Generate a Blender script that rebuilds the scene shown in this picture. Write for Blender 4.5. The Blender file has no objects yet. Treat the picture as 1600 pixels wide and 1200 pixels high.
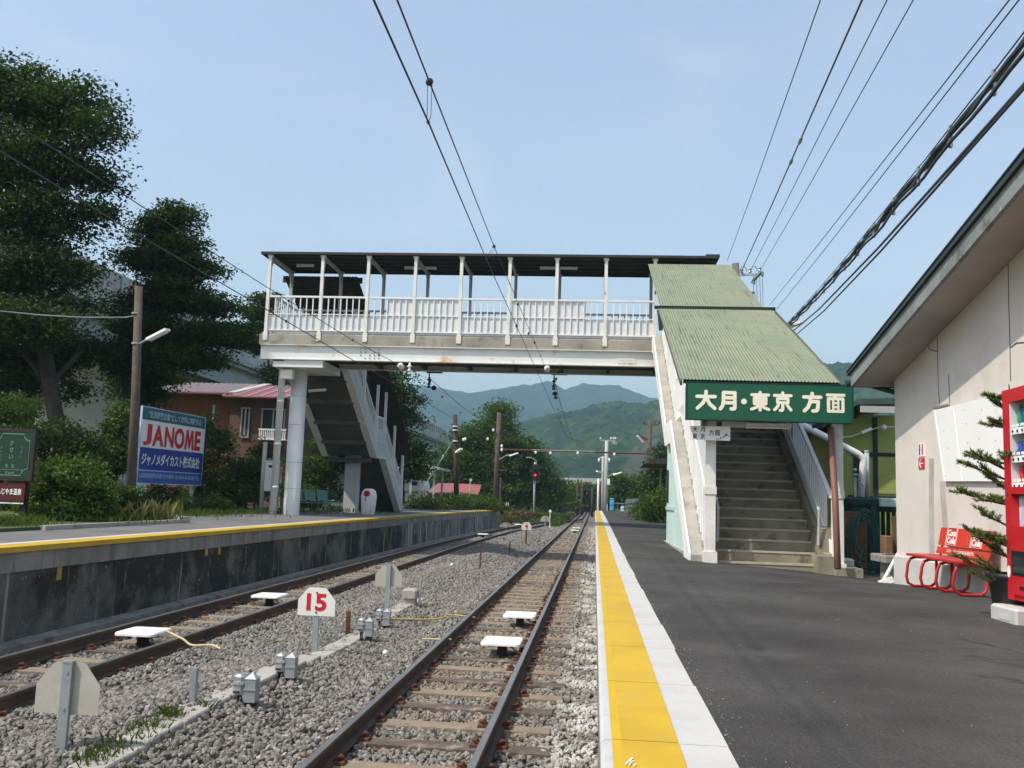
import bpy, math, random
import numpy as np
from mathutils import Vector, Matrix, noise as mnoise
R = math.radians
sc = bpy.context.scene
COL = sc.collection

# ------------------------------------------------------------------ camera
F_PX, CAM_Z = 1450.0, 0.93
ROT = Matrix(((0.99555614, -0.0225875, 0.09142087),
              (0.08792351, -0.1247287, -0.98828751),
              (0.03372575, 0.99193375, -0.12218845)))
cam_d = bpy.data.cameras.new('camera'); cam = bpy.data.objects.new('camera', cam_d); COL.objects.link(cam)
cam_d.sensor_width = 36.0; cam_d.lens = 36.0 * F_PX / 1600.0
cam_d.clip_start = 0.1; cam_d.clip_end = 12000
cam.matrix_world = Matrix.Translation((0, 0, CAM_Z)) @ ROT.to_4x4()
sc.camera = cam

# ------------------------------------------------------------------ sky, sun, exposure
SUN_DIR = Vector((0.61, 0.435, -1.0)).normalized()
w = bpy.data.worlds.new('World'); sc.world = w; w.use_nodes = True
wn = w.node_tree; bg = wn.nodes['Background']
sky = wn.nodes.new('ShaderNodeTexSky'); sky.sky_type = 'NISHITA'; sky.sun_disc = False
sky.sun_elevation = math.asin(-SUN_DIR.z); sky.sun_rotation = math.atan2(-SUN_DIR.x, -SUN_DIR.y)
sky.air_density = 1.45; sky.dust_density = 3.2; sky.ozone_density = 1.5; sky.altitude = 350
# thin high cloud veils, a little paler than the sky
_tc = wn.nodes.new('ShaderNodeTexCoord'); _mp = wn.nodes.new('ShaderNodeMapping'); _mp.inputs['Scale'].default_value = (1.6, 1.6, 4.5); wn.links.new(_tc.outputs['Generated'], _mp.inputs[0])
_nz = wn.nodes.new('ShaderNodeTexNoise'); _nz.inputs['Scale'].default_value = 2.1; _nz.inputs['Detail'].default_value = 5; _nz.inputs['Distortion'].default_value = .6; wn.links.new(_mp.outputs[0], _nz.inputs['Vector'])
_mr = wn.nodes.new('ShaderNodeMapRange'); _mr.interpolation_type = 'SMOOTHSTEP'; _mr.inputs[1].default_value = .46; _mr.inputs[2].default_value = .74; _mr.inputs[3].default_value = .22; _mr.inputs[4].default_value = .36; wn.links.new(_nz.outputs[0], _mr.inputs[0])
_mx = wn.nodes.new('ShaderNodeMix'); _mx.data_type = 'RGBA'; wn.links.new(_mr.outputs[0], _mx.inputs[0]); wn.links.new(sky.outputs[0], _mx.inputs[6]); _mx.inputs[7].default_value = (4.45, 4.5, 5.0, 1)
wn.links.new(_mx.outputs[2], bg.inputs[0]); bg.inputs[1].default_value = 0.15
sun_d = bpy.data.lights.new('sun', 'SUN'); sun_d.energy = 3.1; sun_d.angle = R(1.0); sun_d.color = (1.0, 0.92, 0.80)
sun = bpy.data.objects.new('sun', sun_d); COL.objects.link(sun)
sun.rotation_euler = SUN_DIR.to_track_quat('-Z', 'Y').to_euler(); sun.location = (-60, -40, 90)
sc.view_settings.view_transform = 'Standard'; sc.view_settings.look = 'None'
sc.view_settings.exposure = 0.562; sc.view_settings.gamma = 1.0
sc.cycles.volume_bounces = 1; sc.cycles.max_bounces = 6; sc.cycles.transparent_max_bounces = 16

# ------------------------------------------------------------------ pixel -> point (a world ray cut by a plane)
def _ray(u, v): return ROT @ Vector(((u - 800) / F_PX, -(v - 600) / F_PX, -1.0))
def aty(u, v, y): r = _ray(u, v); return Vector((0, 0, CAM_Z)) + r * (y / r.y)
def atx(u, v, x): r = _ray(u, v); return Vector((0, 0, CAM_Z)) + r * (x / r.x)
def atz(u, v, z): r = _ray(u, v); return Vector((0, 0, CAM_Z)) + r * ((z - CAM_Z) / r.z)

# ------------------------------------------------------------------ materials
def mixn(nt, fac, a, b, blend='MIX'):
    n = nt.nodes.new('ShaderNodeMix'); n.data_type = 'RGBA'; n.blend_type = blend
    for sock, val in ((n.inputs[0], fac), (n.inputs[6], a), (n.inputs[7], b)):
        if isinstance(val, bpy.types.NodeSocket): nt.links.new(val, sock)
        elif isinstance(val, (int, float)): sock.default_value = val
        else: sock.default_value = (*val[:3], 1)
    return n.outputs[2]
def noisen(nt, vec, scale, detail=4, rough=.6):
    n = nt.nodes.new('ShaderNodeTexNoise'); n.inputs['Scale'].default_value = scale
    n.inputs['Detail'].default_value = detail; n.inputs['Roughness'].default_value = rough
    if vec is not None: nt.links.new(vec, n.inputs['Vector'])
    return n.outputs[0]
def rampn(nt, fac, lo, hi, a=0., b=1.):
    n = nt.nodes.new('ShaderNodeMapRange'); n.interpolation_type = 'SMOOTHSTEP'
    for i, v in ((1, lo), (2, hi), (3, a), (4, b)): n.inputs[i].default_value = v
    nt.links.new(fac, n.inputs[0]); return n.outputs[0]
def mapn(nt, vec, scale):
    n = nt.nodes.new('ShaderNodeMapping'); n.inputs['Scale'].default_value = scale
    nt.links.new(vec, n.inputs['Vector']); return n.outputs[0]
def new_mat(name):
    m = bpy.data.materials.new(name); m.use_nodes = True
    nt = m.node_tree; b = nt.nodes['Principled BSDF']
    tc = nt.nodes.new('ShaderNodeTexCoord')
    return m, nt, b, tc.outputs['Object']
def M(name, col, rough=.8, var=.2, scale=2., fine=60., bump=0., metal=0., patch=None, streak=None, spot=None, spec=.4):
    """patch=(col, scale, lo, hi); streak=(col, hscale, vscale, lo, hi); spot the same as patch but finer"""
    m, nt, b, co = new_mat(name)
    c = mixn(nt, rampn(nt, noisen(nt, co, scale), .3, .7), [x * (1 - var) for x in col], [min(1, x * (1 + var)) for x in col])
    c = mixn(nt, rampn(nt, noisen(nt, co, fine, 2), .3, .7, 0, .5), c, [x * (1 - var) for x in col])
    for p in (patch, spot):
        if p: c = mixn(nt, rampn(nt, noisen(nt, co, p[1], 5, .65), p[2], p[3]), c, p[0])
    if streak:
        c = mixn(nt, rampn(nt, noisen(nt, mapn(nt, co, (streak[1], streak[1], streak[2])), 1, 4), streak[3], streak[4]), c, streak[0])
    nt.links.new(c, b.inputs['Base Color'])
    b.inputs['Roughness'].default_value = rough; b.inputs['Metallic'].default_value = metal
    b.inputs['Specular IOR Level'].default_value = spec
    if bump:
        bn = nt.nodes.new('ShaderNodeBump'); bn.inputs['Strength'].default_value = bump; bn.inputs['Distance'].default_value = .02
        nt.links.new(noisen(nt, co, fine, 3), bn.inputs['Height']); nt.links.new(bn.outputs[0], b.inputs['Normal'])
    return m
def leaf_mat(name, c1, c2, c3, trans=.28):
    m, nt, b, co = new_mat(name)
    g = nt.nodes.new('ShaderNodeNewGeometry')
    r = nt.nodes.new('ShaderNodeValToRGB'); r.color_ramp.elements[0].color = (*c1, 1); r.color_ramp.elements[1].color = (*c3, 1)
    e = r.color_ramp.elements.new(.6); e.color = (*c2, 1)
    nt.links.new(g.outputs['Random Per Island'], r.inputs[0])
    c = mixn(nt, rampn(nt, noisen(nt, co, .9, 3), .35, .65, 0, .55), r.outputs[0], [x * .55 for x in c1])
    nt.links.new(c, b.inputs['Base Color']); b.inputs['Roughness'].default_value = .55
    b.inputs['Specular IOR Level'].default_value = .25
    t = nt.nodes.new('ShaderNodeBsdfTranslucent'); nt.links.new(mixn(nt, .5, c, (.12, .2, .02)), t.inputs[0])
    mx = nt.nodes.new('ShaderNodeMixShader'); mx.inputs[0].default_value = trans
    nt.links.new(b.outputs[0], mx.inputs[1]); nt.links.new(t.outputs[0], mx.inputs[2])
    nt.links.new(mx.outputs[0], nt.nodes['Material Output'].inputs[0])
    return m
def stone_mat():
    m, nt, b, co = new_mat('ballast_stone')
    g = nt.nodes.new('ShaderNodeNewGeometry')
    r = nt.nodes.new('ShaderNodeValToRGB'); el = r.color_ramp.elements
    el[0].color = (.085, .083, .075, 1); el[1].color = (.36, .345, .315, 1)
    for p, c in ((.3, (.15, .146, .13)), (.6, (.20, .194, .172)), (.83, (.255, .246, .222)), (.9, (.19, .145, .112)), (.95, (.28, .27, .248))):
        e = el.new(p); e.color = (*c, 1)
    nt.links.new(g.outputs['Random Per Island'], r.inputs[0])
    c = mixn(nt, rampn(nt, noisen(nt, co, 40, 4), .35, .7, 0, .45), r.outputs[0], (.2, .18, .15))
    # pale lime dust in a band along the platform wall, rust dust along the track
    sx = nt.nodes.new('ShaderNodeSeparateXYZ'); nt.links.new(co, sx.inputs[0])
    nz = noisen(nt, co, 1.7, 4)
    def band(x0, x1, x2, x3):
        a = rampn(nt, sx.outputs[0], x0, x1); d = rampn(nt, sx.outputs[0], x2, x3, 1, 0)
        mu = nt.nodes.new('ShaderNodeMath'); mu.operation = 'MULTIPLY'; nt.links.new(a, mu.inputs[0]); nt.links.new(d, mu.inputs[1])
        m2 = nt.nodes.new('ShaderNodeMath'); m2.operation = 'MULTIPLY'; nt.links.new(mu.outputs[0], m2.inputs[0])
        nt.links.new(rampn(nt, nz, .42, .6), m2.inputs[1]); return m2.outputs[0]
    c = mixn(nt, band(-.55, -.1, .3, .6), c, (.47, .455, .42))
    c = mixn(nt, band(-2.2, -1.7, -.6, -.25), c, mixn(nt, .5, c, (.25, .185, .12)))
    nt.links.new(c, b.inputs['Base Color']); b.inputs['Roughness'].default_value = .9
    return m

MT = {}
def mk(k, *a, **kw): MT[k] = M(k, *a, **kw); return MT[k]
mk('asphalt', (.058, .057, .055), .95, .42, .55, 42, 1.0, patch=((.080, .077, .073), .9, .48, .74), spot=((.17, .165, .155), 70, .60, .70), streak=((.040, .039, .037), 2.2, .5, .56, .7), spec=.25)
mk('old_asphalt', (.15, .15, .145), .95, .15, 1.2, 120, .4, patch=((.1, .1, .1), 1.5, .5, .7))
mk('yellow_line', (.50, .325, .014), .65, .14, 1.4, 90, .1, patch=((.44, .31, .05), 3, .5, .8), spot=((.40, .27, .08), 60, .62, .74))
mk('yellow_dark', (.52, .34, .006), .6, .06, 2, 60)
mk('edge_slab', (.47, .47, .46), .85, .12, 2.2, 110, .15, patch=((.36, .36, .35), 2.2, .5, .8), streak=((.33, .33, .32), 1.2, 9, .62, .8))
mk('platform_wall', (.20, .19, .175), .95, .3, 1.5, 35, .5, streak=((.5, .48, .44), 5, .25, .56, .72), patch=((.06, .055, .05), 2, .5, .7))
mk('wall_dark', (.13, .125, .108), .95, .45, 1.3, 30, .8, patch=((.022, .024, .018), .75, .40, .56), spot=((.24, .235, .2), 11, .60, .72), streak=((.33, .32, .29), 6.5, .35, .60, .72))
mk('wall_cap', (.24, .232, .205), .95, .25, 1.6, 40, .4, streak=((.1, .1, .09), 4, .3, .5, .7))
mk('wall_far', (.15, .145, .13), .95, .35, 1.1, 30, .5, patch=((.05, .05, .042), .8, .48, .62), streak=((.50, .48, .45), 5.5, .22, .53, .66))
mk('concrete', (.36, .345, .31), .93, .2, 1.5, 45, .3, patch=((.2, .18, .14), 2.2, .52, .75))
mk('slab_concrete', (.33, .31, .265), .93, .25, .8, 40, .3, patch=((.13, .12, .09), 1.7, .55, .75), streak=((.2, .18, .13), 2, .4, .58, .72))
mk('step_concrete', (.27, .245, .185), .93, .25, 1.6, 50, .3, patch=((.10, .09, .06), 2.3, .5, .7))
mk('nosing', (.44, .40, .31), .9, .15, 3, 60)
mk('white_paint', (.74, .75, .74), .75, .07, 1.5, 30, patch=((.58, .58, .56), 2, .6, .85), spot=((.36, .19, .08), 9, .70, .76))
mk('girder_paint', (.68, .69, .67), .5, .07, .8, 25, patch=((.52, .29, .13), 1.1, .55, .70), spot=((.42, .2, .08), 5, .70, .78))
mk('rusty_white', (.72, .715, .67), .6, .1, 2, 30, patch=((.62, .52, .38), 3, .57, .76), spot=((.22, .06, .02), 9, .64, .70))
mk('grey_paint', (.42, .45, .46), .6, .12, 1.5, 30, patch=((.3, .32, .32), 2, .55, .8))
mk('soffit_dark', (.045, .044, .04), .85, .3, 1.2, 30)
mk('roof_metal', (.035, .032, .03), .7, .25, 1, 30)
mk('soffit_steel', (.10, .105, .09), .8, .25, .7, 25, patch=((.05, .055, .045), 1, .5, .75))
mk('green_roof', (.31, .375, .245), .62, .1, .8, 25, patch=((.40, .37, .17), 1.3, .55, .75))
mk('sign_green', (.006, .085, .045), .42, .12, 1.2, 30, spec=.45)
mk('cream', (.80, .76, .60), .6, .04, 3, 60)
mk('white', (.80, .80, .79), .5, .04, 3, 60)
mk('plastic_white', (.82, .81, .78), .45, .05, 3, 50, patch=((.62, .58, .5), 5, .58, .8))
mk('black', (.012, .012, .013), .5, .2, 3, 40)
mk('wire', (.035, .034, .035), .5, .2, 3, 40)
mk('red_sign', (.55, .03, .04), .55, .1, 3, 40)
mk('text_red', (.50, .012, .03), .5, .05, 3, 40)
mk('bench_red', (.50, .042, .022), .45, .12, 2, 40, patch=((.5, .09, .05), 3, .55, .8))
mk('tube_red', (.42, .02, .02), .4, .15, 3, 40)
mk('vend_red', (.50, .012, .02), .28, .06, 2, 40, spec=.5)
mk('rail_rust', (.075, .05, .034), .75, .3, 3, 60, .3)
mk('rail_top', (.30, .29, .28), .32, .15, 2, 60, metal=.7)
mk('sleeper_sand', (.25, .20, .145), .95, .25, 2.5, 35, .4, patch=((.2, .15, .1), 4, .5, .7))
mk('sleeper_wood', (.115, .09, .075), .95, .3, 3, 45, .5, patch=((.28, .23, .17), 5, .52, .7))
mk('rust', (.12, .047, .026), .85, .35, 5, 50, .3)
mk('galvanised', (.36, .39, .40), .45, .2, 2, 40, metal=.5)
mk('cast_silver', (.50, .52, .53), .42, .3, 6, 40, .3, metal=.5, patch=((.2, .2, .2), 9, .5, .7))
mk('plate_back', (.40, .385, .33), .55, .1, 3, 40, metal=.1, patch=((.33, .31, .26), 4, .5, .8))
mk('sign_plate', (.72, .71, .66), .6, .06, 4, 50)
mk('cable_yellow', (.46, .32, .08), .6, .15, 4, 40)
mk('cable_cream', (.5, .42, .24), .6, .1, 4, 40)
mk('stucco', (.63, .59, .545), .92, .07, .9, 80, .25, patch=((.55, .50, .455), 1.2, .5, .78), streak=((.47, .435, .40), 3, .2, .62, .8))
mk('stain', (.42, .39, .35), .95, .2, 4, 60)
mk('base_plinth', (.55, .54, .50), .9, .12, 2, 60, .2)
mk('soffit_board', (.40, .375, .345), .9, .16, .8, 40, patch=((.31, .285, .26), 1.2, .5, .75))
mk('fascia_green', (.21, .245, .235), .7, .25, 1.5, 30, spot=((.4, .42, .4), 6, .62, .68), patch=((.10, .11, .105), 2.5, .54, .7))
mk('roof_dark', (.03, .045, .045), .6, .2, 2, 30)
mk('panel_white', (.80, .80, .79), .6, .04, 1.5, 40, patch=((.70, .70, .69), 1.5, .55, .8))
mk('board_white', (.64, .655, .665), .55, .04, 1.5, 40)
mk('lime_wall', (.30, .345, .095), .85, .1, 1.2, 40)
mk('dark_trim', (.02, .028, .026), .7, .3, 2, 30)
mk('house_roof', (.05, .075, .07), .6, .2, 2, 30)
mk('glass_dark', (.03, .04, .045), .12, .2, 2, 20, spec=.7)
mk('teal_panel', (.44, .60, .56), .55, .1, 1.5, 30, patch=((.5, .55, .5), 2, .55, .8), spot=((.3, .2, .1), 8, .68, .74))
mk('pipe_brown', (.25, .115, .085), .6, .2, 2, 30)
mk('hose_green', (.008, .10, .085), .4, .2, 3, 40)
mk('fence_green', (.008, .042, .038), .6, .2, 3, 40)
mk('timber', (.17, .10, .055), .9, .3, 2, 30, patch=((.25, .13, .05), 2, .5, .7))
mk('pole_wood', (.105, .083, .065), .95, .3, 3, 30, .4, streak=((.07, .055, .045), 12, .6, .5, .7))
mk('pole_grey', (.15, .14, .13), .9, .25, 3, 30)
mk('pole_dark', (.07, .045, .035), .95, .3, 3, 30, .4)
mk('pole_concrete', (.42, .42, .40), .9, .12, 2, 40)
mk('bark', (.05, .04, .033), .95, .35, 4, 30, .6)
mk('soil', (.13, .10, .07), .98, .3, 1, 30, .6, patch=((.09, .11, .04), .8, .45, .65))
mk('ballast_ground', (.185, .17, .14), .97, .3, 9, 70, 1.0, patch=((.14, .13, .11), 30, .5, .68), spot=((.4, .38, .34), 45, .6, .72))
mk('grass_ground', (.06, .095, .025), .98, .3, .25, 10, .6, patch=((.10, .10, .04), .5, .5, .7))
mk('red_roof', (.25, .08, .085), .55, .12, .7, 30, patch=((.32, .14, .14), 1.2, .55, .8))
mk('roof_edge', (.50, .44, .43), .55, .08, 2, 30)
mk('brick_wall', (.24, .10, .06), .9, .14, 1, 40)
mk('brown_wall', (.115, .065, .05), .9, .18, 1, 40)
mk('viaduct', (.40, .395, .37), .92, .15, .3, 12, streak=((.24, .235, .22), .8, .12, .52, .75))
mk('viaduct_girder', (.30, .34, .35), .7, .15, .3, 10)
mk('bill_teal', (.02, .115, .135), .5, .05, 2, 30)
mk('bill_white', (.70, .71, .71), .5, .04, 2, 30)
mk('bill_blue', (.016, .035, .26), .5, .05, 2, 30)
mk('bill_blue2', (.03, .10, .36), .5, .05, 2, 30)
mk('bill_line', (.40, .52, .68), .5, .05, 2, 30)
mk('station_green', (.004, .032, .016), .45, .1, 2, 30)
mk('mint', (.13, .27, .20), .5, .05, 2, 30)
mk('sign_maroon', (.075, .006, .010), .5, .15, 2, 30)
mk('frame_dark', (.022, .015, .012), .7, .2, 3, 30)
mk('seat_teal', (.10, .235, .215), .5, .15, 2, 30)
mk('cabinet', (.58, .59, .56), .55, .06, 2, 30)
mk('old_yellow', (.42, .29, .04), .8, .3, 3, 30, patch=((.2, .17, .08), 9, .5, .65))
mk('yellow_post', (.62, .42, .01), .6, .1, 2, 30)
mk('ochre_roof', (.30, .09, .075), .8, .25, 1.5, 30, patch=((.2, .12, .07), 1.5, .5, .7))
mk('blue_box', (.10, .42, .72), .5, .05, 2, 30)
mk('tarp_white', (.70, .71, .70), .6, .08, 3, 30)
mk('fence_blue', (.10, .17, .165), .7, .2, 2, 30)
mk('stone', (.28, .27, .24), .95, .3, 5, 40, .6, patch=((.1, .12, .06), 5, .5, .7))
mk('display', (.62, .64, .66), .4, .05, 2, 30)
mk('can_green', (.02, .25, .12), .35, .1, 3, 30); mk('can_blue', (.03, .08, .35), .35, .1, 3, 30)
mk('can_brown', (.16, .06, .025), .35, .1, 3, 30)
MT['stone_mix'] = stone_mat()
def bed_mat():
    m, nt, b, co = new_mat('ballast_bed')
    v = nt.nodes.new('ShaderNodeTexVoronoi'); v.inputs['Scale'].default_value = 17; nt.links.new(co, v.inputs['Vector'])
    sp = nt.nodes.new('ShaderNodeSeparateColor'); nt.links.new(v.outputs['Color'], sp.inputs[0])
    c = mixn(nt, sp.outputs[0], (.10, .095, .082), (.34, .32, .285)); c = mixn(nt, rampn(nt, v.outputs['Distance'], .25, .6, 0, .75), c, (.05, .046, .04))
    sx = nt.nodes.new('ShaderNodeSeparateXYZ'); nt.links.new(co, sx.inputs[0]); a = rampn(nt, sx.outputs[0], -2.2, -1.7); d = rampn(nt, sx.outputs[0], -.7, -.3, 1, 0)
    mu = nt.nodes.new('ShaderNodeMath'); mu.operation = 'MULTIPLY'; nt.links.new(a, mu.inputs[0]); nt.links.new(d, mu.inputs[1]); m2 = nt.nodes.new('ShaderNodeMath'); m2.operation = 'MULTIPLY'; nt.links.new(mu.outputs[0], m2.inputs[0]); nt.links.new(rampn(nt, noisen(nt, co, 1.7, 4), .4, .62, 0, .6), m2.inputs[1])
    c = mixn(nt, m2.outputs[0], c, (.22, .165, .11)); nt.links.new(c, b.inputs['Base Color']); b.inputs['Roughness'].default_value = .95
    bn = nt.nodes.new('ShaderNodeBump'); bn.inputs['Strength'].default_value = 1; bn.inputs['Distance'].default_value = .04; bn.invert = True; nt.links.new(v.outputs['Distance'], bn.inputs['Height']); nt.links.new(bn.outputs[0], b.inputs['Normal'])
    return m
MT['bed_mix'] = bed_mat()
MT['leaf_dark'] = leaf_mat('leaf_dark', (.010, .027, .005), (.028, .062, .010), (.095, .145, .022), .25)
MT['leaf_sunny'] = leaf_mat('leaf_sunny', (.03, .075, .010), (.07, .135, .018), (.15, .21, .035), .35)
MT['leaf_mid'] = leaf_mat('leaf_mid', (.028, .068, .011), (.052, .105, .017), (.10, .155, .028), .32)
MT['leaf_bright'] = leaf_mat('leaf_bright', (.035, .085, .012), (.07, .14, .02), (.14, .19, .035))
MT['leaf_far'] = leaf_mat('leaf_far', (.03, .075, .016), (.05, .105, .022), (.085, .14, .034))
MT['needle'] = leaf_mat('needle', (.13, .21, .035), (.22, .31, .05), (.34, .40, .09), .5)
MT['grass'] = leaf_mat('grass', (.07, .12, .02), (.12, .18, .03), (.2, .24, .06), .5)
MT['straw'] = leaf_mat('straw', (.18, .17, .05), (.3, .28, .1), (.42, .38, .18))
MT['dry_weed'] = leaf_mat('dry_weed', (.10, .055, .03), (.17, .1, .05), (.22, .15, .08))

def asphalt_cracks():
    nt = MT['asphalt'].node_tree; b = nt.nodes['Principled BSDF']; src = b.inputs['Base Color'].links[0].from_socket
    co = next(n for n in nt.nodes if n.type == 'TEX_COORD').outputs['Object']
    v = nt.nodes.new('ShaderNodeTexVoronoi'); v.feature = 'DISTANCE_TO_EDGE'; v.inputs['Scale'].default_value = .42
    ad = nt.nodes.new('ShaderNodeVectorMath'); ad.operation = 'MULTIPLY_ADD'; nz = nt.nodes.new('ShaderNodeTexNoise'); nz.inputs['Scale'].default_value = 2.5; nz.inputs['Detail'].default_value = 5; nt.links.new(co, nz.inputs['Vector'])
    nt.links.new(nz.outputs['Color'], ad.inputs[0]); ad.inputs[1].default_value = (.55, .55, 0); nt.links.new(co, ad.inputs[2]); nt.links.new(ad.outputs[0], v.inputs['Vector'])
    msk = noisen(nt, co, .5, 2); mu = nt.nodes.new('ShaderNodeMath'); mu.operation = 'MULTIPLY'
    nt.links.new(rampn(nt, v.outputs['Distance'], .002, .006, .7, 0), mu.inputs[0]); nt.links.new(rampn(nt, msk, .5, .62), mu.inputs[1])
    nt.links.new(mixn(nt, mu.outputs[0], src, (.018, .018, .018)), b.inputs['Base Color'])
asphalt_cracks()

def emit_mat(name, col, st):
    m, nt, b, co = new_mat(name); b.inputs['Base Color'].default_value = (*col, 1)
    b.inputs['Emission Color'].default_value = (*col, 1); b.inputs['Emission Strength'].default_value = st; return m
MT['signal_red'] = emit_mat('signal_red', (1, .02, .02), 3)

def rust_roof_mat():
    """faded green sheet with rust that starts at the sheet laps and runs down the flutes (object axes: x across, y down the slope)"""
    m, nt, b, co = new_mat('rusted_green_sheet')
    base = mixn(nt, rampn(nt, noisen(nt, co, 1.1), .35, .68), (.165, .203, .135), (.212, .235, .152))
    base = mixn(nt, rampn(nt, noisen(nt, co, 2.6, 5), .54, .72, 0, .7), base, (.27, .24, .10))
    st = noisen(nt, mapn(nt, co, (27, .8, .8)), 1, 4, .6)
    lap = noisen(nt, mapn(nt, co, (.6, 2.2, 2.2)), 1, 2)
    mu = nt.nodes.new('ShaderNodeMath'); mu.operation = 'MULTIPLY_ADD'
    nt.links.new(lap, mu.inputs[0]); mu.inputs[1].default_value = .35; nt.links.new(st, mu.inputs[2])
    base = mixn(nt, rampn(nt, mu.outputs[0], .75, .83, 0, .85), base, (.13, .058, .028))
    nt.links.new(base, b.inputs['Base Color']); b.inputs['Roughness'].default_value = .65
    return m
MT['rust_sheet'] = rust_roof_mat()

# ------------------------------------------------------------------ mesh helper
class MB:
    def __init__(s): s.v = []; s.f = []; s.m = []; s.mats = []
    def mi(s, mat):
        if mat not in s.mats: s.mats.append(mat)
        return s.mats.index(mat)
    def add(s, vs, fs, mat=None):
        o = len(s.v); s.v += [tuple(p) for p in vs]; k = s.mi(mat) if mat else 0
        for f in fs: s.f.append(tuple(i + o for i in f)); s.m.append(k)
        return s
    def box(s, lo, hi, mat=None):
        x0, y0, z0 = lo; x1, y1, z1 = hi
        return s.add([(x0, y0, z0), (x1, y0, z0), (x1, y1, z0), (x0, y1, z0), (x0, y0, z1), (x1, y0, z1), (x1, y1, z1), (x0, y1, z1)],
                     [(0, 3, 2, 1), (4, 5, 6, 7), (0, 1, 5, 4), (1, 2, 6, 5), (2, 3, 7, 6), (3, 0, 4, 7)], mat)
    def cbox(s, c, sz, mat=None):
        return s.box([c[i] - sz[i] / 2 for i in range(3)], [c[i] + sz[i] / 2 for i in range(3)], mat)
    def bbox(s, lo, hi, b, mat=None):
        """box with its vertical and top edges chamfered by b"""
        x0, y0, z0 = lo; x1, y1, z1 = hi
        def ring(i, z): return [(x0 + i + b, y0 + i, z), (x1 - i - b, y0 + i, z), (x1 - i, y0 + i + b, z), (x1 - i, y1 - i - b, z), (x1 - i - b, y1 - i, z), (x0 + i + b, y1 - i, z), (x0 + i, y1 - i - b, z), (x0 + i, y0 + i + b, z)]
        vs = ring(0, z0) + ring(0, z1 - b) + ring(b * .9, z1)
        fs = [tuple(range(7, -1, -1)), tuple(range(16, 24))]
        for k in (0, 8):
            for i in range(8): j = (i + 1) % 8; fs.append((k + i, k + j, k + 8 + j, k + 8 + i))
        return s.add(vs, fs, mat)
    def bar(s, p, q, wd, ht, mat=None, up=(0, 0, 1)):
        p, q = Vector(p), Vector(q); d = (q - p).normalized(); u = Vector(up)
        if abs(d.dot(u)) > .98: u = Vector((0, 1, 0))
        sd = d.cross(u).normalized(); u = sd.cross(d).normalized()
        vs = []
        for c in (p, q):
            for a, b in ((-1, -1), (1, -1), (1, 1), (-1, 1)): vs.append(c + sd * (a * wd / 2) + u * (b * ht / 2))
        return s.add(vs, [(0, 1, 2, 3), (7, 6, 5, 4), (0, 4, 5, 1), (1, 5, 6, 2), (2, 6, 7, 3), (3, 7, 4, 0)], mat)
    def tube(s, pts, r, n=8, mat=None, cap=True):
        pts = [Vector(p) for p in pts]; rs = r if isinstance(r, (list, tuple)) else [r] * len(pts)
        vs = []; fs = []; ref = None
        for i, p in enumerate(pts):
            d = (pts[min(i + 1, len(pts) - 1)] - pts[max(i - 1, 0)])
            d = d.normalized() if d.length > 1e-9 else Vector((0, 0, 1))
            if ref is None: ref = d.orthogonal().normalized()
            a = (ref - d * ref.dot(d)); a = a.normalized() if a.length > 1e-6 else d.orthogonal().normalized()
            ref = a; b = d.cross(a)
            for k in range(n):
                t = 2 * math.pi * k / n; vs.append(p + (a * math.cos(t) + b * math.sin(t)) * rs[i])
        for i in range(len(pts) - 1):
            for k in range(n):
                j = (k + 1) % n; fs.append((i * n + k, i * n + j, (i + 1) * n + j, (i + 1) * n + k))
        if cap: fs.append(tuple(range(n - 1, -1, -1))); fs.append(tuple((len(pts) - 1) * n + k for k in range(n)))
        return s.add(vs, fs, mat)
    def cyl(s, p, q, r, n=16, mat=None): return s.tube([p, q], r, n, mat)
    def prism(s, poly, d, mat=None):
        """poly: list of 3D points (planar), extruded by vector d"""
        n = len(poly); d = Vector(d); p0 = [Vector(p) for p in poly]; vs = p0 + [p + d for p in p0]
        fs = [tuple(range(n - 1, -1, -1)), tuple(range(n, 2 * n))] + [(i, (i + 1) % n, n + (i + 1) % n, n + i) for i in range(n)]
        return s.add(vs, fs, mat)
    def quad(s, a, b, c, d, mat=None): return s.add([a, b, c, d], [(0, 1, 2, 3)], mat)
    def lathe(s, prof, c, n=16, mat=None, axis=None):
        vs = []; fs = []; c = Vector(c)
        for r, z in prof:
            for k in range(n):
                t = 2 * math.pi * k / n; p = Vector((r * math.cos(t), r * math.sin(t), z))
                if axis is not None: p = axis @ p
                vs.append(c + p)
        for i in range(len(prof) - 1):
            for k in range(n):
                j = (k + 1) % n; fs.append((i * n + k, i * n + j, (i + 1) * n + j, (i + 1) * n + k))
        fs.append(tuple(range(n - 1, -1, -1))); fs.append(tuple((len(prof) - 1) * n + k for k in range(n)))
        return s.add(vs, fs, mat)
    def corr(s, p0, uv, vv, pitch=.076, amp=.011, th=.0, seg=4, mat=None):
        """corrugated sheet: flutes run along vv, waves along uv; two-sided with a little thickness"""
        p0, uv, vv = Vector(p0), Vector(uv), Vector(vv); nrm = uv.cross(vv).normalized()
        L = uv.length; n = max(2, int(L / pitch)) * seg; vs = []; fs = []
        for i in range(n + 1):
            h = nrm * (amp * math.sin(2 * math.pi * i / seg)); q = p0 + uv * (i / n) + h
            vs += [q, q + vv, q - nrm * .004, q + vv - nrm * .004]
        for i in range(n):
            a = 4 * i; b = a + 4
            fs += [(a, b, b + 1, a + 1), (a + 2, a + 3, b + 3, b + 2), (a, a + 2, b + 2, b), (a + 1, b + 1, b + 3, a + 3)]
        fs += [(0, 1, 3, 2), (4 * n, 4 * n + 2, 4 * n + 3, 4 * n + 1)]
        return s.add(vs, fs, mat)
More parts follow.
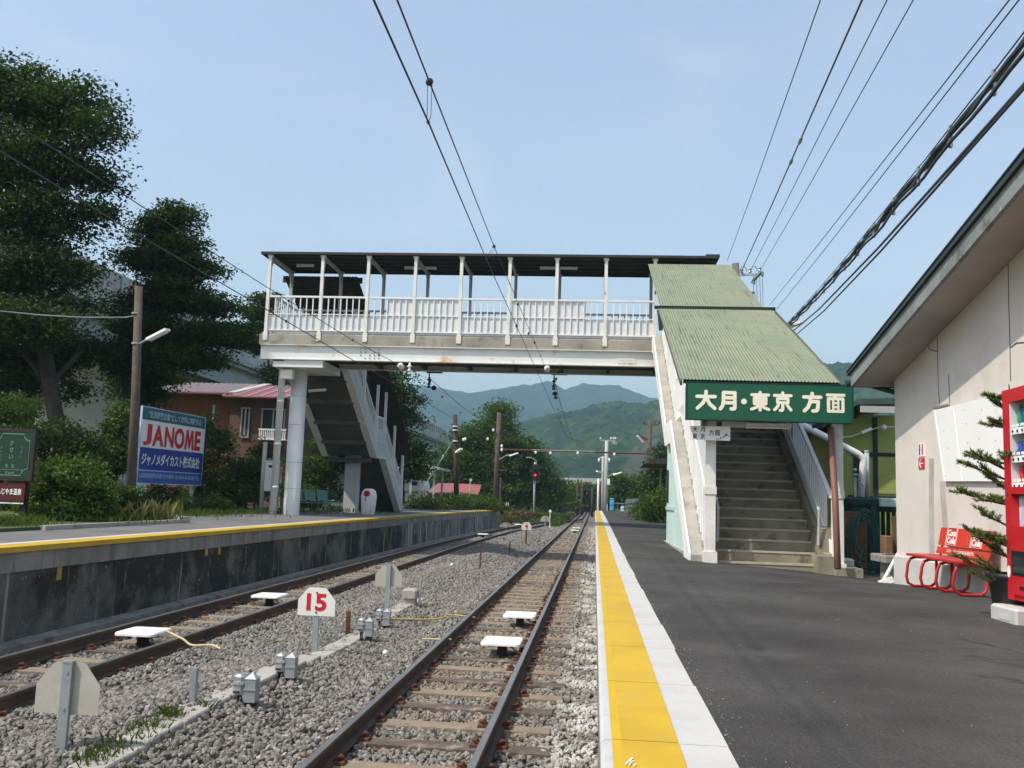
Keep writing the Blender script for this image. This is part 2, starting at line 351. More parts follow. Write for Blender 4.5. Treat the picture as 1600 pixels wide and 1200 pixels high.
    def mesh(s, name, mat=None):
        me = bpy.data.meshes.new(name); me.from_pydata(s.v, [], s.f)
        for m in (s.mats or [mat]):
            me.materials.append(MT[m] if isinstance(m, str) else m)
        if s.mats and len(s.mats) > 1: me.polygons.foreach_set('material_index', s.m)
        me.update(); return me

def tag(o, label=None, cat=None, group=None, kind=None):
    for k, v in (('label', label), ('category', cat), ('group', group), ('kind', kind)):
        if v: o[k] = v
    return o
def thing(name, label, cat, loc=(0, 0, 0), group=None):
    o = bpy.data.objects.new(name, None); COL.objects.link(o); o.location = loc; o.empty_display_size = .2
    return tag(o, label, cat, group)
def part(name, mb, mat, parent=None, smooth=False, label=None):
    me = mb if isinstance(mb, bpy.types.Mesh) else mb.mesh(name, mat)
    if smooth: me.polygons.foreach_set('use_smooth', [True] * len(me.polygons))
    o = bpy.data.objects.new(name, me); COL.objects.link(o)
    if parent is not None:
        o.parent = parent
        if parent.parent is None: o.matrix_parent_inverse = Matrix.Translation(-Vector(parent.location))
    if label: o['label'] = label
    return o
def single(name, mb, mat, label, cat, group=None, kind=None, smooth=False):
    return tag(part(name, mb, mat, None, smooth), label, cat, group, kind)
def struct(name, mb, mat, smooth=False, kind='structure'):
    return tag(part(name, mb, mat, None, smooth), kind=kind)
def kids(o): return [c for c in bpy.data.objects if c.parent == o]
def dup(root, loc, label=None, rotz=None, scale=None):
    def cp(o, par):
        c = o.copy(); COL.objects.link(c); c.parent = par; c.matrix_parent_inverse = o.matrix_parent_inverse.copy()
        for ch in kids(o): cp(ch, c)
        return c
    r = cp(root, None); r.location = loc
    if label: r['label'] = label
    if rotz is not None: r.rotation_euler.z = rotz
    if scale: r.scale = (scale,) * 3
    return r
def text(name, body, o, xdir, ydir, width, height, mat, parent, bold=0.0, depth=.003, label=None):
    """lettering fitted into width x height, lower-left corner o, xdir reading direction, ydir up"""
    c = bpy.data.curves.new(name, 'FONT'); c.body = body; c.offset = bold; c.extrude = .5; c.resolution_u = 3
    t = bpy.data.objects.new(name, c); COL.objects.link(t)
    dg = bpy.context.evaluated_depsgraph_get(); me = bpy.data.meshes.new_from_object(t.evaluated_get(dg), depsgraph=dg)
    bpy.data.objects.remove(t); bpy.data.curves.remove(c)
    co = np.empty(len(me.vertices) * 3); me.vertices.foreach_get('co', co); co = co.reshape(-1, 3)
    lo, hi = co.min(0), co.max(0); xd, yd = Vector(xdir).normalized(), Vector(ydir).normalized(); nd = xd.cross(yd)
    k = (co - lo) / np.maximum(hi - lo, 1e-6)
    P = np.array(o) + k[:, :1] * width * np.array(xd) + k[:, 1:2] * height * np.array(yd) + (k[:, 2:3]) * depth * np.array(nd)
    me.vertices.foreach_set('co', P.ravel()); me.materials.clear(); me.materials.append(MT[mat]); me.update()
    return part(name, me, None, parent, label=label)

# ------------------------------------------------------------------ foliage / stones (numpy)
def np_mesh(name, V, Fq, mat, k):
    me = bpy.data.meshes.new(name); nv, nf = len(V), len(Fq)
    me.vertices.add(nv); me.vertices.foreach_set('co', V.astype(np.float32).ravel())
    me.loops.add(nf * k); me.loops.foreach_set('vertex_index', Fq.astype(np.int32).ravel())
    me.polygons.add(nf); me.polygons.foreach_set('loop_start', np.arange(0, nf * k, k, dtype=np.int32))
    me.update(calc_edges=True); me.materials.append(MT[mat])
    a = me.attributes.new('sharp_face', 'BOOLEAN', 'FACE'); a.data.foreach_set('value', np.ones(nf, bool)); return me
def leaf_mesh(name, P, size, mat, rng, up=.6, aspect=.55, fold=.18):
    n = len(P); nrm = rng.normal(size=(n, 3)); nrm[:, 2] = np.abs(nrm[:, 2]) + up
    nrm /= np.linalg.norm(nrm, axis=1)[:, None]
    a = rng.normal(size=(n, 3)); a -= nrm * (a * nrm).sum(1)[:, None]; a /= np.linalg.norm(a, axis=1)[:, None]
    b = np.cross(nrm, a); s = (size * rng.uniform(.6, 1.3, n))[:, None]
    v0 = P - a * s * .5; v2 = P + a * s * .5; v1 = P + b * s * aspect * .5 + nrm * s * fold; v3 = P - b * s * aspect * .5 + nrm * s * fold
    V = np.stack([v0, v1, v2, v3], 1).reshape(-1, 3)
    return np_mesh(name, V, np.arange(4 * n).reshape(-1, 4), mat, 4)
def clump_points(blobs, n, rng, clump=.35, flat=.5, shell=.45, per=60):
    vol = np.array([b[1][0] * b[1][1] * b[1][2] for b in blobs]) ** .75; vol = vol / vol.sum(); out = []
    for (c, r), fr in zip(blobs, vol):
        m = max(3, int(n * fr / per)); d = rng.normal(size=(m, 3)); d /= np.linalg.norm(d, axis=1)[:, None]
        rad = rng.uniform(0, 1, m) ** shell; cc = np.array(c) + d * rad[:, None] * np.array(r)
        sz = rng.uniform(.5, 1.4, m) * clump
        idx = rng.integers(0, m, int(n * fr))
        gs = rng.normal(size=(len(idx), 3)); gl = np.linalg.norm(gs, axis=1); gs *= (np.minimum(gl, 1.9) / gl)[:, None]
        out.append(cc[idx] + gs * sz[idx][:, None] * np.array([1, 1, flat]))
    return np.concatenate(out)
def make_tree(name, label, cat, base, blobs, n, leaf, mat='leaf_dark', trunk_r=.2, trunk_pts=None, seed=1, clump=.35, flat=.5, group=None, shell=.45, limbs=True, per=60):
    rng = np.random.default_rng(seed); rd = random.Random(seed); base = Vector(base)
    t = thing(name, label, cat, base, group)
    tp = [Vector(p) for p in trunk_pts] if trunk_pts else [base, base + Vector((rd.uniform(-.1, .1), 0, 1)) * (max(b[0][2] for b in blobs) - base.z) * .45]
    m = MB(); k = len(tp); m.tube([tp[0] - Vector((0, 0, .15))] + tp, [trunk_r * 1.35] + [trunk_r * (1 - .5 * i / max(1, k - 1)) for i in range(k)], 9)
    part('trunk', m, 'bark', t, True)
    if limbs:
        lb = MB()
        for c, r in blobs:
            c = Vector(c); s = min(tp[1:] or tp, key=lambda p: (p - c).length + (0 if p.z < c.z else 2))
            mid = s.lerp(c, .5) + Vector((rd.uniform(-.2, .2), rd.uniform(-.2, .2), .12 * (c - s).length))
            lb.tube([s, mid, c], [trunk_r * .42, trunk_r * .28, trunk_r * .1], 6)
            for q in range(4):
                e = c + Vector([rd.uniform(-.85, .85) * r[i] for i in range(3)])
                lb.tube([mid.lerp(c, .4 + .15 * q), c.lerp(e, .5) + Vector((0, 0, .1)), e], [trunk_r * .16, trunk_r * .1, trunk_r * .04], 5)
        part('limb', lb, 'bark', t, True)
    P = clump_points(blobs, n, rng, clump, flat, shell, per); P = P[P[:, 2] > base.z + .05]
    part('crown', leaf_mesh('crown', P, leaf, mat, rng), mat, t)
    return t
def make_bush(name, label, cat, blobs, n, leaf, mat='leaf_mid', seed=1, clump=.16, flat=.8, group=None, zmin=None, kind=None):
    rng = np.random.default_rng(seed); P = clump_points(blobs, n, rng, clump, flat, .35, 40)
    if zmin is not None: P[:, 2] = np.maximum(P[:, 2], zmin + rng.uniform(0, .12, len(P)))
    z0 = min(b[0][2] - b[1][2] for b in blobs) if zmin is None else zmin
    t = thing(name, label, cat, (blobs[0][0][0], blobs[0][0][1], z0), group)
    st = MB(); rd = random.Random(seed)
    for c, r in blobs:
        for q in range(5):
            e = Vector(c) + Vector([rd.uniform(-.7, .7) * r[i] for i in range(3)])
            st.tube([(c[0] + rd.uniform(-.1, .1), c[1], z0 - .05), Vector(c).lerp(e, .4), e], [.02, .014, .006], 5)
    part('stem', st, 'bark', t)
    part('foliage', leaf_mesh('foliage', P, leaf, mat, rng, up=.5), mat, t)
    return t
def blades(name, P, h, mat, rng, lean=.35, wd=.012):
    n = len(P); hh = h * rng.uniform(.5, 1.2, n); th = rng.uniform(0, 2 * np.pi, n); ln = rng.uniform(.1, 1, n) * lean * hh
    d = np.stack([np.cos(th), np.sin(th), 0 * th], 1); s = np.stack([-np.sin(th), np.cos(th), 0 * th], 1) * wd
    up = np.array([0, 0, 1.])
    a = P - s; b = P + s; m1 = P + d * (ln * .35)[:, None] + up * (hh * .6)[:, None]; tip = P + d * ln[:, None] + up * hh[:, None]
    V = np.stack([a, b, m1 + s * .7, tip, m1 - s * .7], 1).reshape(-1, 3)
    return np_mesh(name, V, np.arange(5 * n).reshape(-1, 5), mat, 5)

# ================================================================== SETTING
LZ = .12                                    # left platform level
def zr(y):                                  # right platform rises a little along the track
    return float(np.interp(y, [-20, 15, 33, 66], [0, 0, .14, .27]))
def g(x, y):                                # asphalt apron, falling away towards the stairs' foot
    s = min(1, max(0, (y - 11) / 6)); s = s * s * (3 - 2 * s)
    e = min(1, max(0, (34 - y) / 12))
    return zr(y) - .06 * max(0, min(x, 4.6) - .6) * s * e
gm = MB(); gm.quad((-4000, -60, -1.35), (4000, -60, -1.35), (4000, 4200, -1.35), (-4000, 4200, -1.35))
struct('ground', gm, 'grass_ground')

# curve of the left track beyond y = 30
def lx(y): return -5.66 if y < 30 else -5.66 + .00085 * (y - 30) ** 2 * (1 if y < 70 else 1)
def lxe(y): return min(lx(y), -1.9)
RX = -1.37                                  # near track centre

# ballast: cross section swept along y
def bz(x, y):
    c = min(abs(x - RX), abs(x - lxe(y)))
    mid = math.exp(-((x + 3.5) / .75) ** 2) * (.14 + .07 * math.sin(y * .31) + .05 * math.sin(y * .83 + 1))
    c1 = min(abs(x - RX + .85), abs(x - lxe(y) - .85), abs(x - lxe(y) + .85)); 
    mid += .055 * math.exp(-(c1 / .22) ** 2)
    return -1.115 + mid * (1 if y < 60 else 0) - .03 * (1 if c > 1.15 and abs(x + 3.5) > 1.2 else 0)
bm_ = MB(); xs = np.linspace(-7.3, .13, 60); ys = list(np.linspace(2.5, 40, 110)) + list(np.linspace(41, 260, 60))
vs = []; 
for y in ys:
    for x in xs:
        vs.append((x if y < 66 else x * (1 + (y - 66) * .004), y, bz(x, y) - .02 + .012 * mnoise.noise((x * 6, y * 6, 0)) - (0 if y < 66 else .0)))
nx = len(xs); fs = [(j * nx + i, j * nx + i + 1, (j + 1) * nx + i + 1, (j + 1) * nx + i) for j in range(len(ys) - 1) for i in range(nx - 1)]
bm_.add(vs, fs); struct('ballast_bed', bm_, 'bed_mix', True)

# loose ballast stones
def make_stones():
    rng = np.random.default_rng(5)
    t = (1 + 5 ** .5) / 2
    ico = np.array([(-1, t, 0), (1, t, 0), (-1, -t, 0), (1, -t, 0), (0, -1, t), (0, 1, t), (0, -1, -t), (0, 1, -t), (t, 0, -1), (t, 0, 1), (-t, 0, -1), (-t, 0, 1)]) / math.hypot(1, t)
    icf = np.array([(0, 11, 5), (0, 5, 1), (0, 1, 7), (0, 7, 10), (0, 10, 11), (1, 5, 9), (5, 11, 4), (11, 10, 2), (10, 7, 6), (7, 1, 8), (3, 9, 4), (3, 4, 2), (3, 2, 6), (3, 6, 8), (3, 8, 9), (4, 9, 5), (2, 4, 11), (6, 2, 10), (8, 6, 7), (9, 8, 1)])
    P = []; S = []
    for (y0, y1, dens, s0, s1) in ((3.2, 14, 800, .014, .029), (14, 24, 520, .016, .032), (24, 40, 190, .026, .045), (40, 75, 60, .035, .065)):
        n = int(7.2 * (y1 - y0) * dens); x = rng.uniform(-7.15, .08, n); y = rng.uniform(y0, y1, n)
        P.append(np.stack([x, y], 1)); S.append(rng.uniform(s0, s1, n))
    P = np.concatenate(P); S = np.concatenate(S); x, y = P[:, 0], P[:, 1]
    keep = np.ones(len(P), bool)
    for cx in (RX, -5.66):
        dx = np.abs(x - cx); keep &= ~((np.abs(dx - .565) < .075) & (y < 80))
        sl = np.abs(((y - 3.0) / .68) % 1 * .68 - .34) > .23       # over a sleeper
        keep &= ~((dx < 1.02) & sl & (rng.uniform(size=len(P)) < np.where(dx < .5, .86, .6)))
    tr = np.abs(x + 3.28) < .15
    keep &= ~(tr & (y < 17.5) & (np.sin(y * 1.1 + .8) > .1) & (rng.uniform(size=len(P)) < .62))
    P, S = P[keep], S[keep]; n = len(P)
    z = np.array([bz(a, b) for a, b in P]) + rng.uniform(-.014, .02, n)
    c = np.column_stack([P, z])
    q = rng.normal(size=(n, 4)); q /= np.linalg.norm(q, axis=1)[:, None]; a, b, cc, d = q.T
    Rm = np.stack([np.stack([1 - 2 * (cc * cc + d * d), 2 * (b * cc - d * a), 2 * (b * d + cc * a)], -1), np.stack([2 * (b * cc + d * a), 1 - 2 * (b * b + d * d), 2 * (cc * d - b * a)], -1), np.stack([2 * (b * d - cc * a), 2 * (cc * d + b * a), 1 - 2 * (b * b + cc * cc)], -1)], 1)
    loc = np.sign(ico[None]) * np.abs(ico[None]) ** .75 * rng.uniform(.68, 1.28, (n, 12, 1)) * (rng.uniform(.6, 1.3, (n, 1, 3)) * S[:, None, None])
    V = np.einsum('nij,nkj->nki', Rm, loc) + c[:, None]
    Fc = icf[None] + (np.arange(n) * 12)[:, None, None]
    me = np_mesh('ballast_stones', V.reshape(-1, 3), Fc.reshape(-1, 3), 'stone_mix', 3)
    o = part('ballast_stones', me, None); tag(o, 'loose grey ballast stones around the tracks', 'gravel', kind='stuff')
make_stones()

# concrete cable trough lids half buried between the tracks
tb = MB()
for k in range(22):
    y = 4.2 + k * .62; z = bz(-3.28, y) + .012
    tb.bbox((-3.41 + .01 * math.sin(k * 3), y, z - .06), (-3.15 + .01 * math.sin(k * 3), y + .6, z + .012 + .008 * math.sin(k * 5)), .012)
struct('cable_trough', tb, 'concrete')

# near platform: wall, kerb, painted slabs, asphalt
Ys = [-4, 0, 3, 5, 7, 9, 11, 12, 13, 14, 15, 16, 17, 18, 20, 22, 25, 28, 31, 35, 40, 46, 52, 58, 66]
def strip(xa, xb, dz, mat, name, step=None):
    m = MB(); 
    for y0, y1 in zip(Ys[:-1], Ys[1:]):
        m.quad((xa, y0, zr(y0) + dz), (xb, y0, zr(y0) + dz), (xb, y1, zr(y1) + dz), (xa, y1, zr(y1) + dz))
    return struct(name, m, mat)
wl = MB()
for y0, y1 in zip(Ys[:-1], Ys[1:]):
    wl.add([(.075, y0, -1.5), (.075, y1, -1.5), (.085, y1, zr(y1) - .10), (.085, y0, zr(y0) - .10)], [(0, 3, 2, 1)])
wl.quad((.075, 66, -1.5), (3.6, 66, -1.5), (3.6, 66, .2), (.075, 66, .17))
struct('platform_wall', wl, 'platform_wall')
for i, k in enumerate(range(0, 66, 1)):
    pass
sl = MB(); y = -1.0
while y < 66:                                # real edge slabs, a metre long with open joints
    y1 = y + 1.2; a, b = zr(y), zr(y1); j = .004; dx = .005 * math.sin(y * 7.3) if y < 30 else 0
    vs = [(.045, y + j, a - .10), (.535 + dx, y + j, a - .10), (.535 + dx, y1 - j, b - .10), (.045, y1 - j, b - .10),
          (.045, y + j, a - .012), (.535 + dx, y + j, a + .004), (.535 + dx, y1 - j, b + .004), (.045, y1 - j, b - .012), (.06, y + j, a + .004), (.06, y1 - j, b + .004)]
    sl.add(vs, [(0, 3, 2, 1), (8, 5, 6, 9), (4, 8, 9, 7), (0, 4, 7, 3), (1, 2, 6, 5), (0, 1, 5, 8, 4), (2, 3, 7, 9, 6)])
    y = y1
struct('platform_edge_slabs', sl, 'edge_slab')
yl = MB(); yb = MB(); y = -1.0
while y < 66:
    a, b = zr(y) + .008, zr(y + 1.2) + .008; j = .003; dx = .003 * math.sin(y * 5.1)
    yl.quad((.125, y + j, a), (.345 + dx, y + j, a), (.345 + dx, y + 1.2 - j, b), (.125, y + 1.2 - j, b)); yb.quad((.088, y + j, a + .0002), (.125, y + j, a + .0002), (.125, y + 1.2 - j, b + .0002), (.088, y + 1.2 - j, b + .0002)); y += 1.2
struct('yellow_line', yl, 'yellow_line'); struct('yellow_line_border', yb, 'yellow_dark')
# small painted foot mark on the yellow line, only its top strokes in the frame
fm = MB()
for p, q in (((.130, 3.44), (.158, 3.53)), ((.142, 3.43), (.150, 3.47)), ((.150, 3.485), (.163, 3.49)), ((.160, 3.43), (.166, 3.45))):
    fm.bar((p[0], p[1], .0125), (q[0], q[1], .0125), .006, .002)
struct('painted_mark', fm, 'white')
ap = MB(); axs = [.528, .9, 1.4, 1.9, 2.5, 3.1, 3.7, 4.3, 4.7, 6.5, 9, 13]; vs = []
ays = [-4, 0, 3, 5, 7, 9, 10, 11, 12, 13, 14, 15, 16, 17, 18, 20, 22, 25, 28, 31, 35, 40, 46, 52, 58, 66]
for y in ays:
    wmax = 13 if y <= 25 else float(np.interp(y, [25, 31, 36, 66], [13, 4.6, 3.1, 1.9]))
    for k, x in enumerate(axs):
        xx = x if wmax >= 13 else .528 + (wmax - .528) * k / (len(axs) - 1)
        vs.append((xx, y, g(xx, y) + .001 + .006 * mnoise.noise((xx * .9, y * .7, 3))))
nx = len(axs); ap.add(vs, [(j * nx + i, j * nx + i + 1, (j + 1) * nx + i + 1, (j + 1) * nx + i) for j in range(len(ays) - 1) for i in range(nx - 1)])
struct('asphalt_platform', ap, 'asphalt', True)
def grit():
    rng = np.random.default_rng(21); n = 520; x = np.where(rng.uniform(size=n) < .55, .545 + rng.exponential(.035, n), rng.uniform(.6, 4.2, n)); y = rng.uniform(3, 15, n); s = rng.uniform(.0022, .0055, n); m = MB()
    for a, b, r in zip(x, y, s):
        z = g(a, b) + .004; k = rng.uniform(.6, 1.3, 6) * r
        m.add([(a - k[0], b, z), (a, b - k[1], z), (a + k[2], b, z), (a, b + k[3], z), (a, b, z + k[4]), (a, b, z - .003)], [(0, 1, 4), (1, 2, 4), (2, 3, 4), (3, 0, 4), (1, 0, 5), (2, 1, 5), (3, 2, 5), (0, 3, 5)])
    tag(part('grit', m, 'stone_mix'), 'loose grit on the asphalt beside the white edge slabs', 'grit', kind='stuff')
grit()
rk = MB()                                    # pale kerb at the far right edge of the platform
for y0, y1 in ((36, 44), (44, 52), (52, 62)):
    x0, x1 = [float(np.interp(q, [25, 31, 36, 66], [13, 4.6, 3.1, 1.9])) for q in (y0, y1)]
    rk.bar((x0, y0, zr(y0) + .03), (x1, y1, zr(y1) + .03), .12, .12)
struct('platform_kerb', rk, 'edge_slab')
rg = MB(); rg.box((3.0, 25.5, -1.4), (60, 140, -.02)); rg.box((13, -30, -1.4), (60, 25.4, -.3))
struct('right_terrain', rg, 'grass_ground')

# left platform: body, wall, cap, stripe, paving
def lpx(y): return float(np.interp(y, [0, 35, 45, 55, 64], [-7.22, -7.2, -7.08, -6.8, -6.42]))
LY = [-6, 0, 5, 10, 15, 20, 25, 30, 35, 40, 45, 50, 55, 60, 64]
lw = MB(); lc = MB(); ly = MB(); lyt = MB(); lp = MB(); lwf = MB()
for y0, y1 in zip(LY[:-1], LY[1:]):
    a, b = lpx(y0), lpx(y1)
    (lw if y1 <= 35 else lwf).quad((a - .02, y0, -1.4), (a - .02, y0, LZ - .32), (b - .02, y1, LZ - .32), (b - .02, y1, -1.4))
    lc.add([(a, y0, LZ - .32), (a, y0, LZ - .07), (a - .5, y0, LZ - .07), (b, y1, LZ - .32), (b, y1, LZ - .07), (b - .5, y1, LZ - .07), (a - .02, y0, LZ - .32), (b - .02, y1, LZ - .32)], [(0, 3, 4, 1), (1, 4, 5, 2), (6, 7, 3, 0)])
    ly.add([(a + .03, y0, LZ - .07), (a + .03, y0, LZ), (a - .3, y0, LZ + .002), (b + .03, y1, LZ - .07), (b + .03, y1, LZ), (b - .3, y1, LZ + .002)], [(0, 3, 4, 1), (1, 4, 5, 2)])
    lyt.quad((a - .3, y0, LZ + .003), (b - .3, y1, LZ + .003), (b - .48, y1, LZ + .003), (a - .48, y0, LZ + .003))
    lp.quad((a - .48, y0, LZ), (b - .48, y1, LZ), (-13.2, y1, LZ + .05), (-13.2, y0, LZ + .05))
lw.quad((-7.24, -6, -1.4), (-12, -6, -1.4), (-12, -6, .1), (-7.24, -6, .1))
lwf.quad((-6.44, 64, -1.4), (-12, 64, -1.4), (-12, 64, LZ - .05), (-6.44, 64, LZ - .05))
struct('left_platform_wall', lw, 'wall_dark'); struct('left_platform_wall', lwf, 'wall_far')
struct('left_platform_cap', lc, 'wall_cap'); struct('left_yellow_line', ly, 'yellow_line'); struct('left_white_line', lyt, 'edge_slab')
struct('left_platform_paving', lp, 'old_asphalt')
fo = MB(); 
for y0, y1 in zip(LY[:-1], LY[1:]):
    fo.add([(lpx(y0) + .0, y0, -1.4), (lpx(y0) + .28, y0, -1.4), (lpx(y0) + .26, y0, -1.05), (lpx(y0), y0, -1.04), (lpx(y1) + .0, y1, -1.4), (lpx(y1) + .28, y1, -1.4), (lpx(y1) + .26, y1, -1.05), (lpx(y1), y1, -1.04)], [(1, 5, 6, 2), (2, 6, 7, 3)])
struct('wall_footing', fo, 'wall_cap')
lt = MB(); lt.add([(-9.25, -8, .19), (-9.25, 20.6, .19), (-13.0, 25.5, .2), (-13.0, 70, .2), (-80, 70, .2), (-80, -8, .2)], [(0, 1, 2, 3, 4, 5)])
lt.add([(-9.25, -8, -.1), (-9.25, 20.6, -.1), (-9.25, 20.6, .19), (-9.25, -8, .19)], [(0, 1, 2, 3)])
struct('left_terrain', lt, 'grass_ground')
kb = MB(); kb.bar((-9.3, 20.7, .16), (-12.6, 24.9, .16), .16, .2); kb.bar((-12.6, 24.9, .16), (-13.0, 36, .16), .16, .2); kb.bar((-9.22, 15, .15), (-9.22, 20.6, .15), .12, .12)
struct('planting_kerb', kb, 'concrete')
# yellow paint marks on the left platform wall
pmk = MB()
for u, v, h in ((95, 889, .3), (324, 860, .2), (344, 857, .22), (600, 850, .75)):
    p = atx(u, v, lpx(20) + .002); pmk.cbox((lpx(p.y) - .012, p.y, p.z), (.012, .11, h))
struct('wall_paint_marks', pmk, 'old_yellow')

# hills
def smooth_pts(q, k=5):
    q = [Vector(p) for p in q]; out = []
    for i in range(len(q) - 1):
        p0, p1, p2, p3 = q[max(0, i - 1)], q[i], q[i + 1], q[min(len(q) - 1, i + 2)]
        for j in range(k): t = j / k; out.append(.5 * ((2 * p1) + (p2 - p0) * t + (2 * p0 - 5 * p1 + 4 * p2 - p3) * t * t + (3 * p1 - p0 - 3 * p2 + p3) * t ** 3))
    return out + [q[-1]]
def hill(name, rows, us, ridge, y0, y1, base_z, mat, nscale, namp, sub, kind='structure', back=1.25, ys_=.22):
    uu = np.linspace(us[0], us[1], sub[0]); tt = np.linspace(0, back, sub[1]); vs = []
    ru = [p[0] for p in ridge]; rv = [p[1] for p in ridge]
    for t in tt:
        y = y0 + t * (y1 - y0)
        for u in uu:
            v = float(np.interp(u, ru, rv)); top = aty(u, v, y1).z
            d = _ray(u, 783 + (u - 929) * .034); x = d.x / d.y * y
            if t <= 1: z = base_z + (top - base_z) * (t ** .85)
            else: z = top - (top - base_z) * (t - 1) * 1.2
            n = mnoise.fractal((x * nscale, y * nscale, .3), 1.0, 2.0, 3)
            n2 = mnoise.noise((x * nscale * 8, y * nscale * 8, 1.3)) + .8 * mnoise.noise((x * nscale * 17, y * nscale * 17, 2.3)); n3 = mnoise.noise((x * nscale * .25, y * nscale * .25, 4))
            vs.append((x, y + n3 * (y1 - y0) * ys_ * min(t, 1), z + (n * namp + n2 * namp * .5) * min(1, t * 4)))
    nx = len(uu); m = MB(); m.add(vs, [(j * nx + i, j * nx + i + 1, (j + 1) * nx + i + 1, (j + 1) * nx + i) for j in range(len(tt) - 1) for i in range(nx - 1)])
    return struct(name, m, mat, True, kind)
def forest_mat(name, s, scar=False):
    m, nt, b, co = new_mat(name)
    v = nt.nodes.new('ShaderNodeTexVoronoi'); v.inputs['Scale'].default_value = s; nt.links.new(co, v.inputs['Vector'])
    sep = nt.nodes.new('ShaderNodeSeparateColor'); nt.links.new(v.outputs['Color'], sep.inputs[0])
    c = mixn(nt, sep.outputs[0], (.010, .027, .010), (.034, .066, .017))
    c = mixn(nt, rampn(nt, noisen(nt, co, s * .12, 4), .42, .62, 0, .8), c, (.008, .022, .011))
    c = mixn(nt, rampn(nt, noisen(nt, co, s * .25, 3), .58, .72, 0, .6), c, (.045, .078, .02))
    if scar:
        sx = nt.nodes.new('ShaderNodeSeparateXYZ'); nt.links.new(co, sx.inputs[0])
        # a felled strip that climbs the slope to the right
        ma = nt.nodes.new('ShaderNodeMath'); ma.operation = 'MULTIPLY_ADD'; nt.links.new(sx.outputs[2], ma.inputs[0]); ma.inputs[1].default_value = -.62; nt.links.new(sx.outputs[0], ma.inputs[2])
        nz = nt.nodes.new('ShaderNodeMath'); nz.operation = 'MULTIPLY_ADD'; nt.links.new(noisen(nt, co, .03, 3), nz.inputs[0]); nz.inputs[1].default_value = 16; nt.links.new(ma.outputs[0], nz.inputs[2])
        a = rampn(nt, nz.outputs[0], 8, 12); d = rampn(nt, nz.outputs[0], 18, 23, 1, 0)
        mu = nt.nodes.new('ShaderNodeMath'); mu.operation = 'MULTIPLY'; nt.links.new(a, mu.inputs[0]); nt.links.new(d, mu.inputs[1])
        m3 = nt.nodes.new('ShaderNodeMath'); m3.operation = 'MULTIPLY'; nt.links.new(mu.outputs[0], m3.inputs[0]); m3.inputs[1].default_value = .42
        c = mixn(nt, m3.outputs[0], c, (.10, .082, .052))
    nt.links.new(c, b.inputs['Base Color']); b.inputs['Roughness'].default_value = .95; b.inputs['Specular IOR Level'].default_value = .1
    bn = nt.nodes.new('ShaderNodeBump'); bn.inputs['Strength'].default_value = 1; bn.inputs['Distance'].default_value = .35 / s
    nt.links.new(v.outputs['Distance'], bn.inputs['Height']); bn.invert = True; nt.links.new(bn.outputs[0], b.inputs['Normal'])
    return m
MT['forest_near'] = forest_mat('forest_near', .10, True); MT['forest_far'] = forest_mat('forest_far', .06)
ridge_far = [(-600, 640), (0, 620), (500, 606), (640, 602), (665, 603), (690, 607), (725, 614), (750, 611), (780, 607), (812, 601), (825, 603), (852, 598), (865, 604), (880, 610), (890, 606), (909, 598), (927, 600), (965, 601), (990, 611), (1015, 620), (1200, 640), (1700, 650), (2200, 660)]
hill('far_mountain', 0, (-600, 2200), ridge_far, 1250, 2500, -1, 'forest_far', .008, 6, (520, 110), ys_=.08)
ridge_near = [(560, 790), (690, 740), (760, 700), (822, 664), (865, 648), (902, 638), (940, 626), (977, 621), (1015, 618), (1100, 604), (1200, 585), (1275, 568), (1300, 566), (1325, 571), (1400, 575), (1600, 590), (2100, 640)]
hill('near_hill', 0, (560, 2100), ridge_near, 430, 960, -1, 'forest_near', .020, 5.5, (560, 170))

# ================================================================== TRACKS
def rail_profile(): return [(-.064, 0), (.064, 0), (.064, .012), (.012, .03), (.012, .10), (.033, .112), (.033, .142), (.026, .15), (-.026, .15), (-.033, .142), (-.033, .112), (-.012, .10), (-.012, .03), (-.064, .012)]
def rail_mesh(xf, ys):
    pr = rail_profile(); n = len(pr); m = MB(); m.mats = ['rail_rust', 'rail_top']; vs = []; fs = []; mi = []
    for y in ys:
        for a, b in pr: vs.append((xf(y) + a, y, -1.07 + b))
    for j in range(len(ys) - 1):
        for i in range(n):
            k = (i + 1) % n; m.f.append((j * n + i, j * n + k, (j + 1) * n + k, (j + 1) * n + i)); m.m.append(1 if i in (7,) else 0)
    m.v = vs; m.f.append(tuple(range(n))); m.m.append(0); return m
def sleeper_mesh(seed):
    rd = random.Random(seed); m = MB(); m.bbox((-1.05 + rd.uniform(-.04, .04), -.1, -.14), (1.05 + rd.uniform(-.04, .04), .1, 0), .008)
    return m.mesh('sleeper', None)
def clip_mesh():
    m = MB(); m.cbox((.105, 0, .012), (.09, .12, .022)); m.cyl((.11, 0, .02), (.11, 0, .06), .02, 6)
    m.tube([(.07, -.03, .02), (.1, -.03, .055), (.135, 0, .045), (.1, .03, .055), (.07, .03, .02)], .011, 5)
    return m.mesh('rail_clip', 'rust')
SLM = []
for k in range(6):
    me = sleeper_mesh(k); me.materials.clear(); me.materials.append(MT['sleeper_sand' if k % 2 else 'sleeper_wood']); SLM.append(me)
CLM = clip_mesh()
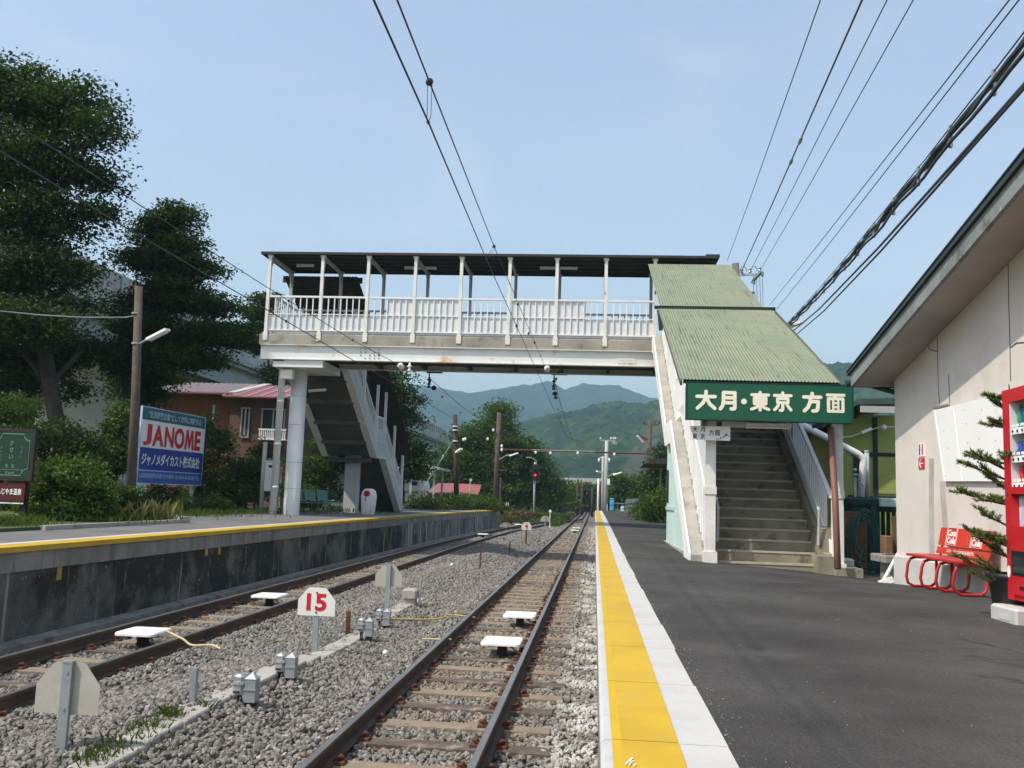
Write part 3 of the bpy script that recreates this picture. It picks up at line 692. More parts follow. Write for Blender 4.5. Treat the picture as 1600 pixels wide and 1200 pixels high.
def make_track(label, xf, y0, y1, seed):
    rd = random.Random(seed); t = thing('railway_track', label, 'railway track', (xf(y0), y0, -1.07), 'railway tracks of the station')
    ys = list(np.arange(y0, y1 + .1, 2.0))
    for s in (-.565, .565): part('rail', rail_mesh(lambda y, s=s: xf(y) + s, ys), None, t)
    y = 3.0; k = 0
    while y < 46 and k < 95:
        if y > y0:
            o = bpy.data.objects.new('sleeper', SLM[rd.choice((0, 1, 1, 2, 3, 3, 4, 5))]); COL.objects.link(o); o.parent = t
            o.matrix_parent_inverse = Matrix.Translation(-Vector(t.location)); o.location = (xf(y) + rd.uniform(-.03, .03), y + rd.uniform(-.03, .03), -1.068 - rd.uniform(0, .008)); o.rotation_euler.z = rd.uniform(-.012, .012) - math.atan((xf(y + .5) - xf(y - .5)))
            if y < 26:
                for sx in (-.565, .565):
                    for rz in (0, math.pi):
                        c = bpy.data.objects.new('rail_clip', CLM); COL.objects.link(c); c.parent = o; c.location.x = sx; c.rotation_euler.z = rz
        y += .68; k += 1
    return t
make_track('single track with worn rails right beside the near platform', lambda y: RX, 2.6, 210, 1)
make_track('rusty track beside the dark wall of the left platform, curving in far away', lxe, 2.6, 190, 2)

# white transponder plates on brackets between the rails
def make_coil():
    t = thing('track_coil', 'x', 'track transponder', (0, 0, 0), 'white transponder plates between the rails')
    m = MB(); n = 6; w_, d_, r_ = .255, .29, .06; ring = []
    for cx, cy, a0 in ((w_ - r_, d_ - r_, 0), (-w_ + r_, d_ - r_, 90), (-w_ + r_, -d_ + r_, 180), (w_ - r_, -d_ + r_, 270)):
        for k in range(n): a = R(a0 + 90 * k / (n - 1)); ring.append((cx + r_ * math.cos(a), cy + r_ * math.sin(a)))
    N = len(ring)
    vs = [(x, y, .15) for x, y in ring] + [(x, y, .175) for x, y in ring] + [(x * .95, y * .93, .19) for x, y in ring]
    m.add(vs, [tuple(range(N - 1, -1, -1)), tuple(range(2 * N, 3 * N))] + [(k + i, k + (i + 1) % N, k + N + (i + 1) % N, k + N + i) for k in (0, N) for i in range(N)])
    part('cover', m, 'plastic_white', t)
    b = MB(); b.cbox((0, 0, .075), (.12, .1, .15)); b.cbox((-.14, 0, .13), (.05, .2, .04)); b.cbox((.14, 0, .13), (.05, .2, .04)); b.cyl((-.03, -.172, .165), (-.03, -.18, .165), .02, 8)
    part('bracket', b, 'black', t)
    c = MB(); c.tube([(.1, -.05, .12), (.22, -.12, .06), (.36, -.1, -.01), (.5, -.06, -.03)], .013, 6); part('cable', c, 'cable_yellow', t)
    return t
coil = make_coil()
for i, (u, v, lab) in enumerate(((225, 985, 'white transponder plate on the left track, nearest to the camera'), (422, 929, 'off-white transponder plate on the left track, beyond the nearest one'),
                                 (785, 1000, 'white transponder plate on the near track, in front of another just behind it'), (813, 959, 'white transponder plate on the near track, just behind the front one'),
                                 (755, 834, 'stained transponder plate on the left track, level with the far end of the left platform'), (810, 819, 'small white transponder plate on the left track where it starts to curve'),
                                 (898, 828, 'far white transponder plate on the near track, front one of a close pair'), (901, 824.5, 'far white transponder plate on the near track, rear one of a close pair'))):
    p = atz(u, v, -.89); loc = (p.x, p.y, -1.075)
    if i == 0: coil.location = loc; coil['label'] = lab
    else: dup(coil, loc, lab)

# stop marker boards between the tracks
def plate_poly(w_, h_, y):
    return [(-w_ / 2, y, 0), (w_ / 2, y, 0), (w_ / 2, y, h_ * .56), (w_ * .26, y, h_ * .96), (w_ * .2, y, h_), (-w_ * .2, y, h_), (-w_ * .26, y, h_ * .96), (-w_ / 2, y, h_ * .56)]
def stop_board(label, u, vb, vt, vg, y, front=None, w_=.47, post='galvanised'):
    b = aty(u, vb, y); tp = aty(u, vt, y); gr = aty(u, vg, y); h = tp.z - b.z
    t = thing('stop_board', label, 'stop marker', (b.x, y, gr.z), 'stop marker boards between the tracks')
    dy = -.012 if front else .03
    pl = MB(); pl.prism([Vector(p) + Vector((b.x, y + dy, b.z)) for p in plate_poly(w_, h, 0)], (0, .004, 0))
    po = part('plate', pl, 'sign_plate' if front else 'plate_back', t)
    pm = MB(); pm.box((b.x - .035, y - .006, gr.z - .1), (b.x + .035, y + .028, b.z + h * .99))
    if not front: pm.box((b.x - .037, y - .01, b.z + h * .99), (b.x + .037, y + .032, b.z + h * 1.0 + .012))
    part('post', pm, post, t)
    bo = MB()
    for k in (.12, .82): 
        yy = y - .02 if front else y - .012
        bo.cyl((b.x, yy, b.z + h * k), (b.x, yy + .02, b.z + h * k), .012, 8)
    part('bolt', bo, 'galvanised' if not front else 'black', t)
    if front: text('number', front, (b.x - w_ * (.27 if len(front) > 1 else .14), y - .0125, b.z + h * .17), (1, 0, 0), (0, 0, 1), w_ * (.54 if len(front) > 1 else .3), h * .62, 'text_red', po, .035)
    return t
stop_board('marker board with red number 15 facing the camera on its steel post', 494, 962, 918, 1024, 11.5, '15')
stop_board('grey back of the marker board nearest the camera at the bottom left', 99, 1117, 1035, 1250, 6.4)
stop_board('grey back of a marker board on a thin post beyond the number 15 board', 606, 917, 884, 972, 14.6, w_=.43)
stop_board('far marker board with red number 4', 822.5, 828, 816, 848, 40, '4', .42, 'rust')
stop_board('far grey marker board back with rounded top beyond the number 4', 852, 815, 806, 832, 58, w_=.58)

# cast metal terminal boxes standing in the ballast
def make_tbox():
    t = thing('terminal_box', 'x', 'terminal box', (0, 0, 0), 'silver terminal boxes in the ballast')
    m = MB(); m.bbox((-.105, -.05, .06), (-.005, .06, .235), .022); m.box((-.10, -.06, .15), (0, .07, .17)); part('cast_housing', m, 'cast_silver', t)
    n = MB(); n.box((.005, -.05, 0), (.105, .06, .2)); n.add([(.0, -.055, .2), (.11, -.055, .2), (.11, .065, .2), (.0, .065, .2), (.055, .005, .25)], [(0, 1, 4), (1, 2, 4), (2, 3, 4), (3, 0, 4)]); n.box((-.0, -.057, .1), (.11, .067, .115)); part('junction_post', n, 'galvanised', t)
    b = MB(); b.cyl((-.05, 0, -.06), (-.05, 0, .07), .022, 8); b.cyl((-.09, -.06, .09), (-.04, -.06, .09), .012, 6); b.tube([(-.03, -.02, .08), (-.02, -.05, .03), (-.03, -.08, -.03)], .012, 6); b.box((.02, -.04, -.1), (.09, .05, .0)); part('conduit', b, 'black', t)
    return t
tbx = make_tbox()
for i, (u, v, lab) in enumerate(((381, 1118, 'silver terminal box nearest the camera, right of the short stake'), (445, 1075, 'silver terminal box second from the camera, with a pale stone at its foot'),
                                 (570, 997, 'silver terminal box in front of the grey board back, left one of the two'), (598, 980, 'silver terminal box at the foot of the thin board post, right one of the two'))):
    y = (8.25, 9.5, 12.75, 13.95)[i]; p = aty(u, v, y); loc = (p.x, y, max(p.z, bz(p.x, y)) + .03)
    if i == 0: tbx.location = loc; tbx['label'] = lab
    else: dup(tbx, loc, lab)
def stake(label, u, vt, vb, y, mat='galvanised', w_=.03):
    a = aty(u, vt, y); b = aty(u, vb, y); m = MB(); m.add([], []); m.box((a.x - w_, y - .015, b.z - .15), (a.x + w_, y + .015, a.z)); m.box((a.x + w_ * .4, y - .04, b.z - .15), (a.x + w_, y - .016, a.z))
    return single('marker_stake', m, mat, label, 'stake', 'short steel stakes in the ballast')
stake('tall grey angle stake left of the nearest silver box', 305, 1043, 1125, 7.9)
stake('short rusty stake between the number 15 board and the silver boxes', 545, 955, 992, 13.2, 'rust')
stake('thin grey stake beside the small concrete post', 657, 905, 945, 16.9, 'galvanised', .018)
stake('thin dark stake in the shaded hump of ballast', 751, 862, 884, 25, 'rust', .02)
stake('thin dark stake left of the number 4 board', 797, 845, 860, 34, 'rust', .02)
p0 = aty(641, 952, 16.5); cp = MB(); cp.bbox((p0.x - .1, 16.4, p0.z - .1), (p0.x + .1, 16.6, p0.z + .22), .02); cp.bbox((p0.x - .13, 16.36, p0.z + .2), (p0.x + .13, 16.64, p0.z + .36), .03)
single('concrete_post', cp, 'concrete', 'small concrete post with a wider head beside the thin stake', 'concrete post')
for (pts, mat, lab) in (((((600, 966, 14.4), (650, 968, 14.6), (690, 966, 14.8), (700, 961, 15.0), (730, 963, 15.0), (742, 965, 15))), 'cable_yellow', 'yellow cable lying from the rear silver box to the near track'),
                        (((660, 998, 12.6), (690, 999, 12.6), (705, 999, 12.6)), 'cable_cream', 'short pale orange cable end beside the near rail'),
                        (((258, 985, 11.8), (285, 998, 11.3), (300, 1008, 10.9), (330, 1008, 10.8), (345, 1014, 10.6)), 'cable_cream', 'cream cable running from the nearest plate under the left rail')):
    m = MB(); q = [aty(u, v, y) for u, v, y in pts]; m.tube(smooth_pts(q), .013, 7); single('ground_cable', m, mat, lab, 'cable')
for u, v, y, r, lab in ((706, 883, 24, .05, 'small white ball marker on the ballast before the shadow'), (455, 1078, 9.4, .05, 'pale round stone beside the second silver box'), (602, 1020, 11.3, .035, 'white stone alone in the ballast')):
    p = aty(u, v, y); m = MB(); m.lathe([(.3 * r, -r * .6), (r * .9, -r * .3), (r, .1 * r), (r * .7, r * .7), (.1 * r, r)], (p.x, p.y, p.z), 9); single('white_stone', m, 'plastic_white', lab, 'stone', smooth=True)

# tufts of grass in the ballast
rng = np.random.default_rng(3); gp = []
for (u, v, y, n, s) in ((170, 1185, 6.4, 70, .12), (215, 1160, 6.8, 70, .13), (265, 1130, 7.4, 90, .06), (150, 1195, 6.2, 60, .08), (322, 1108, 7.8, 30, .05), (240, 1150, 7.05, 40, .05)):
    p = aty(u, v, y); q = rng.normal(size=(n, 3)) * s + np.array((p.x, y, 0)); q[:, 2] = [bz(a, b) - .01 for a, b in q[:, :2]]; gp.append(q)
tag(part('grass', blades('grass', np.concatenate(gp), .10, 'grass', rng, .8, .005), None), 'grass tufts between the ballast stones', 'grass', kind='stuff')


# ================================================================== FOOTBRIDGE
YF, YB = 29.0, 31.2                      # front and back face of the bridge
DZ, GZ, SZ, RZ = 6.02, 5.15, 5.64, 8.62  # deck top, girder bottom, slab bottom, roof underside
BX0, BX1 = -10.95, 4.0
fb = thing('footbridge', 'white steel footbridge with dark roof and two green and grey stair flights crossing both tracks', 'footbridge', (-3.5, 30, -1.1))
def P2(name, mb, mat, par=None, smooth=False, label=None): return part(name, mb, mat, par or fb, smooth, label)
for y, nm in ((YF + .06, 0), (YB - .06, 1)):
    m = MB(); s = -1 if nm == 0 else 1
    m.box((BX0, y - .008, GZ + .02), (BX1, y + .008, SZ - .02)); m.box((BX0, y - .11, GZ), (BX1, y + .11, GZ + .02)); m.box((BX0, y - .11, SZ - .02), (BX1, y + .11, SZ))
    for k in range(9):
        x = BX0 + .3 + k * 1.8; m.box((x, y - .1 if s > 0 else y + .01, GZ + .02), (x + .012, y - .01 if s > 0 else y + .1, SZ - .02))
    gd = P2('girder', m, 'girder_paint')
    if nm == 0:
        q = MB(); q.box((.62, y - .02, GZ + .1), (1.2, y - .009, SZ - .06)); 
        for a in range(6):
            for b in range(4): q.cyl((.68 + a * .092, y - .02, GZ + .14 + b * .085), (.68 + a * .092, y - .035, GZ + .14 + b * .085), .016, 6)
        P2('splice_plate', q, 'girder_paint', gd)
        q = MB()
        for a in range(5):
            for b in range(4):
                if (a * 7 + b * 3) % 5: q.cyl((-7.62 + a * .15, y - .009, GZ + .1 + b * .1), (-7.62 + a * .15, y - .03, GZ + .1 + b * .1), .018, 6)
        P2('bolt_group', q, 'black', gd)
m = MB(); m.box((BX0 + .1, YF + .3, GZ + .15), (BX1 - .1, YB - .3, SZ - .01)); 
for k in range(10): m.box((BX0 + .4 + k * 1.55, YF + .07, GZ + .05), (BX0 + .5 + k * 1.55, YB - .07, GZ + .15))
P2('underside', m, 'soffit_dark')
m = MB(); m.bbox((BX0 - .05, YF - .03, SZ + .003), (BX1 + .1, YB + .03, DZ - .04), .012); m.box((BX0, YF + .02, DZ - .04), (BX1 + .05, YB - .02, DZ)); P2('deck_slab', m, 'slab_concrete')
# roof: dark sheet on rafters
rm = MB(); rm.corr((BX0 - .1, YF - .12, RZ + .065), (3.75 - BX0, 0, 0), (0, YB - YF + .4, 0), .12, .007); rr = P2('roof', rm, 'roof_metal')
m = MB(); m.box((BX0 - .12, YF - .14, RZ), (3.7, YF - .1, RZ + .08)); m.box((BX0 - .12, YB + .28, RZ), (3.7, YB + .32, RZ + .08)); m.box((BX0 - .14, YF - .14, RZ), (BX0 - .1, YB + .3, RZ + .08)); P2('fascia', m, 'roof_metal', rr)
m = MB()
for k in range(5): m.box((BX0 - .05, YF + .1 + k * .5, RZ + .003), (3.65, YF + .14 + k * .5, RZ + .05))
P2('purlin', m, 'soffit_dark', rr)
m = MB(); m.box((3.32, YF - .1, RZ + .05), (3.75, YB + .2, RZ + .14)); P2('roof_cap', m, 'roof_metal', rr)
px = [aty(u, 480, YF).x for u in (418, 501, 573, 647, 719, 795, 869, 946)] + [1.75]
for i, x in enumerate(px):
    for y in (YF, YB):
        m = MB(); m.box((x - .05, y - .05, DZ - .22 if y == YF else DZ), (x + .05, y + .05, RZ - .07)); m.box((x - .085, y - .05, RZ - .07), (x + .085, y + .05, RZ))
        if y == YF: m.box((x - .075, y - .056, DZ - .25), (x + .075, y - .032, DZ + .02))
        P2('post', m, 'rusty_white' if y == YF else 'grey_paint')
    m = MB(); m.box((x - .035, YF + .05, RZ - .12), (x + .035, YB - .05, RZ - .002))
    for s, y in ((1, YF), (-1, YB)):
        c = [(x, y + s * .05, RZ - .55)] + [(x, y + s * (.05 + .5 * (1 - math.cos(a))), RZ - .55 + .45 * math.sin(a)) for a in np.linspace(.15, 1.5, 6)]
        for a, b in zip(c[:-1], c[1:]): m.bar(a, b, .05, .06)
    P2('rafter', m, 'grey_paint')
def railing(y, x0, x1, full, front, mat='white_paint'):
    m = MB(); m.box((x0, y - .035, DZ + 1.18), (x1, y + .035, DZ + 1.24)); m.box((x0, y - .02, DZ + .08), (x1, y + .02, DZ + .12)); m.box((x0, y - .015, DZ + .62), (x1, y + .015, DZ + .65))
    n = max(2, round((x1 - x0) / .21)); 
    for k in range(1, n): x = x0 + (x1 - x0) * k / n; m.box((x - .017, y - .017, DZ + .10), (x + .017, y + .017, DZ + 1.19))
    P2('railing', m, mat)
    s = 1 if front else -1
    kp = MB(); kp.box((x0, y + s * .03, DZ + .02), (x1, y + s * .038, DZ + .60)); P2('kick_panel', kp, 'board_white')
ip = MB()
for x0, x1 in zip(px[:-1], px[1:]):
    railing(YF, x0 + .05, x1 - .05, False, True); railing(YB, x0 + .05, x1 - .05, False, False, 'grey_paint')
for ua, ub in ((604, 720), (799, 915)):
    xa, xb = aty(ua, 490, YF).x, aty(ub, 490, YF).x; m = MB(); m.box((xa, YF + .022, DZ + .09), (xb, YF + .029, DZ + 1.17)); P2('infill_panel', m, 'board_white')
m = MB()                                   # end railing and end posts on the left
for k in range(8): m.box((BX0 + .35, YF + .25 + k * .22, DZ), (BX0 + .384, YF + .284 + k * .22, DZ + 1.2))
m.box((BX0 + .34, YF, DZ + 1.18), (BX0 + .40, YB, DZ + 1.24)); P2('railing', m, 'white_paint')
# columns
def column(x, y, r, z0, z1):
    m = MB(); m.lathe([(r * 1.02, z0 - .3), (r, z0 + .02), (r, z1)], (x, y, 0), 28); c = P2('column', m, 'white_paint', None, True)
    q = MB()
    for k in (.18, .36, .62, .82): q.lathe([(r + .004, z0 + (z1 - z0) * k - .008), (r + .006, z0 + (z1 - z0) * k), (r + .004, z0 + (z1 - z0) * k + .008)], (x, y, 0), 28)
    P2('weld_ring', q, 'grey_paint', c); return c
cb = atz(461, 803, LZ + .06); CX = aty(461, 700, 30.1).x
column(CX, 30.1, .265, LZ + .02, GZ - .22)
m = MB(); m.box((CX - .55, YF + .02, GZ - .24), (CX + 1.1, YB - .1, GZ - .004)); P2('cap_beam', m, 'girder_paint')
m = MB(); dx = CX - .385; m.tube([(dx - .03, YF + .5, LZ), (dx, YF + .5, GZ - .1), (dx + .02, YF + .3, GZ + .02)], .11, 14)
for z in (1.0, 2.4, 3.8): m.lathe([(.118, z), (.118, z + .06)], (dx, YF + .5, 0), 14)
m.box((dx - .3, YF + .02, GZ - .05), (dx + .2, YF + .4, GZ + .0)); P2('drain_pipe', m, 'white_paint', None, True)
m = MB(); m.box((CX - .35, YF + .2, GZ - .6), (CX + .05, YF + .45, GZ - .3)); P2('junction_box', m, 'rusty_white')

# one flight set: local coordinates, s along the descent (0 at the bridge), x across, z up
def stairs(xa, xb, y_top, sgn, z_bot, n1, n2, run, rise, land, near):
    """steps from y_top going towards sgn*y; returns the step profile [(y,z)]"""
    prof = []; y = y_top; z = DZ
    for k in range(n1): prof.append((y, z)); y += sgn * (run); prof.append((y, z)); z -= rise
    prof.append((prof[-1][0], z)); y += sgn * land; prof.append((y, z)); 
    for k in range(n2): z -= rise; prof.append((y, z)); y += sgn * run; prof.append((y, z))
    return prof, y, z
def sl_pts(prof_pts, dz): return [(y, z + dz) for y, z in prof_pts]
# ---- right flight set, comes down towards the camera
XA, XB = 2.12, 4.02
st_y0 = 17.0; RUN, RISE = .30, .19
zb = -.05
nodesR = [(17.0 - .02, zb - .02), (17.0 + 15 * RUN, zb + 14 * RISE + .17), (23.0, zb + 14 * RISE + .17), (23.0 + 16 * RUN + .2, DZ), (29.0, DZ)]
m = MB(); prof = []; 
for k in range(15): prof += [(17 + k * RUN, zb + k * RISE - (RISE if k else .3)), (17 + k * RUN, zb + k * RISE)]
prof += [(23.0, zb + 14 * RISE)]
z2 = zb + 14 * RISE
for k in range(1, 18): prof += [(23.0 + (k - 1) * RUN, z2 + k * (DZ - z2) / 17)]; prof += [(23.0 + k * RUN if k < 17 else 28.95, z2 + k * (DZ - z2) / 17)]
und = [(28.95, DZ - .35), (23.2, z2 - .30), (21.5, z2 - .30), (17.3, zb - .4)]
poly = [(XA, y, z) for y, z in prof + und]
m.prism(poly[::-1], (XB - XA, 0, 0)); stR = P2('staircase', m, 'step_concrete')
for k in range(15): m = MB(); m.box((XA + .01, 17 + k * RUN - .012, zb + k * RISE - .03), (XB - .01, 17 + k * RUN + .035, zb + k * RISE + .006)); P2('nosing', m, 'nosing', stR)
for k in range(1, 18): m = MB(); m.box((XA + .01, 23 + (k - 1) * RUN - .012, z2 + k * (DZ - z2) / 17 - .03), (XB - .01, 23 + (k - 1) * RUN + .035, z2 + k * (DZ - z2) / 17 + .006)); P2('nosing', m, 'nosing', stR)
# stringers: left one with its white flange edges and a stepped kerb inside, right one a plain kerb
SK = [(16.9, .02), (21.5, 2.78), (23.0, 2.78), (28.6, DZ), (29.0, DZ)]
def band(x0, x1, lo, hi, mb, sk=SK, mat=None):
    for (ya, za), (yb, zb_) in zip(sk[:-1], sk[1:]):
        mb.prism([(x0, ya, za + lo), (x0, yb, zb_ + lo), (x0, yb, zb_ + hi), (x0, ya, za + hi)], (x1 - x0, 0, 0), mat)
m = MB(); band(1.72, XA - .002, -.42, .03, m); m.prism([(1.72, 16.87, .05), (1.72, 16.87, -.35), (1.72, 18.0, -.35), (1.72, 18.0, .4)], (.38, 0, 0)); P2('stringer', m, 'concrete', stR)
m = MB(); band(1.685, 1.718, -.46, .06, m); m.prism([(1.686, 16.88, .04), (1.686, 16.88, -.35), (1.686, 17.9, -.35), (1.686, 17.9, .1)], (.031, 0, 0)); P2('flange', m, 'white_paint', stR)
m = MB()
for k in range(31):
    y = 17.1 + k * .38; z = float(np.interp(y, [a for a, b in SK], [b for a, b in SK])); m.box((1.93, y, z - .1), (XA - .004, y + .372, z + .16))
P2('stepped_kerb', m, 'concrete', stR)
m = MB(); band(XB + .002, XB + .26, -.42, .12, m); P2('stringer', m, 'step_concrete', stR)
m = MB(); m.box((XB - .16, 16.62, -.6), (XB + .10, 17.2, .12)); m.prism([(XB - .06, 16.95, .1), (XB - .06, 17.0, .58), (XB - .06, 17.25, .62), (XB - .06, 17.9, .4), (XB - .06, 17.9, .1)], (.3, 0, 0)); m.box((XB + .10, 16.5, -.6), (XB + .55, 17.1, -.06)); P2('kerb_block', m, 'step_concrete', stR)
# roof posts
RFL = [(16.45, 3.10), (23.3, 5.86)]; RFU = [(23.1, 5.78), (30.0, 8.66)]
def rfz(y): return float(np.interp(y, [16.45, 22.7, 28.6], [3.10, 5.6, 8.1]))
# side panels and handrails
m = MB(); ks = [16.98, 19.0, 21.5, 23.0, 25.5, 28.4]; sk_ = lambda y: float(np.interp(y, [a for a, b in SK], [b for a, b in SK]))
for ya, yb in zip(ks[:-1], ks[1:]): m.prism([(XA - .16, ya, sk_(ya) + .10), (XA - .16, yb, sk_(yb) + .10), (XA - .16, yb, rfz(yb) - .34), (XA - .16, ya, rfz(ya) - .40)], (.03, 0, 0))
P2('side_panel', m, 'board_white', stR)
m = MB(); 
for k in range(44):
    y = 17.15 + k * .27; z = float(np.interp(y, [a for a, b in SK], [b for a, b in SK])); m.box((XA - .185, y, z + .1), (XA - .162, y + .03, z + 1.16))
band(XA - .18, XA - .11, 1.18, 1.24, m); P2('railing', m, 'white_paint', stR)
m = MB(); band(XB + .1, XB + .13, .14, .34, m); P2('side_panel', m, 'white_paint', stR)
m = MB(); 
for k in range(72):
    y = 17.3 + k * .155; z = float(np.interp(y, [a for a, b in SK], [b for a, b in SK])); m.box((XB + .132, y, z + .12), (XB + .155, y + .06, z + 1.1))
band(XB + .09, XB + .16, 1.1, 1.16, m); P2('railing', m, 'white_paint', stR)
m = MB(); hp = [(XB - .08, y, z + .88) for y, z in SK]; m.tube([(XB - .08, 16.95, .3)] + hp, .024, 8); P2('handrail', m, 'grey_paint', stR)
m = MB(); m.tube([(XA + .07, 16.95, .3)] + [(XA + .07, y, z + .88) for y, z in SK], .024, 8); P2('handrail', m, 'grey_paint', stR)
for i, y in enumerate((16.85, 20.2, 23.0, 25.8, 28.6)):
    for x in (XA - .08, XB + .22):
        z0 = float(np.interp(y, [a for a, b in SK], [b for a, b in SK])) - (.3 if i == 0 else 0); m = MB()
        m.box((x - .09, y - .07, z0), (x + .09, y + .07, rfz(y) - .14))
        if i == 0: m.box((x - .105, y - .085, 1.12), (x + .105, y + .085, 1.26)); m.box((x - .12, y - .1, -.35 if x > 3 else -.12), (x + .12, y + .1, .0 if x > 3 else .12))
        P2('stair_post', m, 'rusty_white' if i == 0 else 'grey_paint', stR)
    m = MB(); m.box((1.55, y - .04, rfz(y) - .16), (4.3, y + .04, rfz(y) - .06)); P2('rafter', m, 'soffit_steel', stR)
RX0, RX1 = 1.46, 4.28
def sheet(y0, z0, y1, z1, name, xa_, xb_):
    m = MB(); L = math.hypot(y1 - y0, z1 - z0); m.corr((0, 0, 0), (xb_ - xa_, 0, 0), (0, L, 0), .06, .009)
    o = P2(name, m, 'rust_sheet', stR)
    o.matrix_local = Matrix.Translation((xa_, y0, z0)) @ Matrix.Rotation(math.atan2(z1 - z0, y1 - y0), 4, 'X')
LZT = aty(1120, 483, 22.7).z; UZ0 = aty(1100, 476, 22.75).z - .06; UZ1 = aty(1080, 408, 28.2).z
sheet(16.45, 3.12, 22.7, LZT, 'stair_roof', RX0, 4.2); sheet(22.75, UZ0, 28.6, UZ1, 'stair_roof', 1.5, 4.02)
m = MB(); m.box((RX0 - .1, 22.66, LZT - .02), (4.28, 22.72, LZT + .06)); P2('roof_lip', m, 'black', stR)  # black colour stands in for the shade at the step between sheets
m = MB()
for x in (RX0 + .02, RX1 - .02): m.bar((x, 16.5, 3.05), (x, 22.6, LZT - .08), .04, .07)
for k in range(4): x = RX0 + .5 + k * .6; m.bar((x, 16.6, 3.04), (x, 22.6, LZT - .1), .05, .06); m.bar((x, 22.8, UZ0 - .07), (x, 28.5, UZ1 - .08), .05, .06)
P2('purlin', m, 'soffit_steel', stR)
m = MB(); m.prism([(1.5, 23.0, 5.2), (1.5, 23.0, 5.75), (1.5, 23.9, 5.9)], (.1, 0, 0)); P2('gusset', m, 'soffit_dark', stR)
# teal corrugated enclosure below the left stringer
m = MB()
def undz(y): return float(np.interp(y, [a for a, b in SK], [b - .47 for a, b in SK]))
yy = np.arange(18.0, 23.61, .05); vs = []
for i, y in enumerate(yy): x = 1.80 + .010 * (1, 1, -1, -1)[i % 4]; vs += [(x, y, -.3), (x, y, max(-.2, undz(y)))]
m.add(vs, [(2 * i, 2 * i + 2, 2 * i + 3, 2 * i + 1) for i in range(len(yy) - 1)]); m.box((1.80, 23.6, -.3), (4.0, 23.66, 2.3)); m.box((1.765, 21.4, .78), (1.79, 23.6, .86))
P2('side_enclosure', m, 'teal_panel', stR)
m = MB(); m.box((1.772, 23.05, .95), (1.786, 23.45, 1.75)); pst = P2('poster_board', m, 'frame_dark', stR)
cpb = MB(); cpb.box((1.74, 17.3, -.3), (2.1, 23.8, .015)); P2('footing', cpb, 'concrete', stR)

# ---- left flight set, goes down behind the bridge
LA, LB = -10.9, -8.72
n1 = 17; r1 = (DZ - 2.8) / n1; y1 = YB + n1 * .31; y2 = y1 + 1.5; n2 = 14; r2 = (2.8 - .15) / n2
prof = []
for k in range(n1): prof += [(YB + k * .31, DZ - k * r1), (YB + (k + 1) * .31, DZ - k * r1)]
prof += [(y1, 2.8), (y2, 2.8)]
for k in range(1, n2 + 1): prof += [(y2 + (k - 1) * .31, 2.8 - k * r2), (y2 + k * .31, 2.8 - k * r2)]
ye = prof[-1][0]; SKL = [(YB - .1, DZ), (y1, 2.85), (y2, 2.85), (ye, .15)]
und = [(ye, -.1), (y2, 2.45), (y1 - .15, 2.45), (YB, DZ - .4)]
m = MB(); m.prism([(LA + .2, y, z) for y, z in prof + und], (LB - LA - .4, 0, 0)); stL = P2('staircase', m, 'soffit_steel')
for x in (LA, LB - .2):
    m = MB(); band(x, x + .2, -.45, .12, m, SKL); P2('stringer', m, 'grey_paint', stL)
    m = MB(); band(x - .04, x + .24, -.49, -.45, m, SKL); P2('flange', m, 'white_paint', stL)
for x in (LA + .1, LB - .1):
    m = MB(); band(x - .03, x + .03, 1.15, 1.21, m, SKL)
    for k in range(52):
        y = YB + .2 + k * .215; z = float(np.interp(y, [a for a, b in SKL], [b for a, b in SKL])); m.box((x - .015, y, z + .1), (x + .015, y + .03, z + 1.16))
    P2('railing', m, 'white_paint', stL)
    m = MB(); band(x - .005, x + .005, .12, .7, m, SKL); P2('side_panel', m, 'grey_paint', stL)
    for y in (YB + 1.4, YB + 3.2, y1 + .2, y2 + .2, y2 + 2.2, ye - .2):
        z = float(np.interp(y, [a for a, b in SKL], [b for a, b in SKL])); m = MB(); m.box((x - .05, y - .05, z), (x + .05, y + .05, z + 2.45)); P2('stair_post', m, 'white_paint', stL)
m = MB(); zt = lambda y: float(np.interp(y, [YB, 39, ye + .5], [RZ - .1, 4.95, 2.55])); 
for a, b in ((YB + .1, 38.2), (37.9, ye + .4)):
    L = math.hypot(b - a, zt(b) - zt(a)); q = MB(); q.corr((0, 0, 0), (LB - LA + .5, 0, 0), (0, L, 0), .1, .012); o = P2('stair_roof', q, 'roof_metal', stL)
    o.matrix_local = Matrix.Translation((LA - .25, a, zt(a))) @ Matrix.Rotation(math.atan2(zt(b) - zt(a), b - a), 4, 'X')
m = MB(); m.box((LA - .35, YB + .34, RZ - .32), (LB + .35, YB + .42, RZ - .12)); P2('roof_lip', m, 'roof_metal', stL)
m = MB(); m.box((-10.1, 37.0, LZ - .1), (-9.58, 37.5, 2.45)); P2('column', m, 'grey_paint', stL)
for k in range(5): m = MB(); m.box((LA + .2, YB + 1 + k * 1.1, DZ - .58 - (1 + k * 1.1) * .61), (LB - .2, YB + 1.1 + k * 1.1, DZ - .4 - (1 + k * 1.1) * .61)); P2('cross_beam', m, 'soffit_steel', stL)

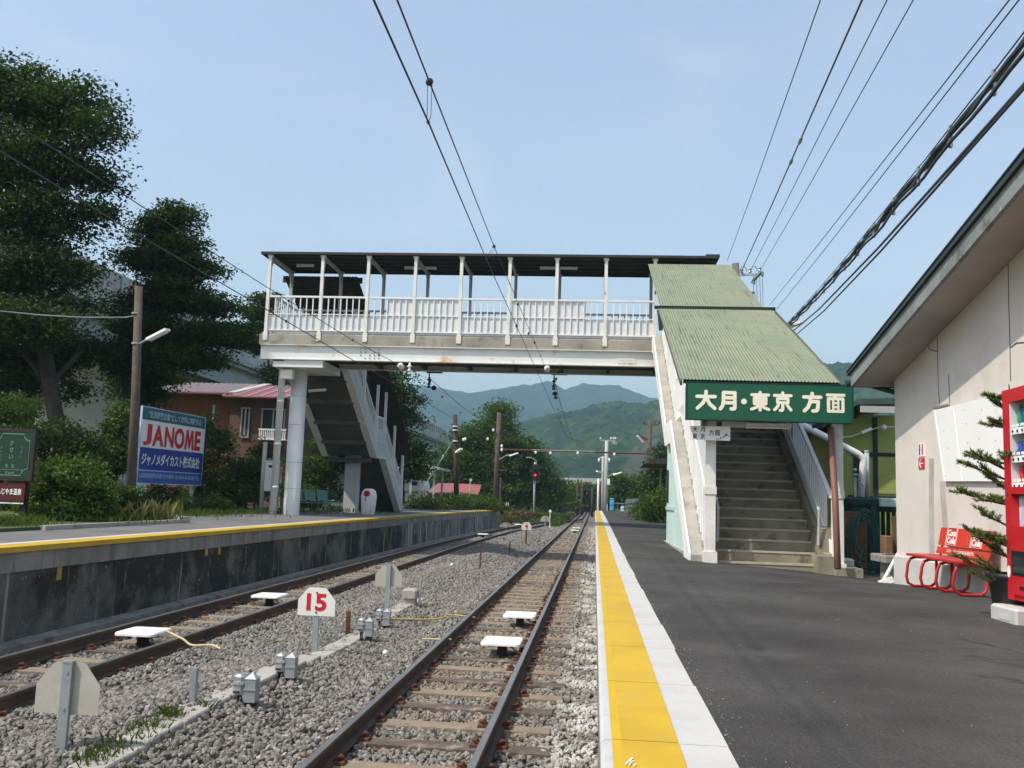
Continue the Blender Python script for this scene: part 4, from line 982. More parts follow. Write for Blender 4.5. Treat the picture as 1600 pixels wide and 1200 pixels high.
# lamps under the roofs
def lamp(label, c, L, ax, group='fluorescent lamps of the footbridge'):
    t = thing('fluorescent_lamp', label, 'lamp', c, group); c = Vector(c); d = Vector(ax).normalized() * L / 2; sd = d.cross(Vector((0, 0, 1))).normalized()
    m = MB(); m.bar(c - d, c + d, .11, .05); part('housing', m, 'plastic_white', t)
    m = MB(); m.tube([c - d * .95 - Vector((0, 0, .05)), c + d * .95 - Vector((0, 0, .05))], .018, 8); part('tube', m, 'white', t)
    m = MB(); m.bar(c - d * .99 - Vector((0, 0, .045)), c - d * .93 - Vector((0, 0, .045)), .06, .06); m.bar(c + d * .93 - Vector((0, 0, .045)), c + d * .99 - Vector((0, 0, .045)), .06, .06); part('socket', m, 'white', t)
lamp('white fluorescent lamp under the bridge roof near its right end', aty(873, 418, 30.2), 1.25, (1, 0, 0))
lamp('white fluorescent lamp under the bridge roof above the left infill panel', aty(657, 418, 30.4), 1.1, (1, 0, 0))
lamp('short fluorescent lamp under the bridge roof at its left end', aty(477, 414, 30.4), .6, (1, 0, 0))
lamp('fluorescent lamp under the soffit beside the big left column', aty(496, 609, 31.5), .7, (.35, .5, .1))
lamp('fluorescent lamp under the green direction sign at the stair entrance', aty(1201, 664, 16.75), .78, (1, 0, 0))

# big direction sign
a = aty(1073, 654, 16.35); b = aty(1333, 656, 16.35); tt = aty(1073, 597, 16.35)
sx0, sx1, sz0, sz1 = a.x, b.x, a.z, tt.z + .005
t = thing('direction_sign', 'big dark green sign with cream Japanese letters above the stair entrance', 'sign', (sx0, 16.35, sz0))
m = MB(); m.bbox((sx0, 16.36, sz0), (sx1, 16.52, sz1), .006); pnl = part('panel', m, 'sign_green', t)
m = MB()
for lo, hi in (((sx0 - .012, 16.35, sz0 - .012), (sx1 + .012, 16.53, sz0 - .001)), ((sx0 - .012, 16.35, sz1 + .001), (sx1 + .012, 16.53, sz1 + .012))): m.box(lo, hi)
m.box((sx0 - .012, 16.35, sz0), (sx0 - .001, 16.53, sz1)); m.box((sx1 + .001, 16.35, sz0), (sx1 + .012, 16.53, sz1)); part('frame', m, 'fence_green', t)
W = sx1 - sx0; H = sz1 - sz0
# rounded brush-free lettering: each character is a set of flat strokes with round ends
KANJI = {
 '大': [[(.04, .70), (.96, .70)], [(.5, .98), (.48, .66), (.36, .36), (.06, .05)], [(.53, .62), (.68, .30), (.95, .05)]],
 '月': [[(.22, .94), (.22, .45), (.17, .2), (.05, .04)], [(.22, .94), (.86, .94), (.86, .1), (.80, .04), (.66, .05)], [(.24, .66), (.84, .66)], [(.24, .38), (.84, .38)]],
 '東': [[(.06, .86), (.94, .86)], [(.20, .70), (.80, .70), (.80, .36), (.20, .36), (.20, .70)], [(.22, .53), (.78, .53)], [(.5, 1.0), (.5, .02)], [(.46, .33), (.30, .16), (.05, .06)], [(.54, .33), (.70, .16), (.95, .06)]],
 '京': [[(.5, 1.0), (.5, .88)], [(.05, .85), (.95, .85)], [(.22, .68), (.78, .68), (.78, .46), (.22, .46), (.22, .68)], [(.5, .44), (.5, .08), (.46, .03), (.36, .03)], [(.26, .32), (.18, .18), (.06, .06)], [(.74, .32), (.84, .18), (.94, .06)]],
 '方': [[(.5, 1.0), (.5, .86)], [(.05, .80), (.95, .80)], [(.42, .78), (.38, .5), (.28, .24), (.08, .04)], [(.42, .56), (.82, .56), (.80, .2), (.74, .06), (.54, .04)]],
 '面': [[(.04, .94), (.96, .94)], [(.48, .92), (.42, .76)], [(.10, .74), (.90, .74), (.90, .05), (.10, .05), (.10, .74)], [(.36, .72), (.36, .07)], [(.64, .72), (.64, .07)], [(.38, .50), (.62, .50)], [(.38, .28), (.62, .28)]],
}
def stroke_char(ch, x0, x1, z0, z1, y, r, par, mat='cream'):
    m = MB(); k = 0
    for st in KANJI[ch]:
        for (a0, b0), (a1, b1) in zip(st[:-1], st[1:]):
            p = Vector((x0 + a0 * (x1 - x0), 0, z0 + b0 * (z1 - z0))); q = Vector((x0 + a1 * (x1 - x0), 0, z0 + b1 * (z1 - z0)))
            th = math.atan2(q.z - p.z, q.x - p.x); poly = []
            rr = r * (.72 if ch == '面' and abs(a0 - a1) < .3 and .05 < b0 < .73 and .2 < a0 < .8 else 1)
            for c, s0 in ((q, -90), (p, 90)):
                for i in range(7): t_ = th + R(s0 + 30 * i); poly.append(Vector((c.x + rr * math.cos(t_), y - .0004 * k, c.z + rr * math.sin(t_))))
            m.prism(poly, (0, .006 + .0004 * k, 0)); k += 1
    return part('lettering', m, mat, par)
for s, u0, u1 in (('大', 1088, 1119), ('月', 1125, 1153), ('東', 1174, 1204), ('京', 1210, 1239), ('方', 1256, 1285), ('面', 1293, 1321)):
    x0 = sx0 + (u0 - 1073) / 260.5 * W; x1 = sx0 + (u1 - 1073) / 260.5 * W
    stroke_char(s, x0, x1, sz0 + .27 * H, sz0 + .76 * H, 16.353, .026 if s in '東京面' else .031, pnl)
m = MB(); dxx = sx0 + (1163.5 - 1073) / 260.5 * W; m.cyl((dxx, 16.356, sz0 + H * .5), (dxx, 16.35, sz0 + H * .5), .05, 16); part('lettering', m, 'cream', pnl)
m = MB(); m.box((sx0 + .3, 16.53, sz0 - .1), (sx0 + .36, 16.9, sz0 + .1)); part('bracket', m, 'soffit_steel', t); m = MB(); m.box((sx1 - .5, 16.53, sz0 - .04), (sx1 - .44, 17.2, sz0 + .02)); part('bracket', m, 'soffit_steel', t)
# small white sign on the post
a = aty(1078, 687, 16.6); b = aty(1141, 687, 16.6); c = aty(1078, 665, 16.6)
t = thing('small_direction_sign', 'small white sign with black Japanese letters and stair symbol on the left stair post', 'sign', (a.x, 16.6, a.z))
m = MB(); m.box((a.x, 16.6, a.z), (b.x, 16.612, c.z)); pnl = part('panel', m, 'white', t); W = b.x - a.x; H = c.z - a.z
for s, x0, z0, w_, h_ in (('大', .06, .56, .12, .38), ('月', .26, .56, .11, .38), ('東', .06, .08, .12, .38), ('京', .26, .08, .11, .38), ('方', .47, .34, .13, .38), ('面', .62, .34, .13, .38)):
    text('lettering', s, (a.x + x0 * W, 16.597, a.z + z0 * H), (1, 0, 0), (0, 0, 1), w_ * W, h_ * H, 'black', pnl, .012, .002)
m = MB(); q = [(.64, .10), (.76, .10), (.76, .22), (.84, .22), (.84, .34), (.91, .34), (.91, .5)]
for (x0, z0), (x1, z1) in zip(q[:-1], q[1:]): m.bar((a.x + x0 * W, 16.598, a.z + z0 * H), (a.x + x1 * W, 16.598, a.z + z1 * H), .008, .008)
for x0, z0, x1, z1 in ((.84, .5, .98, .3), (.86, .28, .93, .56)): m.bar((a.x + x0 * W, 16.598, a.z + z0 * H), (a.x + x1 * W, 16.598, a.z + z1 * H), .008, .008)
part('stair_symbol', m, 'black', pnl)
a = aty(1129, 667, 16.9); m = MB(); m.box((a.x, 16.9, a.z), (a.x + .45, 16.96, a.z + .16)); single('wall_box', m, 'rusty_white', 'pale rusty box fixed below the green sign left of the lamp', 'box')
# triangular mark on left panel
a = aty(1064, 641, 17.0); m = MB(); m.prism([(a.x - .05, 17.0, a.z), (a.x + .05, 17.0, a.z + .14), (a.x + .06, 17.0, a.z - .12)], (0, .01, 0)); single('small_plate', m, 'white', 'small white diamond plate on the left stair panel below the green roof', 'plate')
# loudspeaker / insulators hung under the girder
def insulator(label, u, v, y, s=1.0, horiz=False):
    p = aty(u, v, y); m = MB(); ax = Matrix.Rotation(R(82), 3, 'X') if horiz else None
    s = s * .8; m.lathe([(.02 * s, -.16 * s), (.03 * s, -.15 * s), (.10 * s, -.11 * s), (.04 * s, -.07 * s), (.035 * s, -.01 * s), (.10 * s, .03 * s), (.04 * s, .07 * s), (.03 * s, .13 * s), (.02 * s, .16 * s)], p, 14, None, ax)
    return single('insulator', m, 'plastic_white', label, 'insulator', 'insulators hung under the footbridge', smooth=True)
insulator('white insulator facing the camera below the left part of the girder', 626, 572, 28.75, 1.3, True)
insulator('white insulator standing below the girder beside the one facing the camera', 640, 574, 28.8, 1.2)
insulator('white insulator on the girder bottom where the near track wire ends', 855, 576, 28.8, 1.2, True)
for u, v, y, lab in ((671, 583, 31.3, 'dark wire hanger below the girder above the left track'), (866, 586, 31.3, 'dark wire hanger below the girder above the near track')):
    p = aty(u, v, y); m = MB(); m.box((p.x - .1, y - .04, p.z + .0), (p.x + .45, y + .04, p.z + .09)); m.lathe([(.02, -.42), (.09, -.38), (.03, -.34), (.03, -.26), (.09, -.22), (.03, -.18), (.02, 0)], p, 10); m.lathe([(.0, -.02), (.06, .0), (.06, .06), (0, .08)], p + Vector((0, 0, -.5)), 8); m.box((p.x + .1, y - .2, p.z + .09), (p.x + .2, y + .02, GZ + .03))
    single('wire_hanger', m, 'wire', lab, 'hanger', 'wire hangers under the footbridge')

# ================================================================== LEFT SIDE
def bar_sign(): pass
# green station sign
t = thing('station_sign', 'dark green station sign with pale decorated border, a maroon board below it', 'sign', (-10.6, 16.9, LZ))
sy = 16.9
def q3(u, v, y=sy): return aty(u, v, y)
a = q3(45, 747); b = q3(45, 675); xl = q3(-11, 700).x; xr = a.x
m = MB(); m.box((xl, sy, a.z), (xr, sy + .05, b.z)); pnl = part('panel', m, 'station_green', t)
m = MB(); m.box((xl - .05, sy - .01, b.z), (xr + .06, sy + .07, b.z + .06)); m.box((xl - .05, sy - .01, a.z - .06), (xr + .06, sy + .07, a.z)); m.box((xr, sy - .012, a.z), (xr + .06, sy + .07, b.z)); m.box((xl - .06, sy - .012, a.z), (xl, sy + .07, b.z)); part('frame', m, 'frame_dark', t)
for x in (xr - .11, xl + .11):
    m = MB(); m.box((x - .05, sy + .072, LZ - .2), (x + .05, sy + .16, b.z + .05)); part('post', m, 'frame_dark', t)
W = xr - xl; H = b.z - a.z; m = MB()
def bl(pts, r=.008):
    for (x0, z0), (x1, z1) in zip(pts[:-1], pts[1:]): m.bar((xl + x0 * W, sy - .002, a.z + z0 * H), (xl + x1 * W, sy - .002, a.z + z1 * H), .006, r * 2)
def arc(cx, cz, a0, a1, r): return [(cx + r * math.cos(R(k)) * H / W, cz + r * math.sin(R(k))) for k in np.linspace(a0, a1, 6)]
bl(arc(.05, .95, -90, 0, .15) + arc(.95, .95, 180, 270, .15) + arc(.95, .05, 90, 180, .15) + arc(.05, .05, 0, 90, .15) + arc(.05, .95, -90, -80, .15)); bl([(.12, .17), (.88, .17)], .004); part('border', m, 'mint', pnl)
for s, x0, z0, w_, h_ in (('か', .44, .70, .10, .11), ('せ', .44, .55, .10, .11), ('い', .44, .40, .10, .10), ('禾', .36, .21, .08, .08), ('生', .52, .21, .08, .08), ('Kasei', .39, .08, .22, .055)):
    text('lettering', s, (xl + x0 * W, sy - .004, a.z + z0 * H), (1, 0, 0), (0, 0, 1), w_ * W, h_ * H, 'mint', pnl, .01, .002)
for s, x0, z0 in (('つ', .72, .62), ('る', .72, .53), ('し', .72, .44), ('あ', .20, .62), ('か', .20, .53), ('さ', .20, .44), ('か', .20, .35)): text('lettering', s, (xl + x0 * W, sy - .004, a.z + z0 * H), (1, 0, 0), (0, 0, 1), .05 * W, .06 * H, 'mint', pnl, .0, .002)
c = q3(36, 783); d_ = q3(36, 755); xr2 = c.x
m = MB(); m.box((xl, sy + .02, c.z), (xr2, sy + .06, d_.z)); mr = part('lower_panel', m, 'sign_maroon', t); H2 = d_.z - c.z
text('lettering', 'ふじやま温泉', (xl + .22 * (xr2 - xl), sy + .015, c.z + .33 * H2), (1, 0, 0), (0, 0, 1), .70 * (xr2 - xl), .36 * H2, 'white', mr, .02, .002)
e = q3(36, 789); m = MB(); m.box((xl, sy + .02, e.z), (xr2, sy + .05, c.z - .01)); wp = part('lower_strip', m, 'frame_dark', t)
m = MB(); rd = random.Random(4)
for k in range(22): x = xl + (k + .4) / 22.5 * (xr2 - xl); m.box((x, sy + .016, e.z + .015), (x + rd.uniform(.02, .035), sy + .019, c.z - .035))
part('small_print', m, 'white', wp)

# billboard
A = atx(214, 754, -13.0); yL = A.y; pl_ = A; pr_ = aty(314, 753, 29.3); top_l = aty(216, 635, yL)
dirx = Vector((pr_.x - pl_.x, pr_.y - pl_.y, 0)); Wb = dirx.length; dirx.normalize(); Hb = top_l.z - pl_.z; nb = Vector((dirx.y, -dirx.x, 0)); zb0 = pl_.z
t = thing('billboard', 'teal, white and blue billboard with big red letters on two posts behind the shrubs', 'billboard', (pl_.x, pl_.y, LZ))
def bq(x0, z0, x1, z1, mat, off, name='panel', par=None):
    m = MB(); o = Vector((pl_.x, pl_.y, zb0)) + nb * off
    m.prism([o + dirx * (x0 * Wb) + Vector((0, 0, z0 * Hb)), o + dirx * (x1 * Wb) + Vector((0, 0, z0 * Hb)), o + dirx * (x1 * Wb) + Vector((0, 0, z1 * Hb)), o + dirx * (x0 * Wb) + Vector((0, 0, z1 * Hb))], nb * -.02)
    return part(name, m, mat, par or t)
def bt(s, x0, z0, w_, h_, mat, bold, par):
    o = Vector((pl_.x, pl_.y, zb0)) + nb * .012 + dirx * (x0 * Wb) + Vector((0, 0, z0 * Hb)); return text('lettering', s, o, dirx, (0, 0, 1), w_ * Wb, h_ * Hb, mat, par, bold, .003)
bd = bq(0, 0, 1, 1, 'galvanised', -.03, 'backing')
p_ = bq(0, .835, 1, 1, 'bill_teal', 0); bt('“生活提案企業”として世界に飛躍する', .08, .868, .84, .095, 'bill_line', .012, p_)
p_ = bq(0, .47, 1, .835, 'bill_white', 0); bt('J', .03, .50, .12, .285, 'text_red', .03, p_); bt('A', .165, .50, .165, .285, 'text_red', .03, p_); bt('N', .345, .50, .14, .285, 'text_red', .03, p_); bt('O', .495, .495, .16, .295, 'text_red', .035, p_); bt('E', .83, .50, .10, .285, 'text_red', .04, p_)
m = MB(); o = Vector((pl_.x, pl_.y, zb0)) + nb * .012
mp = [(0, 0), (.14, 1), (.34, 1), (.5, .48), (.66, 1), (.86, 1), (1, 0), (.79, 0), (.72, .62), (.56, .06), (.44, .06), (.28, .62), (.21, 0)]
m.prism([o + dirx * ((.665 + .155 * a) * Wb) + Vector((0, 0, (.50 + .285 * b) * Hb)) for a, b in mp], nb * .003); part('lettering', m, 'text_red', p_)
p_ = bq(0, .168, 1, .47, 'bill_blue', 0); bt('ジャノメダイカスト株式会社', .03, .235, .91, .165, 'bill_white', .022, p_)
bq(0, .16, 1, .172, 'bill_line', .003, 'stripe')
p_ = bq(0, 0, 1, .160, 'bill_blue2', 0); bt('山梨県都留市井倉川775番地 TEL.0554-45-8550(代表)', .02, .055, .93, .075, 'bill_line', .004, p_)
m = MB()
for x0, z0, x1, z1 in ((0, -.012, 1, 0), (0, 1, 1, 1.012), (-.008, -.012, 0, 1.012), (1, -.012, 1.008, 1.012)):
    o = Vector((pl_.x, pl_.y, zb0)) + nb * .005; m.prism([o + dirx * (x0 * Wb) + Vector((0, 0, z0 * Hb)), o + dirx * (x1 * Wb) + Vector((0, 0, z0 * Hb)), o + dirx * (x1 * Wb) + Vector((0, 0, z1 * Hb)), o + dirx * (x0 * Wb) + Vector((0, 0, z1 * Hb))], nb * -.06)
part('frame', m, 'bill_line', t)
for k in (.46, .90):
    o = Vector((pl_.x, pl_.y, 0)) - nb * .1 + dirx * k * Wb; m = MB(); m.box((o.x - .06, o.y - .06, LZ - .3), (o.x + .06, o.y + .06, zb0 + Hb)); part('post', m, 'galvanised', t)

# wooden pole with lamp, left
def lamp_pole(label, ub, vb, ut, vt, y, arm, r=.11, mat='pole_wood', z0=None, group=None):
    b = aty(ub, vb, y); tp = aty(ut, vt, y); t = thing('lamp_pole', label, 'lamp pole', (b.x, y, b.z), group)
    m = MB(); m.tube([b - Vector((0, 0, .4)), b.lerp(tp, .5) + Vector((.02, 0, 0)), tp], [r * 1.1, r, r * .88], 12); part('pole', m, mat, t, True)
    for ua, va, uz, vz in arm:
        p = aty(ua, va, y - r); q = aty(uz, vz, y - .5); m = MB(); d = (q - p); m.tube([p, p + d * .35 + Vector((0, 0, .03))], .028, 8); part('arm', m, 'galvanised', t)
        m = MB(); m.bar(p + d * .3, p + d * 1.0, .16, .06); h = part('lamp_head', m, 'plastic_white', t); m = MB(); m.bar(p + d * .36 + Vector((0, 0, -.045)), p + d * .96 + Vector((0, 0, -.045)), .1, .03); part('lens', m, 'white', h)
    return t
t = lamp_pole('brown wooden pole with one white lamp arm beside the billboard', 204, 800, 217, 448, 22.0, [(219, 537, 262, 515)])
for v in (537, 490): m = MB(); p = aty(213.5, v, 22.0); m.lathe([(.125, -.02), (.125, .02)], p, 12); part('clamp_band', m, 'galvanised', t)
m = MB(); a = aty(214, 494, 21.95); q = [aty(u, v, y) for u, v, y in ((-60, 480, 20), (0, 486, 20.6), (60, 492, 21.1), (130, 496, 21.5), (195, 496, 21.9), (213, 493, 21.95))]; m.tube(q, .016, 6); single('overhead_cable', m, 'galvanised', 'pale sagging cable running left from the wooden lamp pole', 'cable')

# white control cabinet on its pole
y = 30.5; a = aty(399, 763, y); b = aty(434, 722, y); t = thing('control_cabinet', 'white metal cabinet on a grey pole with a yellow foot post', 'cabinet', (a.x, y, LZ))
x0 = aty(414, 765, y).x; x1 = aty(433, 765, y).x; m = MB(); m.bbox((x0, y - .12, a.z - .08), (x1, y + .14, b.z), .01); m.box((x0 - .02, y - .14, b.z + .001), (x1 + .02, y + .16, b.z + .04)); part('body', m, 'cabinet', t)
m = MB(); m.box((x0 + .03, y - .13, a.z - .04), (x1 - .05, y - .121, b.z - .05)); dr = part('door', m, 'cabinet', t); m = MB(); m.box((x1 - .1, y - .145, a.z + .35), (x1 - .07, y - .131, a.z + .47)); part('handle', m, 'black', dr)
m = MB(); m.box((x0 + .12, y - .134, b.z - .2), (x1 - .12, y - .131, b.z - .11)); part('label_plate', m, 'black', dr)
p = aty(414, 700, y + .2); m = MB(); m.cyl((p.x - .02, y + .22, LZ - .2), (p.x, y + .22, aty(414, 690, y).z), .075, 12); part('pole', m, 'pole_concrete', t, True)
p = aty(428, 780, y); m = MB(); m.cyl((p.x, y, LZ - .2), (p.x, y, a.z - .08), .045, 10); part('foot_post', m, 'yellow_post', t)

# rows of plastic seats
def make_bench(label, x, y, n, rot, first=None):
    t = thing('seat_row', label, 'bench', (0, 0, 0), 'teal seat rows on the left platform')
    m = MB(); L = n * .5; m.box((-L / 2, -.03, .34), (L / 2, .03, .38))
    for s in (-L / 2 + .2, L / 2 - .2): m.tube([(s, .0, .35), (s, .0, .06), (s, -.25, .02), (s, .25, .02)], .025, 6)
    part('frame', m, 'galvanised', t)
    for k in range(n):
        c = -L / 2 + .25 + k * .5; m = MB()
        pr = [(-.24, .42), (-.22, .44), (.0, .415), (.16, .43), (.22, .50), (.30, .80), (.32, .84)]
        vs = []
        for py, pz in pr:
            for s in (-.21, -.19, .19, .21): vs.append((c + s, py, pz + (.03 if abs(s) > .2 else 0)))
        n_ = len(pr); m.add(vs + [(a, b + .012, c2 - .012) for a, b, c2 in vs], [(4 * i + j, 4 * i + j + 1, 4 * i + 5 + j, 4 * i + 4 + j) for i in range(n_ - 1) for j in range(3)] + [(4 * n_ + 4 * i + j, 4 * n_ + 4 * i + 4 + j, 4 * n_ + 4 * i + 5 + j, 4 * n_ + 4 * i + j + 1) for i in range(n_ - 1) for j in range(3)])
        part('seat', m, 'seat_teal', t, True)
    t.location = (x, y, LZ + .04); t.rotation_euler.z = rot; return t
for o in (): pass
p = aty(385, 795, 31.5); make_bench('teal plastic seat row left of the white cabinet', p.x - .1, 31.5, 3, R(55))
p = aty(487, 795, 34); make_bench('teal plastic seat row between the round column and the square pillar, near one', p.x, 34, 3, R(40))
p = aty(520, 792, 37.5); make_bench('teal plastic seat row between the round column and the square pillar, far one', p.x, 37.5, 3, R(75))
# white standing thing
p = aty(575, 803, 35); m = MB(); t = thing('bin_stand', 'white rounded bin with a red flower shape, right of the square pillar', 'bin', (p.x, 35, LZ))
m.lathe([(.24, 0), (.25, .02), (.29, .5), (.30, .72), (.25, .9), (.16, .97), (.05, .985)], (p.x, 35, LZ + .01), 20); part('body', m, 'plastic_white', t, True)
m = MB(); 
for k in range(6): a = k * 1.05; m.lathe([(.0, -.05), (.06, -.03), (.07, .0), (.05, .04), (0, .05)], (p.x - .02 + .07 * math.cos(a), 34.72, LZ + .80 + .07 * math.sin(a)), 8)
part('flower', m, 'text_red', t, True)
m = MB(); m.tube([(p.x - .05, 34.72, LZ + .74), (p.x - .06, 34.69, LZ + .6), (p.x - .02, 34.7, LZ + .52)], .02, 6); part('ribbon', m, 'text_red', t)

# fence behind the seats
def rail_fence(label, pts, h, group=None, mat='galvanised', wire=True):
    t = thing('wire_fence', label, 'fence', pts[0], group); m = MB(); pp = [Vector(p) for p in pts]
    for a, b in zip(pp[:-1], pp[1:]): m.tube([a + Vector((0, 0, h)), b + Vector((0, 0, h))], .025, 6)
    part('top_rail', m, mat, t)
    for a, b in zip(pp[:-1], pp[1:]):
        n = max(1, int((b - a).length / 2))
        for k in range(n):
            q = a.lerp(b, k / n); m = MB(); m.cyl(q - Vector((0, 0, .1)), q + Vector((0, 0, h)), .025, 6); part('post', m, mat, t)
    m = MB()
    for a, b in zip(pp[:-1], pp[1:]):
        n = int((b - a).length / .16)
        for k in range(n): q = a.lerp(b, k / n); m.bar(q, q + Vector((0, 0, h)), .006, .006)
        for k in range(6): m.bar(a + Vector((0, 0, h * (k + .5) / 6)), b + Vector((0, 0, h * (k + .5) / 6)), .006, .006)
    part('mesh', m, mat, t); return t
rail_fence('grey wire fence behind the seats on the left platform', [(-16.2, 31, .2), (-13.4, 36, .2), (-12.4, 42, .2), (-12, 50, .2)], 1.25)

# house
HY = 41.0
def h(u, v, y=HY): return aty(u, v, y)
t = thing('house', 'terracotta and brown house with a red metal roof behind the platform shrubs', 'house', (h(380, 720).x, HY, 0))
zr_, ze_ = h(380, 588).z, h(380, 614).z; xg = h(392, 600).x; xL = h(250, 600).x
gy = 44.0
m = MB(); X0, X1 = xL - .3, h(372, 650).x
xB = h(366, 650).x; m.box((X0, HY + .1, 0), (xB, HY + 7, ze_ + .02)); 
wA = part('wall', m, 'brick_wall', t)
m = MB(); m.box((xB + .002, HY - .5, 0), (h(446, 650).x + .2, HY + 6, ze_ - .25)); m.prism([(X1 - .5, HY + .05, ze_ - .02), (X1 - .5, HY + 6.9, ze_ - .02), (X1 - .5, HY + 3.5, zr_ - .1)], (.3, 0, 0)); wB = part('wall', m, 'brown_wall', t)
def slope(p0, xv, yv, n, mat='red_roof', name='roof'):
    p0, xv, yv = Vector(p0), Vector(xv), Vector(yv); m = MB(); nr = xv.cross(yv).normalized(); m.prism([p0, p0 + xv, p0 + xv + yv, p0 + yv], nr * -.06); o = part(name, m, mat, t)
    s = MB()
    for k in range(n + 1): a = p0 + xv * (k / n) + nr * .015; s.bar(a, a + yv, .05, .06, up=nr)
    part('seam', s, 'roof_edge', o); return o
slope((X0, HY - .9, ze_ - .12), (X1 - X0, 0, 0), (0, 4.4, zr_ - ze_ + .15), 16); slope((X1, HY + 7.9, ze_ - .12), (X0 - X1, 0, 0), (0, -4.4, zr_ - ze_ + .15), 16)
m = MB()
m.bar((X1 + .02, HY - .9, ze_ - .12), (X1 + .02, HY + 3.5, zr_ + .03), .36, .13); m.bar((X1 + .02, HY + 7.9, ze_ - .12), (X1 + .02, HY + 3.5, zr_ + .03), .36, .13); part('verge', m, 'roof_edge', t)
xw = h(400, 620).x
slope((X1 - .3, HY - 1.2, h(400, 624).z), (h(452, 620).x + .6 - X1, 0, 0), (0, 3.6, h(400, 597).z - h(400, 624).z + .1), 5)
for (u0, v0, u1, v1, yy, nm) in ((376, 683, 391, 638, HY - .52, 'left'), (408, 684, 446, 640, HY - .52, 'right')):
    a = h(u0, v0, yy); b = h(u1, v1, yy); m = MB(); m.box((a.x, yy - .04, a.z), (b.x, yy - .02, b.z)); w_ = part('window', m, 'glass_dark', t)
    m = MB()
    for x in (a.x, (a.x + b.x) / 2, b.x): m.box((x - .03, yy - .07, a.z), (x + .03, yy - .042, b.z))
    for z in (a.z, b.z): m.box((a.x - .05, yy - .07, z - .03), (b.x + .05, yy - .041, z + .03))
    part('frame', m, 'galvanised', w_)
a = h(404, 687, HY - .9); b = h(448, 672, HY - .9); m = MB(); m.box((a.x, HY - 1.0, b.z - .04), (b.x, HY - .93, b.z + .03)); m.box((a.x, HY - 1.0, a.z), (b.x, HY - .6, a.z + .05))
for k in range(14): x = a.x + (b.x - a.x) * (k + .5) / 14; m.box((x - .02, HY - .98, a.z + .05), (x + .02, HY - .95, b.z - .04))
part('balcony', m, 'white_paint', t)
m = MB(); m.box((h(331, 650).x, HY + .05, h(331, 655).z), (h(334, 650).x, HY + .09, h(331, 632).z)); part('downpipe', m, 'white_paint', t)

# expressway viaduct behind the trees
def viaduct(label, XV, y0, y1, zt, zb_, zg, grp=None):
    t = thing('viaduct', label, 'viaduct', (XV, y0, 0), grp); m = MB()
    m.box((XV - 10, y0, zg), (XV + .2, y1, zb_)); m.box((XV - .15, y0, zb_), (XV + .2, y1, zb_ + .9)); part('deck', m, 'viaduct', t)
    m = MB(); m.box((XV + .21, y0, zg + .25), (XV + .5, y1, zg + .65)); m.box((XV - .6, y0, zg - 1.4), (XV - .4, y1, zg)); m.box((XV - 5, y0, zg - 1.4), (XV - 4.8, y1, zg)); part('girder', m, 'viaduct_girder', t)
    m = MB(); m.box((XV - .02, y0, zb_ + .9), (XV + .04, y1, zt)); nb_ = part('noise_barrier', m, 'viaduct', t)
    m = MB(); k = y0
    while k < y1: m.box((XV + .045, k, zb_ + .2), (XV + .16, k + .12, zt + .1)); k += 2.0
    m.box((XV + .045, y0, zb_ + 1.0), (XV + .1, y1, zb_ + 1.08)); part('barrier_posts', m, 'galvanised', nb_)
    k = y0 + 6; 
    while k < y1: 
        m = MB(); m.bbox((XV - 7, k, -1), (XV - 1.2, k + 2, zg - 1.35), .1); m.box((XV - 9, k - .2, zg - 2.6), (XV - .2, k + 2.2, zg - 1.4)); part('pier', m, 'viaduct', t); k += 28
    return t
a = atx(150, 410, -34); b = atx(400, 530, -34); c = atx(300, 560, -34)
viaduct('tall concrete expressway viaduct with panel noise barrier rising behind the left trees', -28, 21, 172, 13.2, 11.0, 10.3)

# trees and shrubs on the left
def T(u, v, y): p = aty(u, v, y); return (p.x, p.y, p.z)
def E(u, v, y, ru, rv, ry=None): k = y / F_PX; return (T(u, v, y), (ru * k, ry or ru * k, rv * k))
yy = 27.0
make_tree('cherry_tree', 'tall dark broadleaf tree at the left frame edge, with the largest crown', 'tree', T(100, 800, yy),
    [E(20, 150, yy, 90, 60), E(110, 175, yy, 80, 45), E(150, 205, yy - 1, 42, 24), E(50, 250, yy, 110, 50), E(140, 275, yy, 48, 30), E(60, 340, yy, 110, 45), E(165, 330, yy, 28, 20), E(60, 420, yy, 85, 48), E(120, 430, yy, 32, 20), E(40, 505, yy - 1, 90, 38), E(-70, 250, yy, 110, 150), E(-60, 480, yy, 110, 90), E(15, 590, yy + 1, 60, 40), E(130, 480, yy, 30, 16), E(60, 560, yy + 2, 80, 36), E(140, 540, yy + 2, 26, 24), E(115, 610, yy + 3, 26, 22)],
    90000, .15, 'leaf_dark', .28, [T(104, 800, yy), T(96, 700, yy), T(78, 600, yy), T(60, 480, yy), T(50, 330, yy), T(60, 200, yy)], 11, .42, .42)
yy = 31.0
make_tree('cherry_tree', 'dark spreading tree above the billboard, with the pointed top and long right branch', 'tree', T(168, 790, yy),
    [E(270, 340, yy, 38, 26), E(240, 365, yy, 40, 22), E(285, 390, yy, 40, 26), E(235, 410, yy, 58, 24), E(300, 420, yy, 42, 18), E(270, 460, yy, 65, 30), E(330, 480, yy, 40, 22), E(210, 480, yy, 40, 24), E(250, 520, yy, 80, 28), E(345, 520, yy, 48, 20), E(375, 535, yy, 24, 12), E(280, 560, yy, 70, 20), E(200, 560, yy, 50, 30), E(235, 590, yy + 2, 50, 18), E(205, 610, yy + 3, 36, 24), E(232, 620, yy + 2, 24, 22)],
    62000, .14, 'leaf_dark', .2, [T(150, 800, yy), T(162, 690, yy), T(185, 640, yy), T(215, 590, yy), T(245, 500, yy), T(262, 400, yy)], 12, .36, .36)
yy = 58
